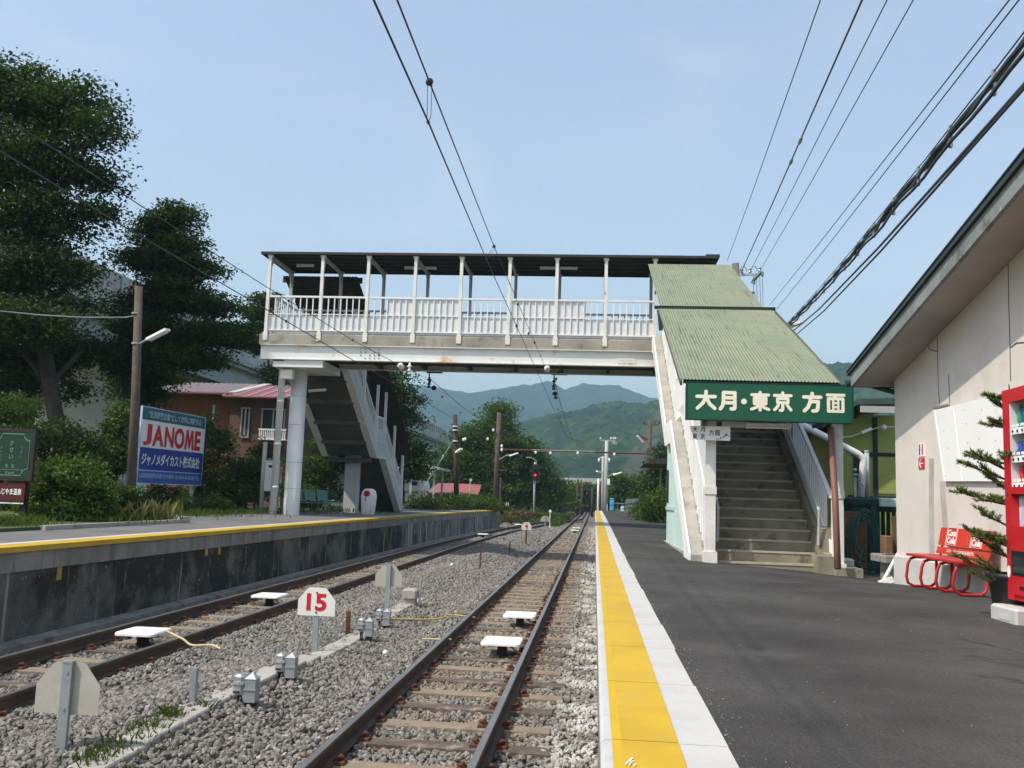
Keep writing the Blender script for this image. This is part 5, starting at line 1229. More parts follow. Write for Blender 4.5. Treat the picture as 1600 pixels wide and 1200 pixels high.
make_tree('broadleaf_tree', 'tree peeking out just left of the bridge end', 'tree', T(405, 790, yy), [E(402, 490, yy, 26, 14), E(392, 515, yy, 24, 12), E(415, 470, yy, 20, 10), E(420, 540, yy, 30, 16), E(430, 585, yy, 22, 14)], 9000, .24, 'leaf_dark', .13, [T(420, 790, yy), T(424, 650, yy), T(418, 540, yy)], 13, .45, .4)
yy = 47
make_tree('broadleaf_tree', 'dark green tree beside the left stairs, its branches reaching out right', 'tree', T(560, 780, yy), [E(600, 600, yy, 50, 22), E(625, 625, yy, 34, 22), E(640, 655, yy, 22, 16), E(600, 655, yy, 45, 28), E(615, 700, yy, 40, 26), E(640, 725, yy, 36, 20), E(560, 600, yy, 50, 40), E(560, 690, yy, 60, 40), E(650, 700, yy, 22, 12)],
    28000, .18, 'leaf_dark', .2, [T(570, 785, yy), T(575, 700, yy), T(585, 620, yy)], 14, .42, .5)
make_tree('round_shrub', 'big rounded dark conifer shrub between the round column and the square pillar', 'shrub', T(490, 800, 38), [E(492, 730, 38, 48, 26), E(485, 765, 38, 52, 26), E(500, 700, 38, 30, 16)], 6500, .14, 'leaf_mid', .08, None, 15, .2, .5, limbs=False)
yy = 88
make_tree('layered_tree', 'large layered green tree in the middle distance with a small tuft on top', 'tree', T(778, 800, yy),
    [E(778, 642, yy, 20, 14), E(776, 665, yy, 30, 12), E(740, 690, yy, 36, 16), E(790, 695, yy, 45, 18), E(720, 715, yy, 30, 20), E(770, 725, yy, 55, 24), E(825, 725, yy, 34, 22), E(845, 745, yy, 28, 16), E(720, 750, yy, 32, 20), E(790, 765, yy, 55, 22), E(850, 775, yy, 28, 18), E(740, 780, yy, 40, 14), E(705, 735, yy, 18, 22), E(815, 705, yy, 30, 16), E(745, 675, yy, 26, 12), E(865, 760, yy, 16, 12)],
    70000, .28, 'leaf_sunny', .35, [T(780, 800, yy), T(778, 720, yy), T(777, 650, yy)], 16, .7, .4)
make_tree('broadleaf_tree', 'brighter green tree left of the large layered tree', 'tree', T(705, 800, 100), [E(703, 715, 100, 20, 22), E(700, 745, 100, 24, 20), E(690, 760, 100, 24, 16)], 2600, .38, 'leaf_bright', .2, None, 17, .6, .5)
# shrubs
def B(label, blobs, n, leaf, mat, seed, clump=.16, zmin=LZ, cat='shrub', name='leafy_shrub', group='shrubs on the left platform bed'): return make_bush(name, label, cat, blobs, n, leaf, mat, seed, clump, .8, group, zmin)
yy = 18.2
B('big yellow-green leafy shrub right of the green station sign', [E(110, 740, yy, 58, 30), E(80, 775, yy, 50, 34), E(140, 775, yy, 48, 34), E(110, 800, yy, 70, 20)], 9500, .10, 'leaf_bright', 21, .12)
B('dark shrub below the lamp pole, right of the yellow-green shrub', [E(185, 780, 19.5, 36, 26), E(170, 800, 19.3, 40, 18), E(212, 800, 19.8, 22, 16)], 4800, .09, 'leaf_mid', 22, .1)
B('rounded clipped green shrub at the left frame edge above the station sign', [E(20, 638, 21, 48, 28), E(-20, 650, 21, 50, 34)], 7000, .07, 'leaf_mid', 23, .09, LZ + 2.2)
B('dense dark shrub mass behind the station sign', [E(30, 690, 23, 70, 40), E(110, 700, 24, 60, 45), E(60, 770, 23, 90, 40)], 11000, .13, 'leaf_dark', 24, .2)
B('pale leafy shrub between the pole and the dark trunks', [E(185, 670, 25.5, 22, 34), E(180, 720, 25.5, 26, 34), E(190, 640, 26, 16, 14)], 3600, .12, 'leaf_bright', 25, .14)
B('green shrub rising right of the billboard', [E(340, 690, 30, 28, 26), E(328, 735, 30, 36, 30), E(355, 770, 30, 30, 22), E(322, 660, 30, 14, 12), E(320, 780, 30, 26, 20), E(270, 785, 31, 50, 24)], 9000, .13, 'leaf_mid', 26, .17)
B('leafy green shrub in front of the house and behind the cabinet', [E(385, 735, 31.5, 30, 22), E(375, 770, 31, 34, 20), E(405, 705, 33, 18, 12), E(408, 760, 32, 22, 22)], 6000, .13, 'leaf_mid', 27, .17)
B('yellow-green shrub below the big conifer shrub', [E(490, 775, 36, 36, 14), E(470, 785, 36, 20, 10)], 1300, .11, 'leaf_bright', 28, .13)
B('small pointed dwarf conifer in front of the billboard posts', [E(291, 778, 25, 10, 22), E(291, 790, 25, 14, 12)], 1500, .05, 'leaf_mid', 29, .07)
B('dark shrub under the billboard left post', [E(245, 778, 26.5, 22, 20), E(265, 790, 26.5, 26, 12)], 1500, .09, 'leaf_dark', 30, .12)
B('low green shrub right of the dwarf conifer', [E(325, 785, 27.5, 30, 13), E(345, 790, 28, 20, 9)], 1500, .07, 'leaf_mid', 31, .1)
rng = np.random.default_rng(8); gp = []
for (u, v, y, n, su, sv) in ((195, 806, 19.2, 120, 25, .3), (250, 803, 20.3, 120, 18, .3), (15, 818, 15.2, 500, 26, .5), (300, 795, 25.5, 400, 40, .6), (360, 795, 29, 400, 40, .8), (150, 806, 18.0, 180, 40, .3), (450, 797, 32, 300, 40, .8), (520, 797, 36, 300, 50, 1), (250, 790, 24, 500, 60, 1)):
    p = aty(u, v, y); q = rng.normal(size=(n, 3)) * np.array((su * y / F_PX, sv, 0)) + np.array((p.x, y, LZ + .05)); gp.append(q)
tag(part('bed_grass', blades('bed_grass', np.concatenate(gp), .19, 'grass', rng, .7, .009), None), 'grass and low weeds in the planted bed of the left platform', 'grass', kind='stuff')
gp = []
for (u, v, y, n, su) in ((155, 815, 18.6, 14, 3), (193, 812, 19.0, 30, 16), (215, 810, 19.5, 30, 10), (247, 806, 20.2, 110, 14)):
    p = aty(u, v, y); q = rng.normal(size=(n, 3)) * np.array((su * y / F_PX, .15, 0)) + np.array((p.x, y, LZ + .05)); gp.append(q)
tag(part('straw_leaves', blades('straw_leaves', np.concatenate(gp), .45, 'straw', rng, .9, .012), None), 'dry straw coloured leaf blades at the bed edge', 'grass', kind='stuff')
# embankment growth beyond the left stairs
def W(label, blobs, n, leaf, mat, seed, zmin=.1): return make_bush('leafy_shrub', label, 'shrub', blobs, n, leaf, mat, seed, .3, .7, 'shrubs beyond the left stairs', zmin)
W('dark rounded shrub at the foot of the left stairs', [E(665, 785, 52, 28, 14), E(650, 795, 52, 20, 8)], 2200, .15, 'leaf_mid', 41)
W('bright green weedy shrub below the red shed roof', [E(715, 787, 56, 26, 14), E(695, 790, 55, 20, 10)], 2000, .16, 'leaf_bright', 42)
W('pale green weed bank at the end of the left platform', [E(755, 788, 61, 32, 12), E(780, 794, 62, 18, 7), E(735, 785, 60, 20, 10)], 2400, .17, 'leaf_bright', 43)
t = make_bush('dry_bush', 'low brown dry weeds beyond the end of the left platform', 'weeds', [E(815, 806, 75, 22, 6), E(800, 808, 73, 12, 4)], 900, .22, 'dry_weed', 44, .3, .6, None, -1.1)

# ================================================================== RIGHT SIDE
XW, XO = 4.6, 4.0
t = thing('station_building', 'pale stucco station building with a dark green roof edge, gable towards the platform', 'building', (XW, 11, -.1))
c0 = atx(1397, 580, XW); c1 = atx(1575, 400, XW); YC = c0.y; sl_ = (c1.z - c0.z) / (c1.y - c0.y)
def wz(y): return c0.z + sl_ * (y - c0.y)
yA = 3.0                                            # ridge
m = MB(); m.prism([(XW, YC, -.6), (XW, YC, wz(YC)), (XW, yA, wz(yA)), (XW, -3, wz(yA) - .9), (XW, -3, -.6)], (.15, 0, 0)); m.box((XW + .15, YC - .15, -.6), (XW + 8, YC - .001, wz(YC) - .02))
wall = part('wall', m, 'stucco', t)
m = MB(); 
b0 = atx(1399, 866, XW)
m.box((XW - .045, -3, -.6), (XW - .001, YC + .03, b0.z - .02)); part('plinth', m, 'base_plinth', t)
f0 = atx(1330, 604, XO); f1 = atx(1600, 287, XO); e0 = atx(1322, 582, XO); e1 = atx(1600, 250, XO)
fs = (f1.z - f0.z) / (f1.y - f0.y)
def fz(y): return f0.z + fs * (y - f0.y)
yE = f0.y
hF = e1.z - fz(e1.y)
m = MB(); m.prism([(XO, yE, fz(yE)), (XO, yE + .03, fz(yE) + .2), (XO, yA, fz(yA) + hF * .78), (XO, yA, fz(yA))], (.05, 0, 0)); part('fascia', m, 'fascia_green', t)
m = MB(); m.prism([(XO + .051, yE - .03, fz(yE) + .03), (XO + .051, yA, fz(yA) + .03), (XW, yA, wz(yA) + .02), (XW, yE - .03, fz(yE) + .05)], (0, 0, .02)); m.box((XW + .0, YC, wz(YC) - .06), (XW + 8, yE - .02, wz(YC) - .03)); m.box((XO + .051, yE - .05, fz(yE) - .0), (XW + 8, yE - .02, fz(yE) + .16)); so = part('soffit', m, 'soffit_board', t)
m = MB(); m.prism([(XO - .04, yE + .1, fz(yE) + .185), (XO - .04, yE + .1, fz(yE) + .23), (XO - .04, yA, fz(yA) + hF * .78 + .09), (XO - .04, yA, fz(yA) + hF * .78 + .005)], (9, 0, 0)); rf = part('roof', m, 'roof_dark', t)
m = MB(); m.prism([(XO - .05, yE + .1, fz(yE) + .235), (XO - .05, yE + .1, fz(yE) + .255), (XO - .05, yA, fz(yA) + hF * .78 + .12), (XO - .05, yA, fz(yA) + hF * .78 + .095)], (.12, 0, 0)); part('drip_edge', m, 'dark_trim', rf)
m = MB(); gpt = [(XO - .05, yE + .12, fz(yE) + .06), (XO + 8, yE + .12, fz(yE) + .03)]; m.tube(gpt, .055, 10); part('gutter', m, 'dark_trim', t)
g0 = aty(1372, 600, yE - .1); m = MB(); m.tube([(g0.x - .02, yE + .08, fz(yE) + .03), (g0.x - .02, yE + .05, g0.z - .02), (XW + .02, YC + .1, g0.z - .12), (XW + .05, YC + .1, g0.z - .12), (XW + .08, YC + .1, g0.z - .12)], .04, 8); part('gutter_pipe', m, 'dark_trim', t)
m = MB()                                            # hairline cracks and patched stains on the render
def wl_(pts, wd, name, mat, off=.003):
    mm = MB(); q = [atx(u, v, XW - off) for u, v in pts]
    for a, b in zip(q[:-1], q[1:]): mm.bar(a, b, wd, .003, up=(1, 0, 0))
    return part(name, mm, mat, wall)
for pts in (((1464, 512), (1465, 560), (1466, 605), (1468, 632)), ((1450, 536), (1452, 546), (1464, 549)), ((1575, 402), (1576, 470), (1578, 540), (1579, 595)), ((1579, 543), (1588, 536), (1600, 535)), ((1482, 585), (1484, 630))): wl_(pts, .012, 'crack', 'soffit_dark')
wl_(((1455, 716), (1455, 780), (1456, 865)), .17, 'render_patch', 'stain', .004); wl_(((1472, 752), (1475, 800), (1478, 830)), .17, 'render_patch', 'stain', .004)
m = MB(); q = [atx(1507, 400, XO + .06), atx(1576, 402, XW)]; m.bar(q[0] - Vector((0, 0, .005)), q[1] - Vector((0, 0, .012)), .012, .012); part('soffit_joint', m, 'soffit_dark', so)
p = atx(1556, 291, XO - .02); m = MB(); m.box((p.x, p.y - .05, p.z - .06), (p.x + .08, p.y + .05, p.z + .02)); part('roof_clip', m, 'galvanised', rf)
# white panel fixed over an opening
m = MB(); q = [atx(u, v, XW - .03) for u, v in ((1476, 752), (1460, 641), (1600, 608), (1612, 752))]; m.prism(q, (-.015, 0, 0)); t2 = thing('wall_panel', 'slanted white sheet panel fixed on the station wall behind the vending machine', 'panel', q[0]); pn = part('sheet', m, 'panel_white', t2)
m = MB(); q2 = [atx(u, v, XW - .047) for u, v in ((1489, 636), (1503, 752))]; m.bar(q2[0], q2[1], .012, .004, up=(1, 0, 0)); q2 = [atx(u, v, XW - .047) for u, v in ((1460, 641), (1476, 752))]; m.bar(q2[0], q2[1], .02, .006, up=(1, 0, 0)); part('joint', m, 'white', pn)
m = MB()
for u, v in ((1475, 673), (1481, 700), (1477, 743), (1507, 640), (1510, 662), (1512, 692), (1534, 640), (1530, 685), (1558, 632), (1556, 688), (1545, 660)): p = atx(u, v, XW - .046); m.cyl(p, p + Vector((-.006, 0, 0)), .008, 6)
part('screw', m, 'stain', pn)
m = MB(); q = [atx(u, v, XW - .01) for u, v in ((1461, 638), (1483, 633))]; m.bar(q[0], q[1], .03, .06, up=(1, 0, 0)); part('bracket', m, 'fascia_green', t2)
# toilet sign
t2 = thing('toilet_sign', 'small restroom sign with blue and red figures above a red arrow on the station wall', 'sign', atx(1440, 712, XW))
a = atx(1436, 714, XW); b = atx(1445, 692, XW); m = MB(); m.box((XW - .012, b.y, a.z), (XW - .001, a.y, b.z)); up_ = part('panel', m, 'white', t2)
ym = (a.y + b.y) / 2; wid = abs(a.y - b.y); hh = b.z - a.z
for s, mt in ((.23, 'can_blue'), (-.23, 'red_sign')):
    m = MB(); yc = ym + s * wid; m.box((XW - .0145, yc - .05 * wid * 2, a.z + .12 * hh), (XW - .0125, yc + .05 * wid * 2, a.z + .72 * hh)); m.cyl((XW - .0145, yc, a.z + .84 * hh), (XW - .0125, yc, a.z + .84 * hh), .1 * wid, 10); part('figure', m, mt, up_)
a2 = atx(1436.5, 733, XW); b2 = atx(1445, 715.5, XW); m = MB(); m.box((XW - .012, b2.y, a2.z), (XW - .001, a2.y, b2.z)); lo_ = part('arrow_panel', m, 'red_sign', t2); zc = (a2.z + b2.z) / 2; yc = (a2.y + b2.y) / 2; ww = abs(a2.y - b2.y)
m = MB(); m.bar((XW - .014, yc - ww * .32, zc), (XW - .014, yc + ww * .3, zc), .003, .016, up=(0, 0, 1)); m.bar((XW - .014, yc + ww * .32, zc), (XW - .014, yc + ww * .02, zc + .06), .003, .016); m.bar((XW - .014, yc + ww * .32, zc), (XW - .014, yc + ww * .02, zc - .06), .003, .016); part('arrow', m, 'white', lo_)

# red bench
t = thing('red_bench', 'red bench with tube legs and white logo squares on its backrest by the station wall', 'bench', (4.3, 11.6, 0))
bx0, bx1 = 4.08, 4.42; s0 = aty(1413, 867, 12.5); 
y0b, y1b = 12.75, 11.05; gz = lambda y: g(4.1, y)
sz = .395
m = MB()
for k in range(4): x = bx0 + k * .105; m.bbox((x, y1b, sz - .03), (x + .09, y0b, sz), .006)
part('seat', m, 'tube_red', t)
a = aty(1467, 872, 12.45)
bkx = 4.47; tl = atx(1471, 833, bkx); tr_ = atx(1556, 832, bkx)
m = MB(); m.prism([(bkx - .02, y0b - .1, sz + .125), (bkx - .02, y1b + .0, sz + .125), (bkx + .025, y1b + .0, sz + .35), (bkx + .025, y0b - .1, sz + .35)], (.018, 0, .0)); bk = part('backrest', m, 'bench_red', t)
m = MB(); m.prism([(bkx - .05, y0b - .1, sz + .02), (bkx - .05, y1b + .0, sz + .02), (bkx - .025, y1b + .0, sz + .105), (bkx - .025, y0b - .1, sz + .105)], (.018, 0, 0)); bs = part('back_slat', m, 'bench_red', t)
upv = Vector((.045, 0, .225)).normalized(); nv = Vector((-.225, 0, .045)).normalized()
def bpos(y, k): return Vector((bkx - .02, y, sz + .125)) + upv * k + nv * .003
for yl in (y0b - .36, y1b + .56):
    m = MB(); s = .25; c = [bpos(yl, .015), bpos(yl - s * 1.25, .015), bpos(yl - s * 1.25, .232), bpos(yl, .232)]
    for i in range(4): m.bar(c[i], c[(i + 1) % 4], .003, .012, up=nv)
    part('logo_square', m, 'white', bk)
    text('lettering', 'Coca', bpos(yl - .03, .125), (0, -1, 0), upv, s * 1.05, .085, 'white', bk, .03, .002); text('lettering', 'Cola', bpos(yl - .03, .03), (0, -1, 0), upv, s * 1.05, .085, 'white', bk, .03, .002)
text('lettering', 'コカ・コーラのある毎日を', Vector((bkx - .046, y0b - .45, sz + .045)), (0, -1, 0), (.025, 0, .095), .85, .045, 'white', bs, .01, .002)
m = MB()
for y in (y0b - .2, y1b + .3): m.bar((bkx - .03, y, sz - .02), (bkx + .045, y, sz + .34), .03, .02)
part('back_bracket', m, 'tube_red', t)
for k in range(4):
    y = y0b - .06 - k * (y0b - y1b - .12) / 3; z0 = gz(y) + .016; m = MB(); r = .10
    pts = [(bx1 + .02, y, sz - .045), (bx0 + .10, y, sz - .045), (bx0 + .03, y, sz - .07), (bx0 + .0, y, sz - .14), (bx0 - .02, y, z0 + .12), (bx0 + .0, y, z0 + .04), (bx0 + .07, y, z0 + .005), (bx1 - .06, y, z0 + .005), (bx1 + .0, y, z0 + .05), (bx1 + .02, y, z0 + .14), (bx1 + .02, y, sz - .05)]
    m.tube(pts, .018, 8); part('leg', m, 'tube_red', t, True)

# vending machine
VX = 3.72; vf = atx(1568, 700, VX); vy1 = vf.y; vy0 = vy1 - 1.02; zb_ = atx(1574, 935, VX).z; ztp = atx(1566, 611, VX).z
t = thing('vending_machine', 'red drinks vending machine with shelves of drinks at the right frame edge', 'vending machine', (VX, vy1 - .5, 0))
m = MB()
def vw(u, v): return atx(u, v, VX)
d1 = vw(1575, 700); dz1, dz0 = vw(1579, 628).z, vw(1580, 761).z; l1, l0 = vw(1578, 772).z, vw(1580, 822).z; yd = vw(1577, 700).y; ye_ = vy0 + .06
dep = .74
m.box((VX + .16, vy0, zb_), (VX + dep, vy1, ztp))
m.box((VX, yd, zb_), (VX + .159, vy1, ztp)); m.box((VX, vy0, zb_), (VX + .159, ye_, ztp))
m.box((VX, ye_, dz1), (VX + .159, yd, ztp)); m.box((VX, ye_, l1), (VX + .159, yd, dz0)); m.box((VX, ye_, zb_ + .05), (VX + .159, yd, l0)); m.box((VX + .02, ye_, zb_), (VX + .159, yd, zb_ + .046))
body = part('body', m, 'vend_red', t)
m = MB(); m.box((VX + .155, ye_, dz0), (VX + .158, yd, dz1)); m.box((VX + .01, yd - .012, dz0), (VX + .155, yd - .001, dz1)); m.box((VX + .07, ye_, l0), (VX + .1, yd, l1)); part('display', m, 'display', t)
H = dz1 - dz0
canm = {}
for r, zf in enumerate((.66, .33, .02)):
    z = dz0 + zf * H; m = MB(); m.box((VX + .03, ye_, z), (VX + .15, yd - .013, z + .025)); m.box((VX + .01, ye_, z - .035), (VX + .03, yd - .02, z + .02)); sh = part('shelf', m, 'plastic_white', t)
    for k in range(8):
        y = yd - .06 - k * .095; hgt, rad = ((.21, .03), (.125, .033), (.15, .026))[r]; m = MB()
        m.lathe([(rad * .85, 0), (rad, .01), (rad, hgt * .72), (rad * .6, hgt * .88), (rad * .35, hgt * .9), (rad * .35, hgt)] if r == 0 else [(rad * .85, 0), (rad, .012), (rad, hgt - .012), (rad * .82, hgt)], (VX + .085, y, z + .027), 12)
        part('drink', m, (('can_green', 'can_blue', 'can_brown'), ('can_blue', 'can_blue', 'white'), ('red_sign', 'red_sign', 'can_blue'))[r][k % 3], t, True)
        m = MB(); m.cyl((VX + .004, y, z - .008), (VX + .0095, y, z - .008), .013, 10); part('button', m, 'black', t)
        m = MB(); m.box((VX + .006, y - .03, z + .03), (VX + .012, y + .03, z + .055)); part('price_tag', m, 'white', t)
m = MB(); rd = random.Random(9)
for k in range(7): y = yd - .03 - k * .11; m.prism([(VX + .068, y, l0 + .05), (VX + .068, y - .06, l0 + .05), (VX + .068, y - .11, l1 - .03), (VX + .068, y - .05, l1 - .03)], (-.002, 0, 0))
m.box((VX + .064, ye_, l0 + .004), (VX + .069, yd - .02, l0 + .06)); part('graphic', m, 'bill_line', t)
s0 = vw(1581, 860); s1 = vw(1583, 898); m = MB(); m.box((VX - .006, ye_ + .1, s1.z), (VX - .001, s0.y, s0.z)); sl__ = part('delivery_slot', m, 'black', t); m = MB(); m.box((VX - .012, ye_ + .12, s1.z + .02), (VX - .0065, s0.y - .04, s0.z - .05)); part('flap', m, 'glass_dark', sl__)
p = vw(1576, 893); m = MB(); m.lathe([(.035, 0), (.035, .004)], (VX - .001, p.y - .012, p.z), 14, None, Matrix.Rotation(R(-90), 3, 'Y') @ Matrix.Diagonal((1.5, .8, 1))); part('sticker', m, 'plastic_white', t)
m = MB(); m.box((VX - .004, ye_ + .3, zb_ + .1), (VX - .001, vw(1594, 930).y, zb_ + .13)); part('lock_slot', m, 'black', t)
m = MB(); m.box((VX + .1, vy0, .13), (VX + .6, vy1 - .1, zb_)); part('foot', m, 'black', t)
bx_ = atz(1553, 945, .05); m = MB(); m.bbox((VX - .12, vy1 - .42, -.06), (VX + .32, vy1 + .10, .135), .02); m.box((VX - .125, vy1 - .3, .02), (VX - .119, vy1 - .08, .06)); single('concrete_block', m, 'edge_slab', 'pale concrete block with a slot under the vending machine corner', 'block')
# planter with young fir
pp_ = aty(1586, 900, 9.05); t = thing('plant_pot', 'black plant pot between the red bench and the vending machine', 'pot', (pp_.x, pp_.y, g(3.9, pp_.y)))
m2 = MB(); m2.lathe([(.16, .0), (.19, .1), (.225, .34), (.245, .36), (.245, .40), (.21, .40), (.2, .36)], (pp_.x, pp_.y, g(3.9, pp_.y)), 18); part('pot', m2, 'black', t, True); m2 = MB(); m2.lathe([(.2, .34), (.2, .36)], (pp_.x, pp_.y, g(3.9, pp_.y)), 18); part('earth', m2, 'soil', t)
t = thing('young_fir', 'young fir with open layered branches growing from the black pot beside the vending machine', 'tree', (pp_.x, pp_.y, .35))
FX, FY = pp_.x + .0, pp_.y; m = MB(); m.tube([(FX, FY, .3), (FX + .02, FY, 1.2), (FX, FY, 2.15)], [.028, .02, .006], 8); part('trunk', m, 'bark', t, True)
rng = np.random.default_rng(33); rd = random.Random(33); bmb = MB(); NP = []; ND = []
def twig(p, d, L, lev):
    p = Vector(p); d = Vector(d).normalized(); n = 5; pts = [p]
    for k in range(n):
        d2 = (d + Vector((rd.uniform(-.06, .06), rd.uniform(-.06, .06), (.10 if lev else .16) * k / n))).normalized(); pts.append(pts[-1] + d2 * L / n)
    bmb.tube(pts, [.011 / (lev + 1) * (1 - .8 * k / n) + .002 for k in range(n + 1)], 5)
    if lev < 2:
        sd = d.cross(Vector((0, 0, 1))).normalized()
        for k in range(1, n + 1):
            for s in (-1, 1):
                if rd.random() < (.9 if lev == 0 else .55): twig(pts[k], d * rd.uniform(.7, 1.1) + sd * s * rd.uniform(.5, .9) + Vector((0, 0, rd.uniform(-.12, .42))), L * (.44 if lev == 0 else .45) * (1.2 - .75 * k / n) * rd.uniform(.8, 1.2), lev + 1)
    cnt = int(L * (170 if lev else 80))
    for i in range(cnt):
        f = rd.uniform(.05 if lev else .4, 1.0) * n; j = min(n - 1, int(f)); q = pts[j].lerp(pts[j + 1], f - j)
        NP.append(q); dd = Vector((rd.gauss(0, 1), rd.gauss(0, 1), rd.gauss(0, 1) + .5)); dd = (dd - d * dd.dot(d)).normalized() * .9 + d * .8; ND.append(dd.normalized())
for z, L in ((.66, .42), (1.02, .42), (1.4, .38), (1.74, .3), (2.0, .2)):
    for k in range(4):
        a = k * 1.57 + z * 3.1; twig((FX, FY, z), (math.cos(a), math.sin(a), .15), L * rd.uniform(.85, 1.1), 0)
for u, v, L in ((1497, 876, .7), (1520, 900, .55), (1512, 830, .55), (1535, 850, .4), (1506, 728, .62), (1520, 712, .55), (1540, 745, .4), (1545, 622, .25), (1530, 800, .4)):
    e = aty(u, v, FY + rd.uniform(-.1, .35)); o_ = Vector((FX, FY, e.z - .14)); twig(o_, e - o_, (e - o_).length * .97, 0)
part('branch', bmb, 'bark', t)
NP = np.array(NP); ND = np.array(ND); sz_ = rng.uniform(.022, .036, len(NP))[:, None]; sd = np.cross(ND, rng.normal(size=ND.shape)); sd /= np.linalg.norm(sd, axis=1)[:, None]
V = np.stack([NP - sd * .003, NP + sd * .003, NP + ND * sz_ + sd * .002, NP + ND * sz_ - sd * .002], 1).reshape(-1, 3)
part('needles', np_mesh('needles', V, np.arange(len(V)).reshape(-1, 4), 'needle', 4), None, t)

# lime green building behind the stairs
GY = 24.0
t = thing('green_house', 'lime green house with dark trim and dark green roof behind the stair entrance', 'house', (aty(1360, 780, GY).x, GY, -.3))
def hg(u, v, y=GY): return aty(u, v, y)
x0 = hg(1313, 700).x; x1 = hg(1440, 700).x; zt_ = hg(1380, 634).z
m = MB(); m.prism([(x0, GY, -.6), (x0, GY, hg(1313, 668).z), (hg(1345, 648).x, GY, zt_ - .25), (x1 + 2, GY, zt_ - .2), (x1 + 2, GY, -.6)], (0, 6, 0)); wl2 = part('wall', m, 'lime_wall', t)
m = MB(); a = hg(1285, 668, GY - .8); b = hg(1340, 632, GY - .8); c = hg(1420, 631, GY - .8)
m.prism([a, b, b + Vector((0, 0, .14)), a + Vector((-.05, 0, .1))], (0, 7, 0)); m.prism([b, c, c + Vector((0, 0, .14)), b + Vector((0, 0, .14))], (0, 7, 0)); rf = part('roof', m, 'house_roof', t)
m = MB(); d_ = hg(1344, 634, GY - .85); e_ = hg(1420, 646, GY - .85); m.box((d_.x, GY - .87, e_.z), (e_.x, GY - .84, d_.z)); part('fascia', m, 'pole_concrete', rf)
m = MB()
for uu in (1367, ): p = hg(uu, 700); m.box((p.x - .05, GY - .04, hg(uu, 774).z), (p.x + .06, GY - .002, zt_ - .3))
p = hg(1341, 700); m.box((p.x - .12, GY - .04, hg(1341, 775).z), (p.x + .12, GY - .002, hg(1341, 705).z))
a = hg(1330, 708); m.box((a.x, GY - .05, a.z - .06), (x1, GY - .003, a.z + .03)); a = hg(1325, 776); m.box((a.x, GY - .05, a.z - .04), (x1, GY - .003, a.z + .04)); part('trim', m, 'dark_trim', t)
m = MB(); a = hg(1372, 771); b = hg(1400, 711); m.box((a.x, GY - .03, a.z), (b.x + .6, GY - .005, b.z - .04)); part('shutter', m, 'lime_wall', t)
m = MB(); m.tube([aty(u, v, y) for u, v, y in ((1240, 655, 22.5), (1253, 664, 22.5), (1340, 709, 22.9), (1349, 716, 22.9), (1349, 724, 22.9), (1345, 776, 22.9))], .085, 12); part('drain_pipe', m, 'plastic_white', t, True)
m = MB(); a = aty(1355, 777, 23.2); b = aty(1354, 707, 23.2); m.cyl(a, b, .06, 10); m.lathe([(.065, 0), (.05, .05)], b, 10); part('flue', m, 'grey_paint', t, True)
m = MB(); q = [hg(u, v, GY - .3) for u, v in ((1303, 684), (1330, 682), (1352, 674), (1376, 667), (1384, 667), (1400, 667))]; m.tube(q, .012, 5); p = hg(1354, 673, GY - .35); m.bar(p - Vector((.12, 0, .05)), p + Vector((.12, 0, .06)), .06, .07); p = hg(1381, 668, GY - .35); m.lathe([(.0, -.08), (.08, -.02), (.05, .06), (0, .08)], p, 8); part('cable_and_lamps', m, 'plastic_white', t)
# downpipe next to stair post
m = MB(); m.tube([aty(u, v, y) for u, v, y in ((1298, 668, 16.75), (1299, 690, 16.7), (1305, 780, 16.5), (1309, 889, 16.2))], .055, 12); single('red_downpipe', m, 'pipe_brown', 'reddish brown downpipe leaning beside the right stair post', 'pipe', smooth=True)
# green picket fence, boxes, hose, tap
FYY = 19.5
t = thing('green_fence', 'dark green slatted fence behind the hose', 'fence', (aty(1360, 840, FYY).x, FYY, -.3)); m = MB()
xa = aty(1318, 780, FYY).x; xb = aty(1410, 780, FYY).x; zt_ = aty(1360, 790, FYY).z
k = xa
while k < xb: m.box((k, FYY, -.4), (k + .075, FYY + .02, zt_ - .05)); k += .105
part('slat', m, 'fence_green', t); m = MB(); m.box((xa, FYY + .022, zt_ - .12), (xb, FYY + .06, zt_)); m.box((xa, FYY + .022, .2), (xb, FYY + .06, .28)); part('rail', m, 'fence_green', t)
a = aty(1318, 777, 19.2); b = aty(1366, 790, 19.2); m = MB(); m.bbox((a.x, 18.7, b.z), (b.x, 19.45, a.z), .03); m.box((a.x + .03, 18.75, -.4), (b.x - .03, 19.4, b.z)); single('green_cabinet', m, 'fence_green', 'dark green tank stand carrying the tap, in front of the lime house', 'stand')
m = MB(); a = aty(1366, 778, 19); m.bbox((a.x, 18.6, a.z - .16), (a.x + .6, 19.4, a.z), .02); single('pale_box', m, 'teal_panel', 'pale teal box on the green fence corner beside the wall', 'box')
m = MB(); a = aty(1336, 776, 19); m.cyl(a, a + Vector((0, 0, .38)), .035, 8); m.tube([a + Vector((0, 0, .3)), a + Vector((.1, -.08, .34)), a + Vector((.12, -.12, .22))], .025, 8); m.lathe([(.0, 0), (.06, .02), (.06, .05), (0, .06)], a + Vector((0, 0, .4)), 8); m.lathe([(.03, 0), (.05, .03), (.03, .06)], a + Vector((0, 0, .5)), 8); single('water_tap', m, 'galvanised', 'grey water tap standing on the dark green stand', 'tap')
m = MB(); a = aty(1310, 882, 18.2); b = aty(1352, 800, 18.2); m.bbox((a.x, 18.1, -.35), (b.x, 18.7, b.z), .015); m.box((a.x - .02, 18.07, b.z - .25), (b.x - .1, 18.095, b.z - .1)); single('timber_box', m, 'timber', 'dark brown timber box left of the hanging green hose', 'box')
m = MB(); rd = random.Random(6)
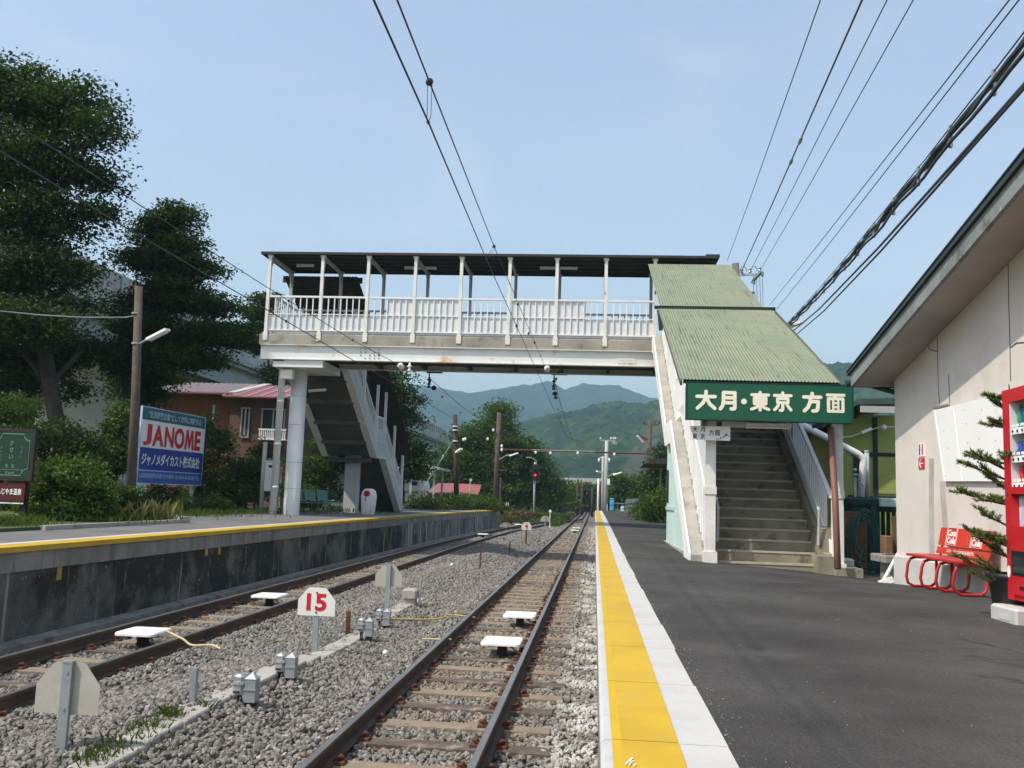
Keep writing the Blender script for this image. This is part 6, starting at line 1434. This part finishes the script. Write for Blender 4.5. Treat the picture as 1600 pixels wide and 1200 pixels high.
for k in range(5):
    cx, cz = aty(1350 + rd.uniform(-5, 5), 826, 17.8).x, aty(1350, 832, 17.8).z; rx = .17 + .03 * k; rz_ = .42 + .04 * k; yk = 17.8 + .03 * k
    m.tube([(cx + rx * math.cos(a) + .03 * math.sin(3 * a), yk, cz - .08 * k + rz_ * math.sin(a)) for a in np.linspace(0, 6.28, 22)], .017, 6)
a = aty(1352, 850, 17.75); m.tube([(a.x, 17.75, a.z), (a.x - .12, 17.7, a.z - .25), (a.x - .1, 17.6, a.z - .5), (a.x + .12, 17.6, a.z - .52), (a.x + .1, 17.7, a.z - .3)], .017, 6); single('garden_hose', m, 'hose_green', 'coiled teal garden hose hanging beside the timber box', 'hose', smooth=True)
a = aty(1369, 800, 17.6); b = aty(1381, 845, 17.6); m = MB(); m.bar((a.x - .05, 17.6, 1.0), (b.x - .12, 17.62, -.2), .1, .05); single('hose_hanger', m, 'fence_green', 'dark green upright board holding the hose', 'board')
ay = 16.3; a = aty(1380, 866, ay); m = MB(); m.bbox((a.x - .1, ay - .4, a.z - .12), (a.x + .55, ay + .4, a.z), .02); m.box((a.x + .02, ay - .3, -.4), (a.x + .25, ay + .25, a.z - .12)); single('stone_sink', m, 'stone', 'mossy stone wash basin at the corner of the station wall', 'basin')
a = aty(1378, 864, ay); b = aty(1390, 837, ay); m = MB(); m.bbox((a.x, ay - .2, a.z + .002), (b.x, ay + .1, b.z), .015); single('orange_tin', m, 'timber', 'orange brown tin on the stone wash basin', 'tin')
m = MB(); m.bar((a.x + .25, ay, a.z + .03), (a.x + .2, ay - .05, a.z + .62), .12, .02); single('wood_board', m, 'timber', 'brown board standing on the basin against the wall corner', 'board')
a = aty(1396, 895, 15.3); m = MB(); m.tube([(a.x - .15, 15.35, -.18), (a.x + .05, 15.2, .28)], .03, 8); m.bar((a.x - .25, 15.2, -.2), (a.x - .05, 15.15, -.12), .2, .08); single('leaning_pipe', m, 'plastic_white', 'short white pipe leaning below the stone basin', 'pipe')
a = aty(1308, 850, 17.6); m = MB(); m.bbox((a.x - .02, 17.5, -.3), (a.x + .28, 17.9, .05), .03); single('white_bucket', m, 'plastic_white', 'white box behind the leaning brown downpipe', 'box')

# ================================================================== FAR END OF THE STATION
def pole(label, ub, vb, ut, vt, y, r, mat='pole_wood', name='utility_pole', cat='pole', group='poles along the railway', t=None):
    b = aty(ub, vb, y); tp = aty(ut, vt, y); t = thing(name, label, cat, (b.x, y, b.z), group); m = MB(); m.tube([b - Vector((0, 0, .6)), b.lerp(tp, .5), tp], [r * 1.12, r, r * .9], 10); part('pole', m, mat, t, True); return t, b, tp
PY_ = 70
def streetlamp(t, u0, v0, u1, v1, y, mat='galvanised'):
    p = aty(u0, v0, y - .2); q = aty(u1, v1, y - .5); m = MB(); m.tube([p, p.lerp(q, .5) + Vector((0, 0, .12)), q], .035, 6); part('lamp_arm', m, mat, t); m = MB(); d = (q - p).normalized(); m.bar(q - d * .35, q + d * .35, .2, .1); part('lamp_head', m, 'plastic_white', t)
# portal
t, b, tp = pole('catenary portal of two wooden poles with a rusty cross pipe over both tracks', 773, 795, 780, 645, PY_, .19, name='catenary_portal', cat='portal', group=None)
b2 = aty(1010, 800, PY_); tp2 = aty(1016, 658, PY_); m = MB(); m.tube([b2 - Vector((0, 0, .5)), tp2], [.2, .17], 10); part('pole', m, 'pole_wood', t, True)
a = aty(770, 702, PY_); c = aty(1014, 709, PY_); m = MB(); m.tube([a, c], .065, 8); part('cross_pipe', m, 'rust', t); m = MB(); m.bar(a + Vector((3, 0, 0)), c - Vector((4, 0, 0)), .05, .15); part('cross_pipe_white', m, 'rusty_white', t)
m = MB(); m.cyl((b.x + .35, PY_, -.6), (b.x + .38, PY_, aty(778, 746, PY_).z), .09, 8); a = aty(770, 734, PY_); m.box((a.x, PY_ - .1, a.z - .06), (a.x + .9, PY_ + .1, a.z + .06)); part('side_post', m, 'pole_wood', t)
streetlamp(t, 780, 718, 803, 710, PY_); streetlamp(t, 1012, 700, 1012 - 12, 680 + 6, PY_); m = MB(); p = aty(995, 680, PY_); q = aty(1012, 687, PY_); m.bar(p, q, .2, .16); part('lamp_shade', m, 'rust', t)
m = MB(); a = aty(1005, 663, PY_); c = aty(1030, 664, PY_); m.bar(a, c, .08, .08); 
for u in (1006, 1018, 1023, 1030): p = aty(u, 660, PY_); m.lathe([(.05, -.1), (.08, 0), (.05, .14)], p, 8)
part('crossarm', m, 'pole_wood', t)
for u, v in ((784, 697), (784, 703), (837, 707), (860, 708), (903, 708), (960, 710), (771, 672), (762, 686), (724, 687), (727, 686)): m = MB(); p = aty(u, v, PY_ - .3); m.lathe([(.04, -.12), (.09, -.05), (.09, .05), (.04, .12)], p, 8); part('insulator', m, 'plastic_white', t)
t, b, tp = pole('dark wooden pole with a small white lamp beyond the left stairs', 714, 775, 711, 648, 58, .15, 'pole_dark'); streetlamp(t, 713, 707, 717, 704, 58); m = MB(); 
for v in (666, 672, 689): p = aty(711.5, v, 57.8); m.lathe([(.16, -.03), (.16, .03)], p, 10)
part('band', m, 'plastic_white', t)
m = MB(); a = aty(707, 690, 58); c = aty(658, 768, 52); m.tube([a, c], .02, 5); p = a.lerp(c, .32); m.lathe([(.02, -.15), (.07, 0), (.02, .15)], p, 8); single('guy_wire', m, 'galvanised', 'guy wire with white insulator left of the dark wooden pole', 'wire')
# signal
SY = 84; t = thing('railway_signal', 'railway signal with a red light on a pale mast left of the track', 'signal', aty(835, 806, SY)); b = aty(834, 806, SY); tp = aty(836, 722, SY)
m = MB(); m.tube([b - Vector((0, 0, .6)), tp], .085, 10); part('mast', m, 'pole_concrete', t, True)
p = aty(836.5, 738, SY - .2); m = MB(); m.bbox((p.x - .3, SY - .3, p.z - .75), (p.x + .3, SY - .12, p.z + .75), .06); part('head', m, 'black', t)
for k in (-.25, .2): m = MB(); m.tube([(p.x, SY - .3, p.z + k + .0), (p.x, SY - .48, p.z + k - .02)], .13, 12, cap=False); part('hood', m, 'black', t)
m = MB(); m.cyl((p.x, SY - .305, p.z - .25), (p.x, SY - .33, p.z - .25), .095, 14); part('red_lamp', m, 'signal_red', t)
m = MB(); a = aty(838, 720, SY); c = aty(822, 715, SY); m.tube([a, a.lerp(c, .5) + Vector((0, 0, .15)), c], .05, 6); m.cyl(a, aty(837, 755, SY), .05, 6); part('ladder_arm', m, 'galvanised', t)
# concrete poles on the near platform's end
t, b, tp = pole('tall pale concrete pole with crossarm at the platform end, thickest of its cluster', 946, 801, 948, 689, 72, .15, 'pole_concrete')
m = MB(); a = aty(938, 688, 72); c = aty(962, 689, 72); m.bar(a, c, .1, .1); 
for u in (938.5, 955, 959, 962): p = aty(u, 686, 72); m.lathe([(.06, -.1), (.1, 0), (.05, .16)], p, 8)
p = aty(956, 691, 72); m.bar(p, p + Vector((.4, 0, -.1)), .2, .2); part('crossarm', m, 'galvanised', t); streetlamp(t, 950, 745, 965, 740, 72)
m = MB(); p = aty(950.5, 752, 71.6); m.box((p.x - .1, 71.5, p.z - .25), (p.x + .12, 71.7, p.z + .2)); part('switch_box', m, 'plastic_white', t)
t, b, tp = pole('shorter pale concrete pole left of the thickest one at the platform end', 941, 801, 942, 713, 76, .10, 'pole_concrete'); streetlamp(t, 942, 740, 937, 738, 76); m = MB(); 
for u in (936, 952): p = aty(u, 719, 76); m.lathe([(.05, -.15), (.1, 0), (.05, .15)], p, 8); m.tube([p + Vector((0, 0, .15)), (tp.x, 76, p.z + .25)], .03, 5)
part('insulator', m, 'plastic_white', t)
t, b, tp = pole('thin white marker pole at the far corner of the near platform', 934, 800, 935, 748, 66, .07, 'white')
t, b, tp = pole('dark pole just left of the concrete pole cluster', 937, 800, 938, 752, 82, .12, 'pole_dark')
for u, vt, lab, y in ((902, 755, 'far wooden portal pole, left one of a pair between the trees', 130), (909, 757, 'far wooden portal pole, right one of a pair between the trees', 131), (925, 762, 'far dark pole right of the portal pair', 125)):
    pole(lab, u, 806, u + .4, vt, y, .17, 'pole_dark')
m = MB(); a = aty(902, 760, 130); c = aty(912, 761, 130); m.tube([a, c], .09, 6); single('cross_pipe', m, 'pole_dark', 'small cross pipe joining the far pair of portal poles', 'pipe')
# small far items on the near platform
def fbox(name, label, cat, u0, v0, u1, v1, y, mat, depth=.4, grp=None, cap=None):
    a = aty(u0, v1, y); b = aty(u1, v0, y); t = thing(name, label, cat, (a.x, y, a.z), grp); m = MB(); m.bbox((a.x, y, a.z), (b.x, y + depth, b.z), .03); part('body', m, mat, t)
    h_ = b.z - a.z
    if cap: m = MB(); m.box((a.x - .01, y - .012, a.z + h_ * .45), (b.x + .01, y - .001, a.z + h_ * .49)); m.box((a.x - .01, y - .012, b.z - .1 * h_), (b.x + .01, y - .001, b.z - .06 * h_)); m.box((a.x, y - .012, a.z), (b.x, y - .001, a.z + h_ * .06)); part('trim', m, cap, t)
    return t
fbox('blue_cabinet', 'light blue cabinet standing at the far end of the near platform', 'cabinet', 953, 779, 960, 798, 63, 'blue_box', .5, None, 'bill_blue2')
fbox('white_crate', 'white boxes standing by the fence at the far end of the near platform', 'crate', 970, 791, 976, 799, 60, 'tarp_white', .4, None, 'galvanised')
fbox('marker_post', 'small white marker post beside the concrete poles', 'post', 948, 789, 949, 798, 67, 'white', .1)
fbox('small_white_sign', 'small white square sign at the far end of the left platform', 'sign', 790, 785, 795, 790, 63, 'white', .03, None, 'galvanised')
fbox('black_box', 'dark trackside box in the grass beyond the far marker board', 'box', 881, 791, 885, 805, 110, 'black', .5)
fbox('dark_box', 'small dark trackside box left of the taller dark one', 'box', 870, 792, 873, 799, 110, 'black', .4)
m = MB(); p = aty(859.5, 803, 66); m.cyl((p.x, 66, -1.2), (p.x, 66, p.z + .15), .03, 6); m.prism([(p.x - .1, 65.98, p.z + .12), (p.x + .1, 65.98, p.z + .12), (p.x + .1, 65.98, p.z + .22), (p.x, 65.98, p.z + .32), (p.x - .1, 65.98, p.z + .22)], (0, .01, 0)); single('white_marker', m, 'white', 'small white arrow topped marker post by the far tracks', 'marker')
t = thing('green_board_fence', 'grey green board fence along the far right of the near platform', 'fence', aty(985, 800, 58)); m = MB(); a = aty(977, 797, 60); c = aty(1006, 800, 50)
m.prism([(a.x, a.y, .2), (c.x, c.y, .1), (c.x, c.y, aty(1006, 778, 50).z), (a.x, a.y, aty(977, 780, 60).z)], (.05, .02, 0)); part('board', m, 'fence_blue', t)
m = MB(); 
for k in (.35, .65): m.bar(aty(977, 780 + 18 * k, 59.95), aty(1006, 778 + 22 * k, 49.95), .05, .06)
for k in range(3): q = aty(958 + k * 7, 799, 62); m.bar(q, q + Vector((0, 0, .6)), .05, .05)
m.bar(aty(955, 786, 62), aty(977, 787, 61), .05, .06); part('rail', m, 'fence_blue', t)
# shelter roofs
t = thing('platform_shelter', 'dark flat shelter roof edge beyond the right stairs', 'shelter', aty(1035, 800, 46)); a = aty(1008, 724, 46); b = aty(1060, 722, 46); m = MB(); m.prism([(a.x, 46, a.z), (a.x + .5, 46, a.z + .25), (b.x + 1, 46, b.z + .25), (b.x + 1, 46, b.z - .1)], (0, 6, 0)); part('roof', m, 'roof_metal', t)
m = MB(); p = aty(1041, 760, 46.4); m.box((p.x, 46.3, 0), (p.x + .1, 46.4, a.z)); m.box((p.x, 51.3, 0), (p.x + .1, 51.4, a.z)); part('post', m, 'galvanised', t)
t = thing('left_shelter', 'grey flat shelter roof behind the left stairs', 'shelter', aty(650, 780, 55)); a = aty(630, 738, 55); b = aty(687, 731, 55); m = MB(); m.prism([(a.x - 2, 55, b.z - .12), (b.x, 55, b.z - .1), (b.x, 55, b.z + .02), (a.x + 1.1, 55, b.z + .22), (a.x - 2, 55, b.z + .1)], (0, 4, 0)); part('roof', m, 'grey_paint', t)
m = MB()
for u in (640, 676): p = aty(u, 770, 55.5); m.box((p.x, 55.4, 0), (p.x + .12, 55.52, b.z - .1)); p2 = aty(u, 770, 58); m.box((p.x, 58.4, 0), (p.x + .12, 58.52, b.z - .1))
part('post', m, 'grey_paint', t); p = aty(671, 738, 55.2); m = MB(); m.box((p.x - .3, 55.1, p.z - .12), (p.x + .3, 55.2, p.z + .12)); part('hanging_sign', m, 'plastic_white', t)
t = thing('covered_car', 'white covered car partly hidden behind the left stairs', 'car', aty(647, 775, 57)); a = aty(632, 767, 57); b = aty(657, 750, 57); m = MB()
w_ = b.x - a.x; prof = [(0, 0), (1.0, 0), (.98, .45), (.93, .75), (.86, .97), (.2, 1.0), (0, .95)]
m.prism([(a.x + x * w_, 57, a.z + z * (b.z - a.z)) for x, z in prof], (0, 3.5, 0)); m.box((a.x, 57.3, 0), (b.x - .1, 60.4, a.z)); part('cover', m, 'tarp_white', t)
m = MB(); m.box((a.x + .35 * w_, 56.98, a.z + .5 * (b.z - a.z)), (a.x + .8 * w_, 56.995, a.z + .85 * (b.z - a.z))); part('window', m, 'glass_dark', t)
# red shed
t = thing('red_roofed_shed', 'low shed with a rusty red sheet roof partly overgrown, below the middle trees', 'shed', aty(700, 785, 70)); m = MB()
p = [aty(666, 769, 68), aty(713, 769, 68), aty(716, 755, 72), aty(684, 755, 72)]; m.prism(p, (0, 0, -.08)); part('roof', m, 'red_roof', t)
m = MB(); p = [aty(714, 770, 68), aty(748, 772, 68), aty(752, 757, 72), aty(716, 755, 72)]; m.prism([Vector(q) + Vector((0, 0, -.02)) for q in p], (0, 0, -.08)); part('rusty_roof', m, 'ochre_roof', t)
a = aty(672, 770, 68.4); b = aty(742, 770, 68.4); m = MB(); m.box((a.x, 68.4, -.5), (b.x, 72, a.z - .12)); part('wall', m, 'timber', t)
m = MB(); p = aty(735, 765, 67.5); m.cyl((p.x, 67.5, -.5), aty(735, 753, 67.5), .05, 6); q = aty(735.5, 750, 67.4); m.cyl((q.x, 67.4, q.z), (q.x, 67.43, q.z), .12, 12); single('round_mirror', m, 'pole_concrete', 'small round pale disc on a rusty post above the red shed', 'sign')
# bushes and trees on the right
def B2(label, blobs, n, leaf, mat, seed, zmin=.05, name='shrub'): return make_bush('leafy_shrub', label, 'shrub', blobs, n, leaf, mat, seed, .25, .8, 'shrubs beside the near platform', zmin)
B2('bright green shrub at the platform edge left of the teal stair panel', [E(1025, 800, 38, 20, 18), E(1035, 785, 38, 16, 16), E(1008, 806, 41, 16, 12)], 4200, .12, 'leaf_bright', 51)
B2('green shrub further along the platform beside the board fence', [E(1003, 800, 46, 14, 10), E(1012, 785, 46, 12, 12)], 1600, .14, 'leaf_mid', 52)
make_tree('broadleaf_tree', 'dark tree right behind the far shelter beside the stair panel', 'tree', T(1045, 800, 60), [E(1035, 735, 60, 26, 22), E(1055, 710, 60, 26, 18), E(1030, 765, 60, 30, 20), E(1060, 760, 60, 30, 30)], 6500, .26, 'leaf_dark', .18, None, 53, .5, .5)
make_tree('broadleaf_tree', 'rounded green tree behind the concrete poles', 'tree', T(975, 800, 95), [E(975, 755, 95, 30, 16), E(960, 775, 95, 26, 16), E(995, 770, 95, 26, 18), E(985, 785, 95, 36, 12), E(1005, 785, 95, 20, 14)], 5200, .36, 'leaf_mid', .25, None, 54, .6, .5)
make_tree('broadleaf_tree', 'rounded tree in the distance left of the far portal poles', 'tree', T(900, 800, 150), [E(905, 768, 150, 22, 13), E(890, 774, 150, 22, 12), E(915, 772, 150, 20, 14)], 3600, .5, 'leaf_mid', .3, None, 55, .9, .5)
make_tree('broadleaf_tree', 'light green tree right beyond the far curve of the left track', 'tree', T(872, 805, 120), [E(872, 775, 120, 20, 16), E(885, 790, 120, 18, 12), E(862, 788, 120, 18, 14)], 3000, .42, 'leaf_bright', .22, None, 56, .8, .5)
make_tree('broadleaf_tree', 'tree between the far portal poles and the dark pole', 'tree', T(925, 803, 160), [E(928, 768, 160, 14, 14), E(915, 788, 160, 18, 12), E(935, 785, 160, 14, 14)], 2600, .5, 'leaf_far', .25, None, 57, .9, .5)
make_tree('broadleaf_tree', 'tree beside the lime house seen through the stair railing', 'tree', T(1280, 800, 34), [E(1290, 690, 34, 30, 20), E(1280, 725, 34, 36, 26), E(1300, 760, 34, 30, 20)], 4200, .17, 'leaf_mid', .12, None, 58, .3, .5)
rng = np.random.default_rng(77); P = clump_points([E(60, 620, 75, 110, 130, 12), E(200, 640, 80, 90, 110, 12), E(330, 640, 85, 90, 110, 12), E(700, 780, 130, 60, 18, 20), E(760, 770, 140, 60, 26, 20), E(830, 780, 150, 60, 20, 20), E(650, 760, 120, 60, 40, 20), E(560, 740, 120, 80, 60, 20), E(1080, 775, 150, 120, 26, 25), E(1180, 760, 130, 100, 40, 25), E(960, 790, 190, 90, 12, 20), E(880, 795, 190, 60, 10, 20)], 60000, rng, 1.1, .6, .4)
tag(part('woodland', leaf_mesh('woodland', P, .7, 'leaf_far', rng), None), 'dark woodland behind the far end of the station', 'woodland', kind='stuff')
gp = []
for (x0, x1, y0, y1, n) in ((-12, -7.5, 65, 120, 2600), (-9, -4.0, 80, 130, 2200), (2.2, 8, 66, 120, 2000), (-3.4, -2.6, 70, 120, 500)):
    gp.append(np.column_stack([rng.uniform(x0, x1, n), rng.uniform(y0, y1, n), np.full(n, -1.3)]))
tag(part('wild_grass', blades('wild_grass', np.concatenate(gp), .75, 'grass', rng, .7, .05), None), 'tall wild grass beside the far tracks', 'grass', kind='stuff')
# distant viaduct bar across the valley
m = MB(); a = aty(840, 746, 300); b = aty(1120, 762, 300); m.box((a.x, 300, a.z - 1.6), (b.x, 306, a.z + .25)); t = thing('distant_viaduct', 'pale distant road viaduct crossing the valley below the hills', 'viaduct', (a.x, 300, 0)); part('deck', m, 'viaduct', t)
for k in range(5): m = MB(); x = a.x + 6 + k * 12; m.box((x, 301, -1.3), (x + 2, 304, a.z - 1.6)); part('pier', m, 'viaduct', t)

# ================================================================== WIRES
def cat_line(label, pts, r, group='overhead wires', mat='wire', name='overhead_wire'):
    m = MB(); m.tube(pts, r, 6); return single(name, m, mat, label, 'wire', group)
# near track: contact wire on one straight line through the measured points
CXW = -1.27
def lp_(u, v, x): return atx(u, v, x)
p1 = lp_(590, 15, CXW); p2_ = lp_(669, 190, CXW); p3 = lp_(861, 630, -1.2)
print('CONTACT', p1, p2_, p3)
zc = p2_.z
cat_line('thick contact wire over the near track, passing below the footbridge', [(CXW - .02, 1.0, zc), (CXW, p2_.y, zc), aty(760, 405, 15), aty(820, 538, 23), aty(862, 632, 36), aty(890, 692, 62), (aty(896, 703, 70))], .0072)
q1 = aty(671, 128, p2_.y)
cat_line('messenger wire above the near contact wire, ending at the girder insulator', [q1 + (q1 - aty(772, 385, 14.8)) * .75, q1, aty(772, 385, 14.8), aty(810, 475, 20.5), aty(851, 571, 28.8)], .0065)
cat_line('messenger wire of the near track beyond the footbridge', [aty(868, 600, 31.6), aty(878, 640, 42), aty(895, 690, 70)], .012)
for (ua, va), (ub, vb), y, lab in (((671, 128), (669, 190), p2_.y, 'nearest wire dropper with round clamp high over the near track'), ((772, 385), (760, 405), 14.9, 'wire dropper with round clamp just above the bridge roof edge')):
    a = aty(ua, va, y); b = aty(ub, vb + 1, y); m = MB(); m.lathe([(0, -.032), (.022, -.022), (.03, 0), (.022, .022), (0, .032)], a, 10); m.lathe([(0, -.02), (.016, 0), (0, .02)], b, 8); m.tube([a + Vector((-.015, 0, 0)), b + Vector((-.008, 0, 0))], .0028, 5); m.tube([a + Vector((.02, 0, -.02)), b.lerp(a, .15) + Vector((.018, 0, 0)), b], .0028, 5); single('wire_dropper', m, 'wire', lab, 'dropper', 'wire droppers', smooth=True)
for u, v, y in ((809, 475, 20.4), (835, 535, 24.9), (807, 509, 21), (826, 521, 23.6)): p = aty(u, v, y); m = MB(); m.lathe([(0, -.05), (.035, 0), (0, .05)], p, 8); single('wire_clamp', m, 'wire', 'small dark clamp on the wires in front of the right half of the bridge', 'clamp', 'wire clamps in front of the bridge')
LXW = -5.6
cat_line('upper messenger wire over the left track, running to the girder insulators', [aty(-80, 122, 9.0), aty(5, 181, 10.2), aty(187, 300, 13.5), aty(400, 438, 19.5), aty(550, 531, 25.5), aty(625, 571, 28.8)], .009)
cat_line('lower contact wire over the left track', [aty(-80, 187, 9.0), aty(178, 345, 13.2), aty(400, 474, 19), aty(550, 562, 25), aty(600, 590, 29), aty(712, 656, 48), aty(760, 685, 70)], .011)
cat_line('messenger wire of the left track beyond the footbridge', [aty(672, 592, 31.6), aty(720, 634, 45), aty(770, 668, 70)], .012)
for u, v, y in ((451, 470, 21.2), (551, 531, 25.5), (592, 555, 27.2), (447, 502, 20.6)): p = aty(u, v, y); m = MB(); m.lathe([(0, -.05), (.035, 0), (0, .05)], p, 8); single('wire_clamp', m, 'wire', 'small dark clamp on the left wires crossing the left half of the bridge', 'clamp', 'wire clamps left')
for u, v, y, r, mt, lab in ((678, 606, 33, .1, 'black', 'round dark insulator on the left wire beyond the bridge'), (867, 615, 33, .09, 'black', 'dark glass insulator below the bridge on the near track wire'), (868.5, 621, 33.3, .07, 'glass_dark', 'lower dark glass insulator below the bridge on the near track wire')):
    p = aty(u, v, y); m = MB(); m.lathe([(0, -r), (r * .9, -r * .5), (r, 0), (r * .9, r * .5), (0, r)], p, 12); single('insulator', m, mt, lab, 'insulator', smooth=True)
for k, (u, v, y) in enumerate(((691, 620, 36), (719, 645, 46), (672, 596, 31.5), (872, 640, 42), (877, 660, 50), (882, 675, 58), (869, 592, 31.5))): p = aty(u, v, y); m = MB(); m.lathe([(0, -.07), (.05, 0), (0, .07)], p, 8); single('wire_clamp', m, 'wire', 'small dark clamp on the wires seen below the bridge', 'clamp', 'wire clamps below the bridge')
cat_line('wires running on beyond the left portal pole', [aty(780, 671, 70), aty(850, 705, 95), aty(880, 722, 120)], .02)
# power pole behind the right stairs
t, b, tp = pole('concrete power pole top with crossarm showing behind the green stair roof', 1170, 800, 1149, 412, 42, .19, 'pole_grey', group=None)
m = MB(); a = aty(1150, 430, 42); c = aty(1192, 428, 41); m.bar(a, c, .09, .09); a2 = aty(1175, 441, 42); c2 = aty(1190, 424, 40.5); m.bar(a2, c2, .1, .1)
for u, v in ((1159, 424), (1172, 423), (1178, 440), (1187, 421), (1191, 428)): p = aty(u, v, 41.6); m.lathe([(.04, -.12), (.08, -.06), (.05, 0), (.08, .06), (.03, .12)], p, 8)
part('crossarm', m, 'galvanised', t)
m = MB()
for u0, v0, u1, v1, u2, v2 in ((1156, 424, 1163, 415, 1167, 424), (1172, 424, 1180, 416, 1184, 424)): m.tube([aty(u0, v0, 41.5), aty((u0 + u1) / 2 - 1, v1 + 2, 41.5), aty(u1, v1, 41.5), aty(u2, v2, 41.5)], .015, 5)
for u in (1177, 1182, 1187, 1191): m.tube([aty(u, 430, 41.5), aty(u + 1.5, 476, 40)], .012, 5)
part('jumper', m, 'wire', t)
for k, ((ua, va), (ub, vb), r) in enumerate((((1282, 0), (1136, 408), .010), ((1347, 0), (1158, 425), .017), ((1386, 0), (1172, 424), .010), ((1427, 0), (1188, 422), .010))):
    a = aty(ua, va, 14); c = aty(ub, vb, 41.6); d = a - c; cat_line(('thin high wire, leftmost of the four running to the power pole', 'thicker high wire with two splices, second of the four to the power pole', 'thin high wire, third of the four to the power pole', 'thin high wire, rightmost of the four to the power pole')[k], [c, c.lerp(a, .5) - Vector((0, 0, .06)), a, a + d * .35], r)
for (u, v), lab in (((1252, 217), 'upper splice on the thicker high wire'), ((1236, 251), 'lower splice on the thicker high wire')):
    a = aty(1347, 0, 14); c = aty(1158, 425, 41.6); tt_ = min((abs((c.lerp(a, k / 200.) - aty(u, v, c.lerp(a, k / 200.).y)).length), k / 200.) for k in range(201))[1]; p = c.lerp(a, tt_) - Vector((0, 0, .24 * tt_ * (1 - tt_))); d = (a - c).normalized(); m = MB(); m.tube([p - d * .32, p - d * .1, p + d * .1, p + d * .32], [.015, .045, .045, .015], 8); single('wire_splice', m, 'galvanised', lab, 'splice')
for k, ((ua, va), (ub, vb)) in enumerate((((1577, 0), (1203, 476)), ((1592, 0), (1213, 484)))):
    a = aty(ua, va, 9.5); c = aty(ub, vb, 38); d = a - c; cat_line(('thin wire, left one of the close pair above the cable bundle', 'thin wire, right one of the close pair above the cable bundle')[k], [c, c.lerp(a, .5) - Vector((0, 0, .04)), a, a + d * .3], .009)
a = aty(1600, 45, 9.0); c = aty(1226, 514, 36); d = a - c
def bund(label, off, r, amp, ph, n=46):
    pts = []; dn = d.normalized(); s1 = dn.cross(Vector((0, 0, 1))).normalized(); s2 = s1.cross(dn)
    for i in range(n + 1):
        f = i / n * 1.3; L = f * d.length; pts.append(c + d * f + s1 * (off[0] + amp * math.sin(L * 2.1 + ph)) + s2 * (off[1] + amp * .7 * math.cos(L * 1.7 + ph) - .25 * math.sin(f / 1.3 * math.pi)))
    return cat_line(label, pts, r, 'cable bundle')
bund('straight thin support wire on top of the thick cable bundle', (0, .13), .009, .004, 0); bund('thickest black cable winding through the bundle', (0, .03), .034, .03, 0); bund('second black cable wound round the thickest one', (.02, 0), .026, .035, 2.2); bund('black cable sagging below the bundle', (.03, -.12), .024, .02, 1.1); bund('thin outer cable of the bundle', (-.03, .07), .012, .03, 4)
dn = d.normalized()
for k in range(18):
    q = c + d * (.04 + k * .066); f = (.04 + k * .066) / 1.3; q = q - Vector((0, 0, .25 * math.sin(f * math.pi))); m = MB(); m.bar(q + Vector((0, 0, .15)), q + Vector((0, 0, -.14)), .035, .05); single('cable_hanger', m, 'galvanised', 'small metal hanger on the thick cable bundle', 'hanger', 'hangers along the thick cable bundle')
for k, (du, r) in enumerate(((0, .022), (5, .020))):
    a = aty(1604, 128 + du, 9.0); c2 = aty(1236 + du * 1.6, 520 + du * .6, 36); d2 = a - c2; cat_line(('left cable of the pair below the cable bundle', 'right cable of the pair below the cable bundle')[k], [c2, c2.lerp(a, .35) - Vector((0, 0, .18)), c2.lerp(a, .7) - Vector((0, 0, .15)), a, a + d2 * .25], r)
m = MB(); a = aty(1232, 511, 34); c2 = aty(1255, 502, 33); m.bar(a, c2, .14, .1); t = thing('street_lamp_head', 'white street lamp head sticking out beside the green stair roof', 'street lamp', a); part('lamp_head', m, 'plastic_white', t); m = MB(); m.tube([a, aty(1215, 520, 34.5), aty(1214, 700, 34.5)], .05, 8); part('arm', m, 'galvanised', t)

# ================================================================== HAZE
hm = bpy.data.materials.new('haze'); hm.use_nodes = True; nt = hm.node_tree; nt.nodes.remove(nt.nodes['Principled BSDF'])
pv = nt.nodes.new('ShaderNodeVolumePrincipled'); pv.inputs['Color'].default_value = (.33, .52, .68, 1); pv.inputs['Density'].default_value = .00036; pv.inputs['Anisotropy'].default_value = .0
nt.links.new(pv.outputs[0], nt.nodes['Material Output'].inputs['Volume'])
hb = MB(); hb.box((-4500, -90, -40), (4500, 3700, 345)); ho = part('haze', hb, None); ho.data.materials.clear(); ho.data.materials.append(hm); ho['kind'] = 'stuff'
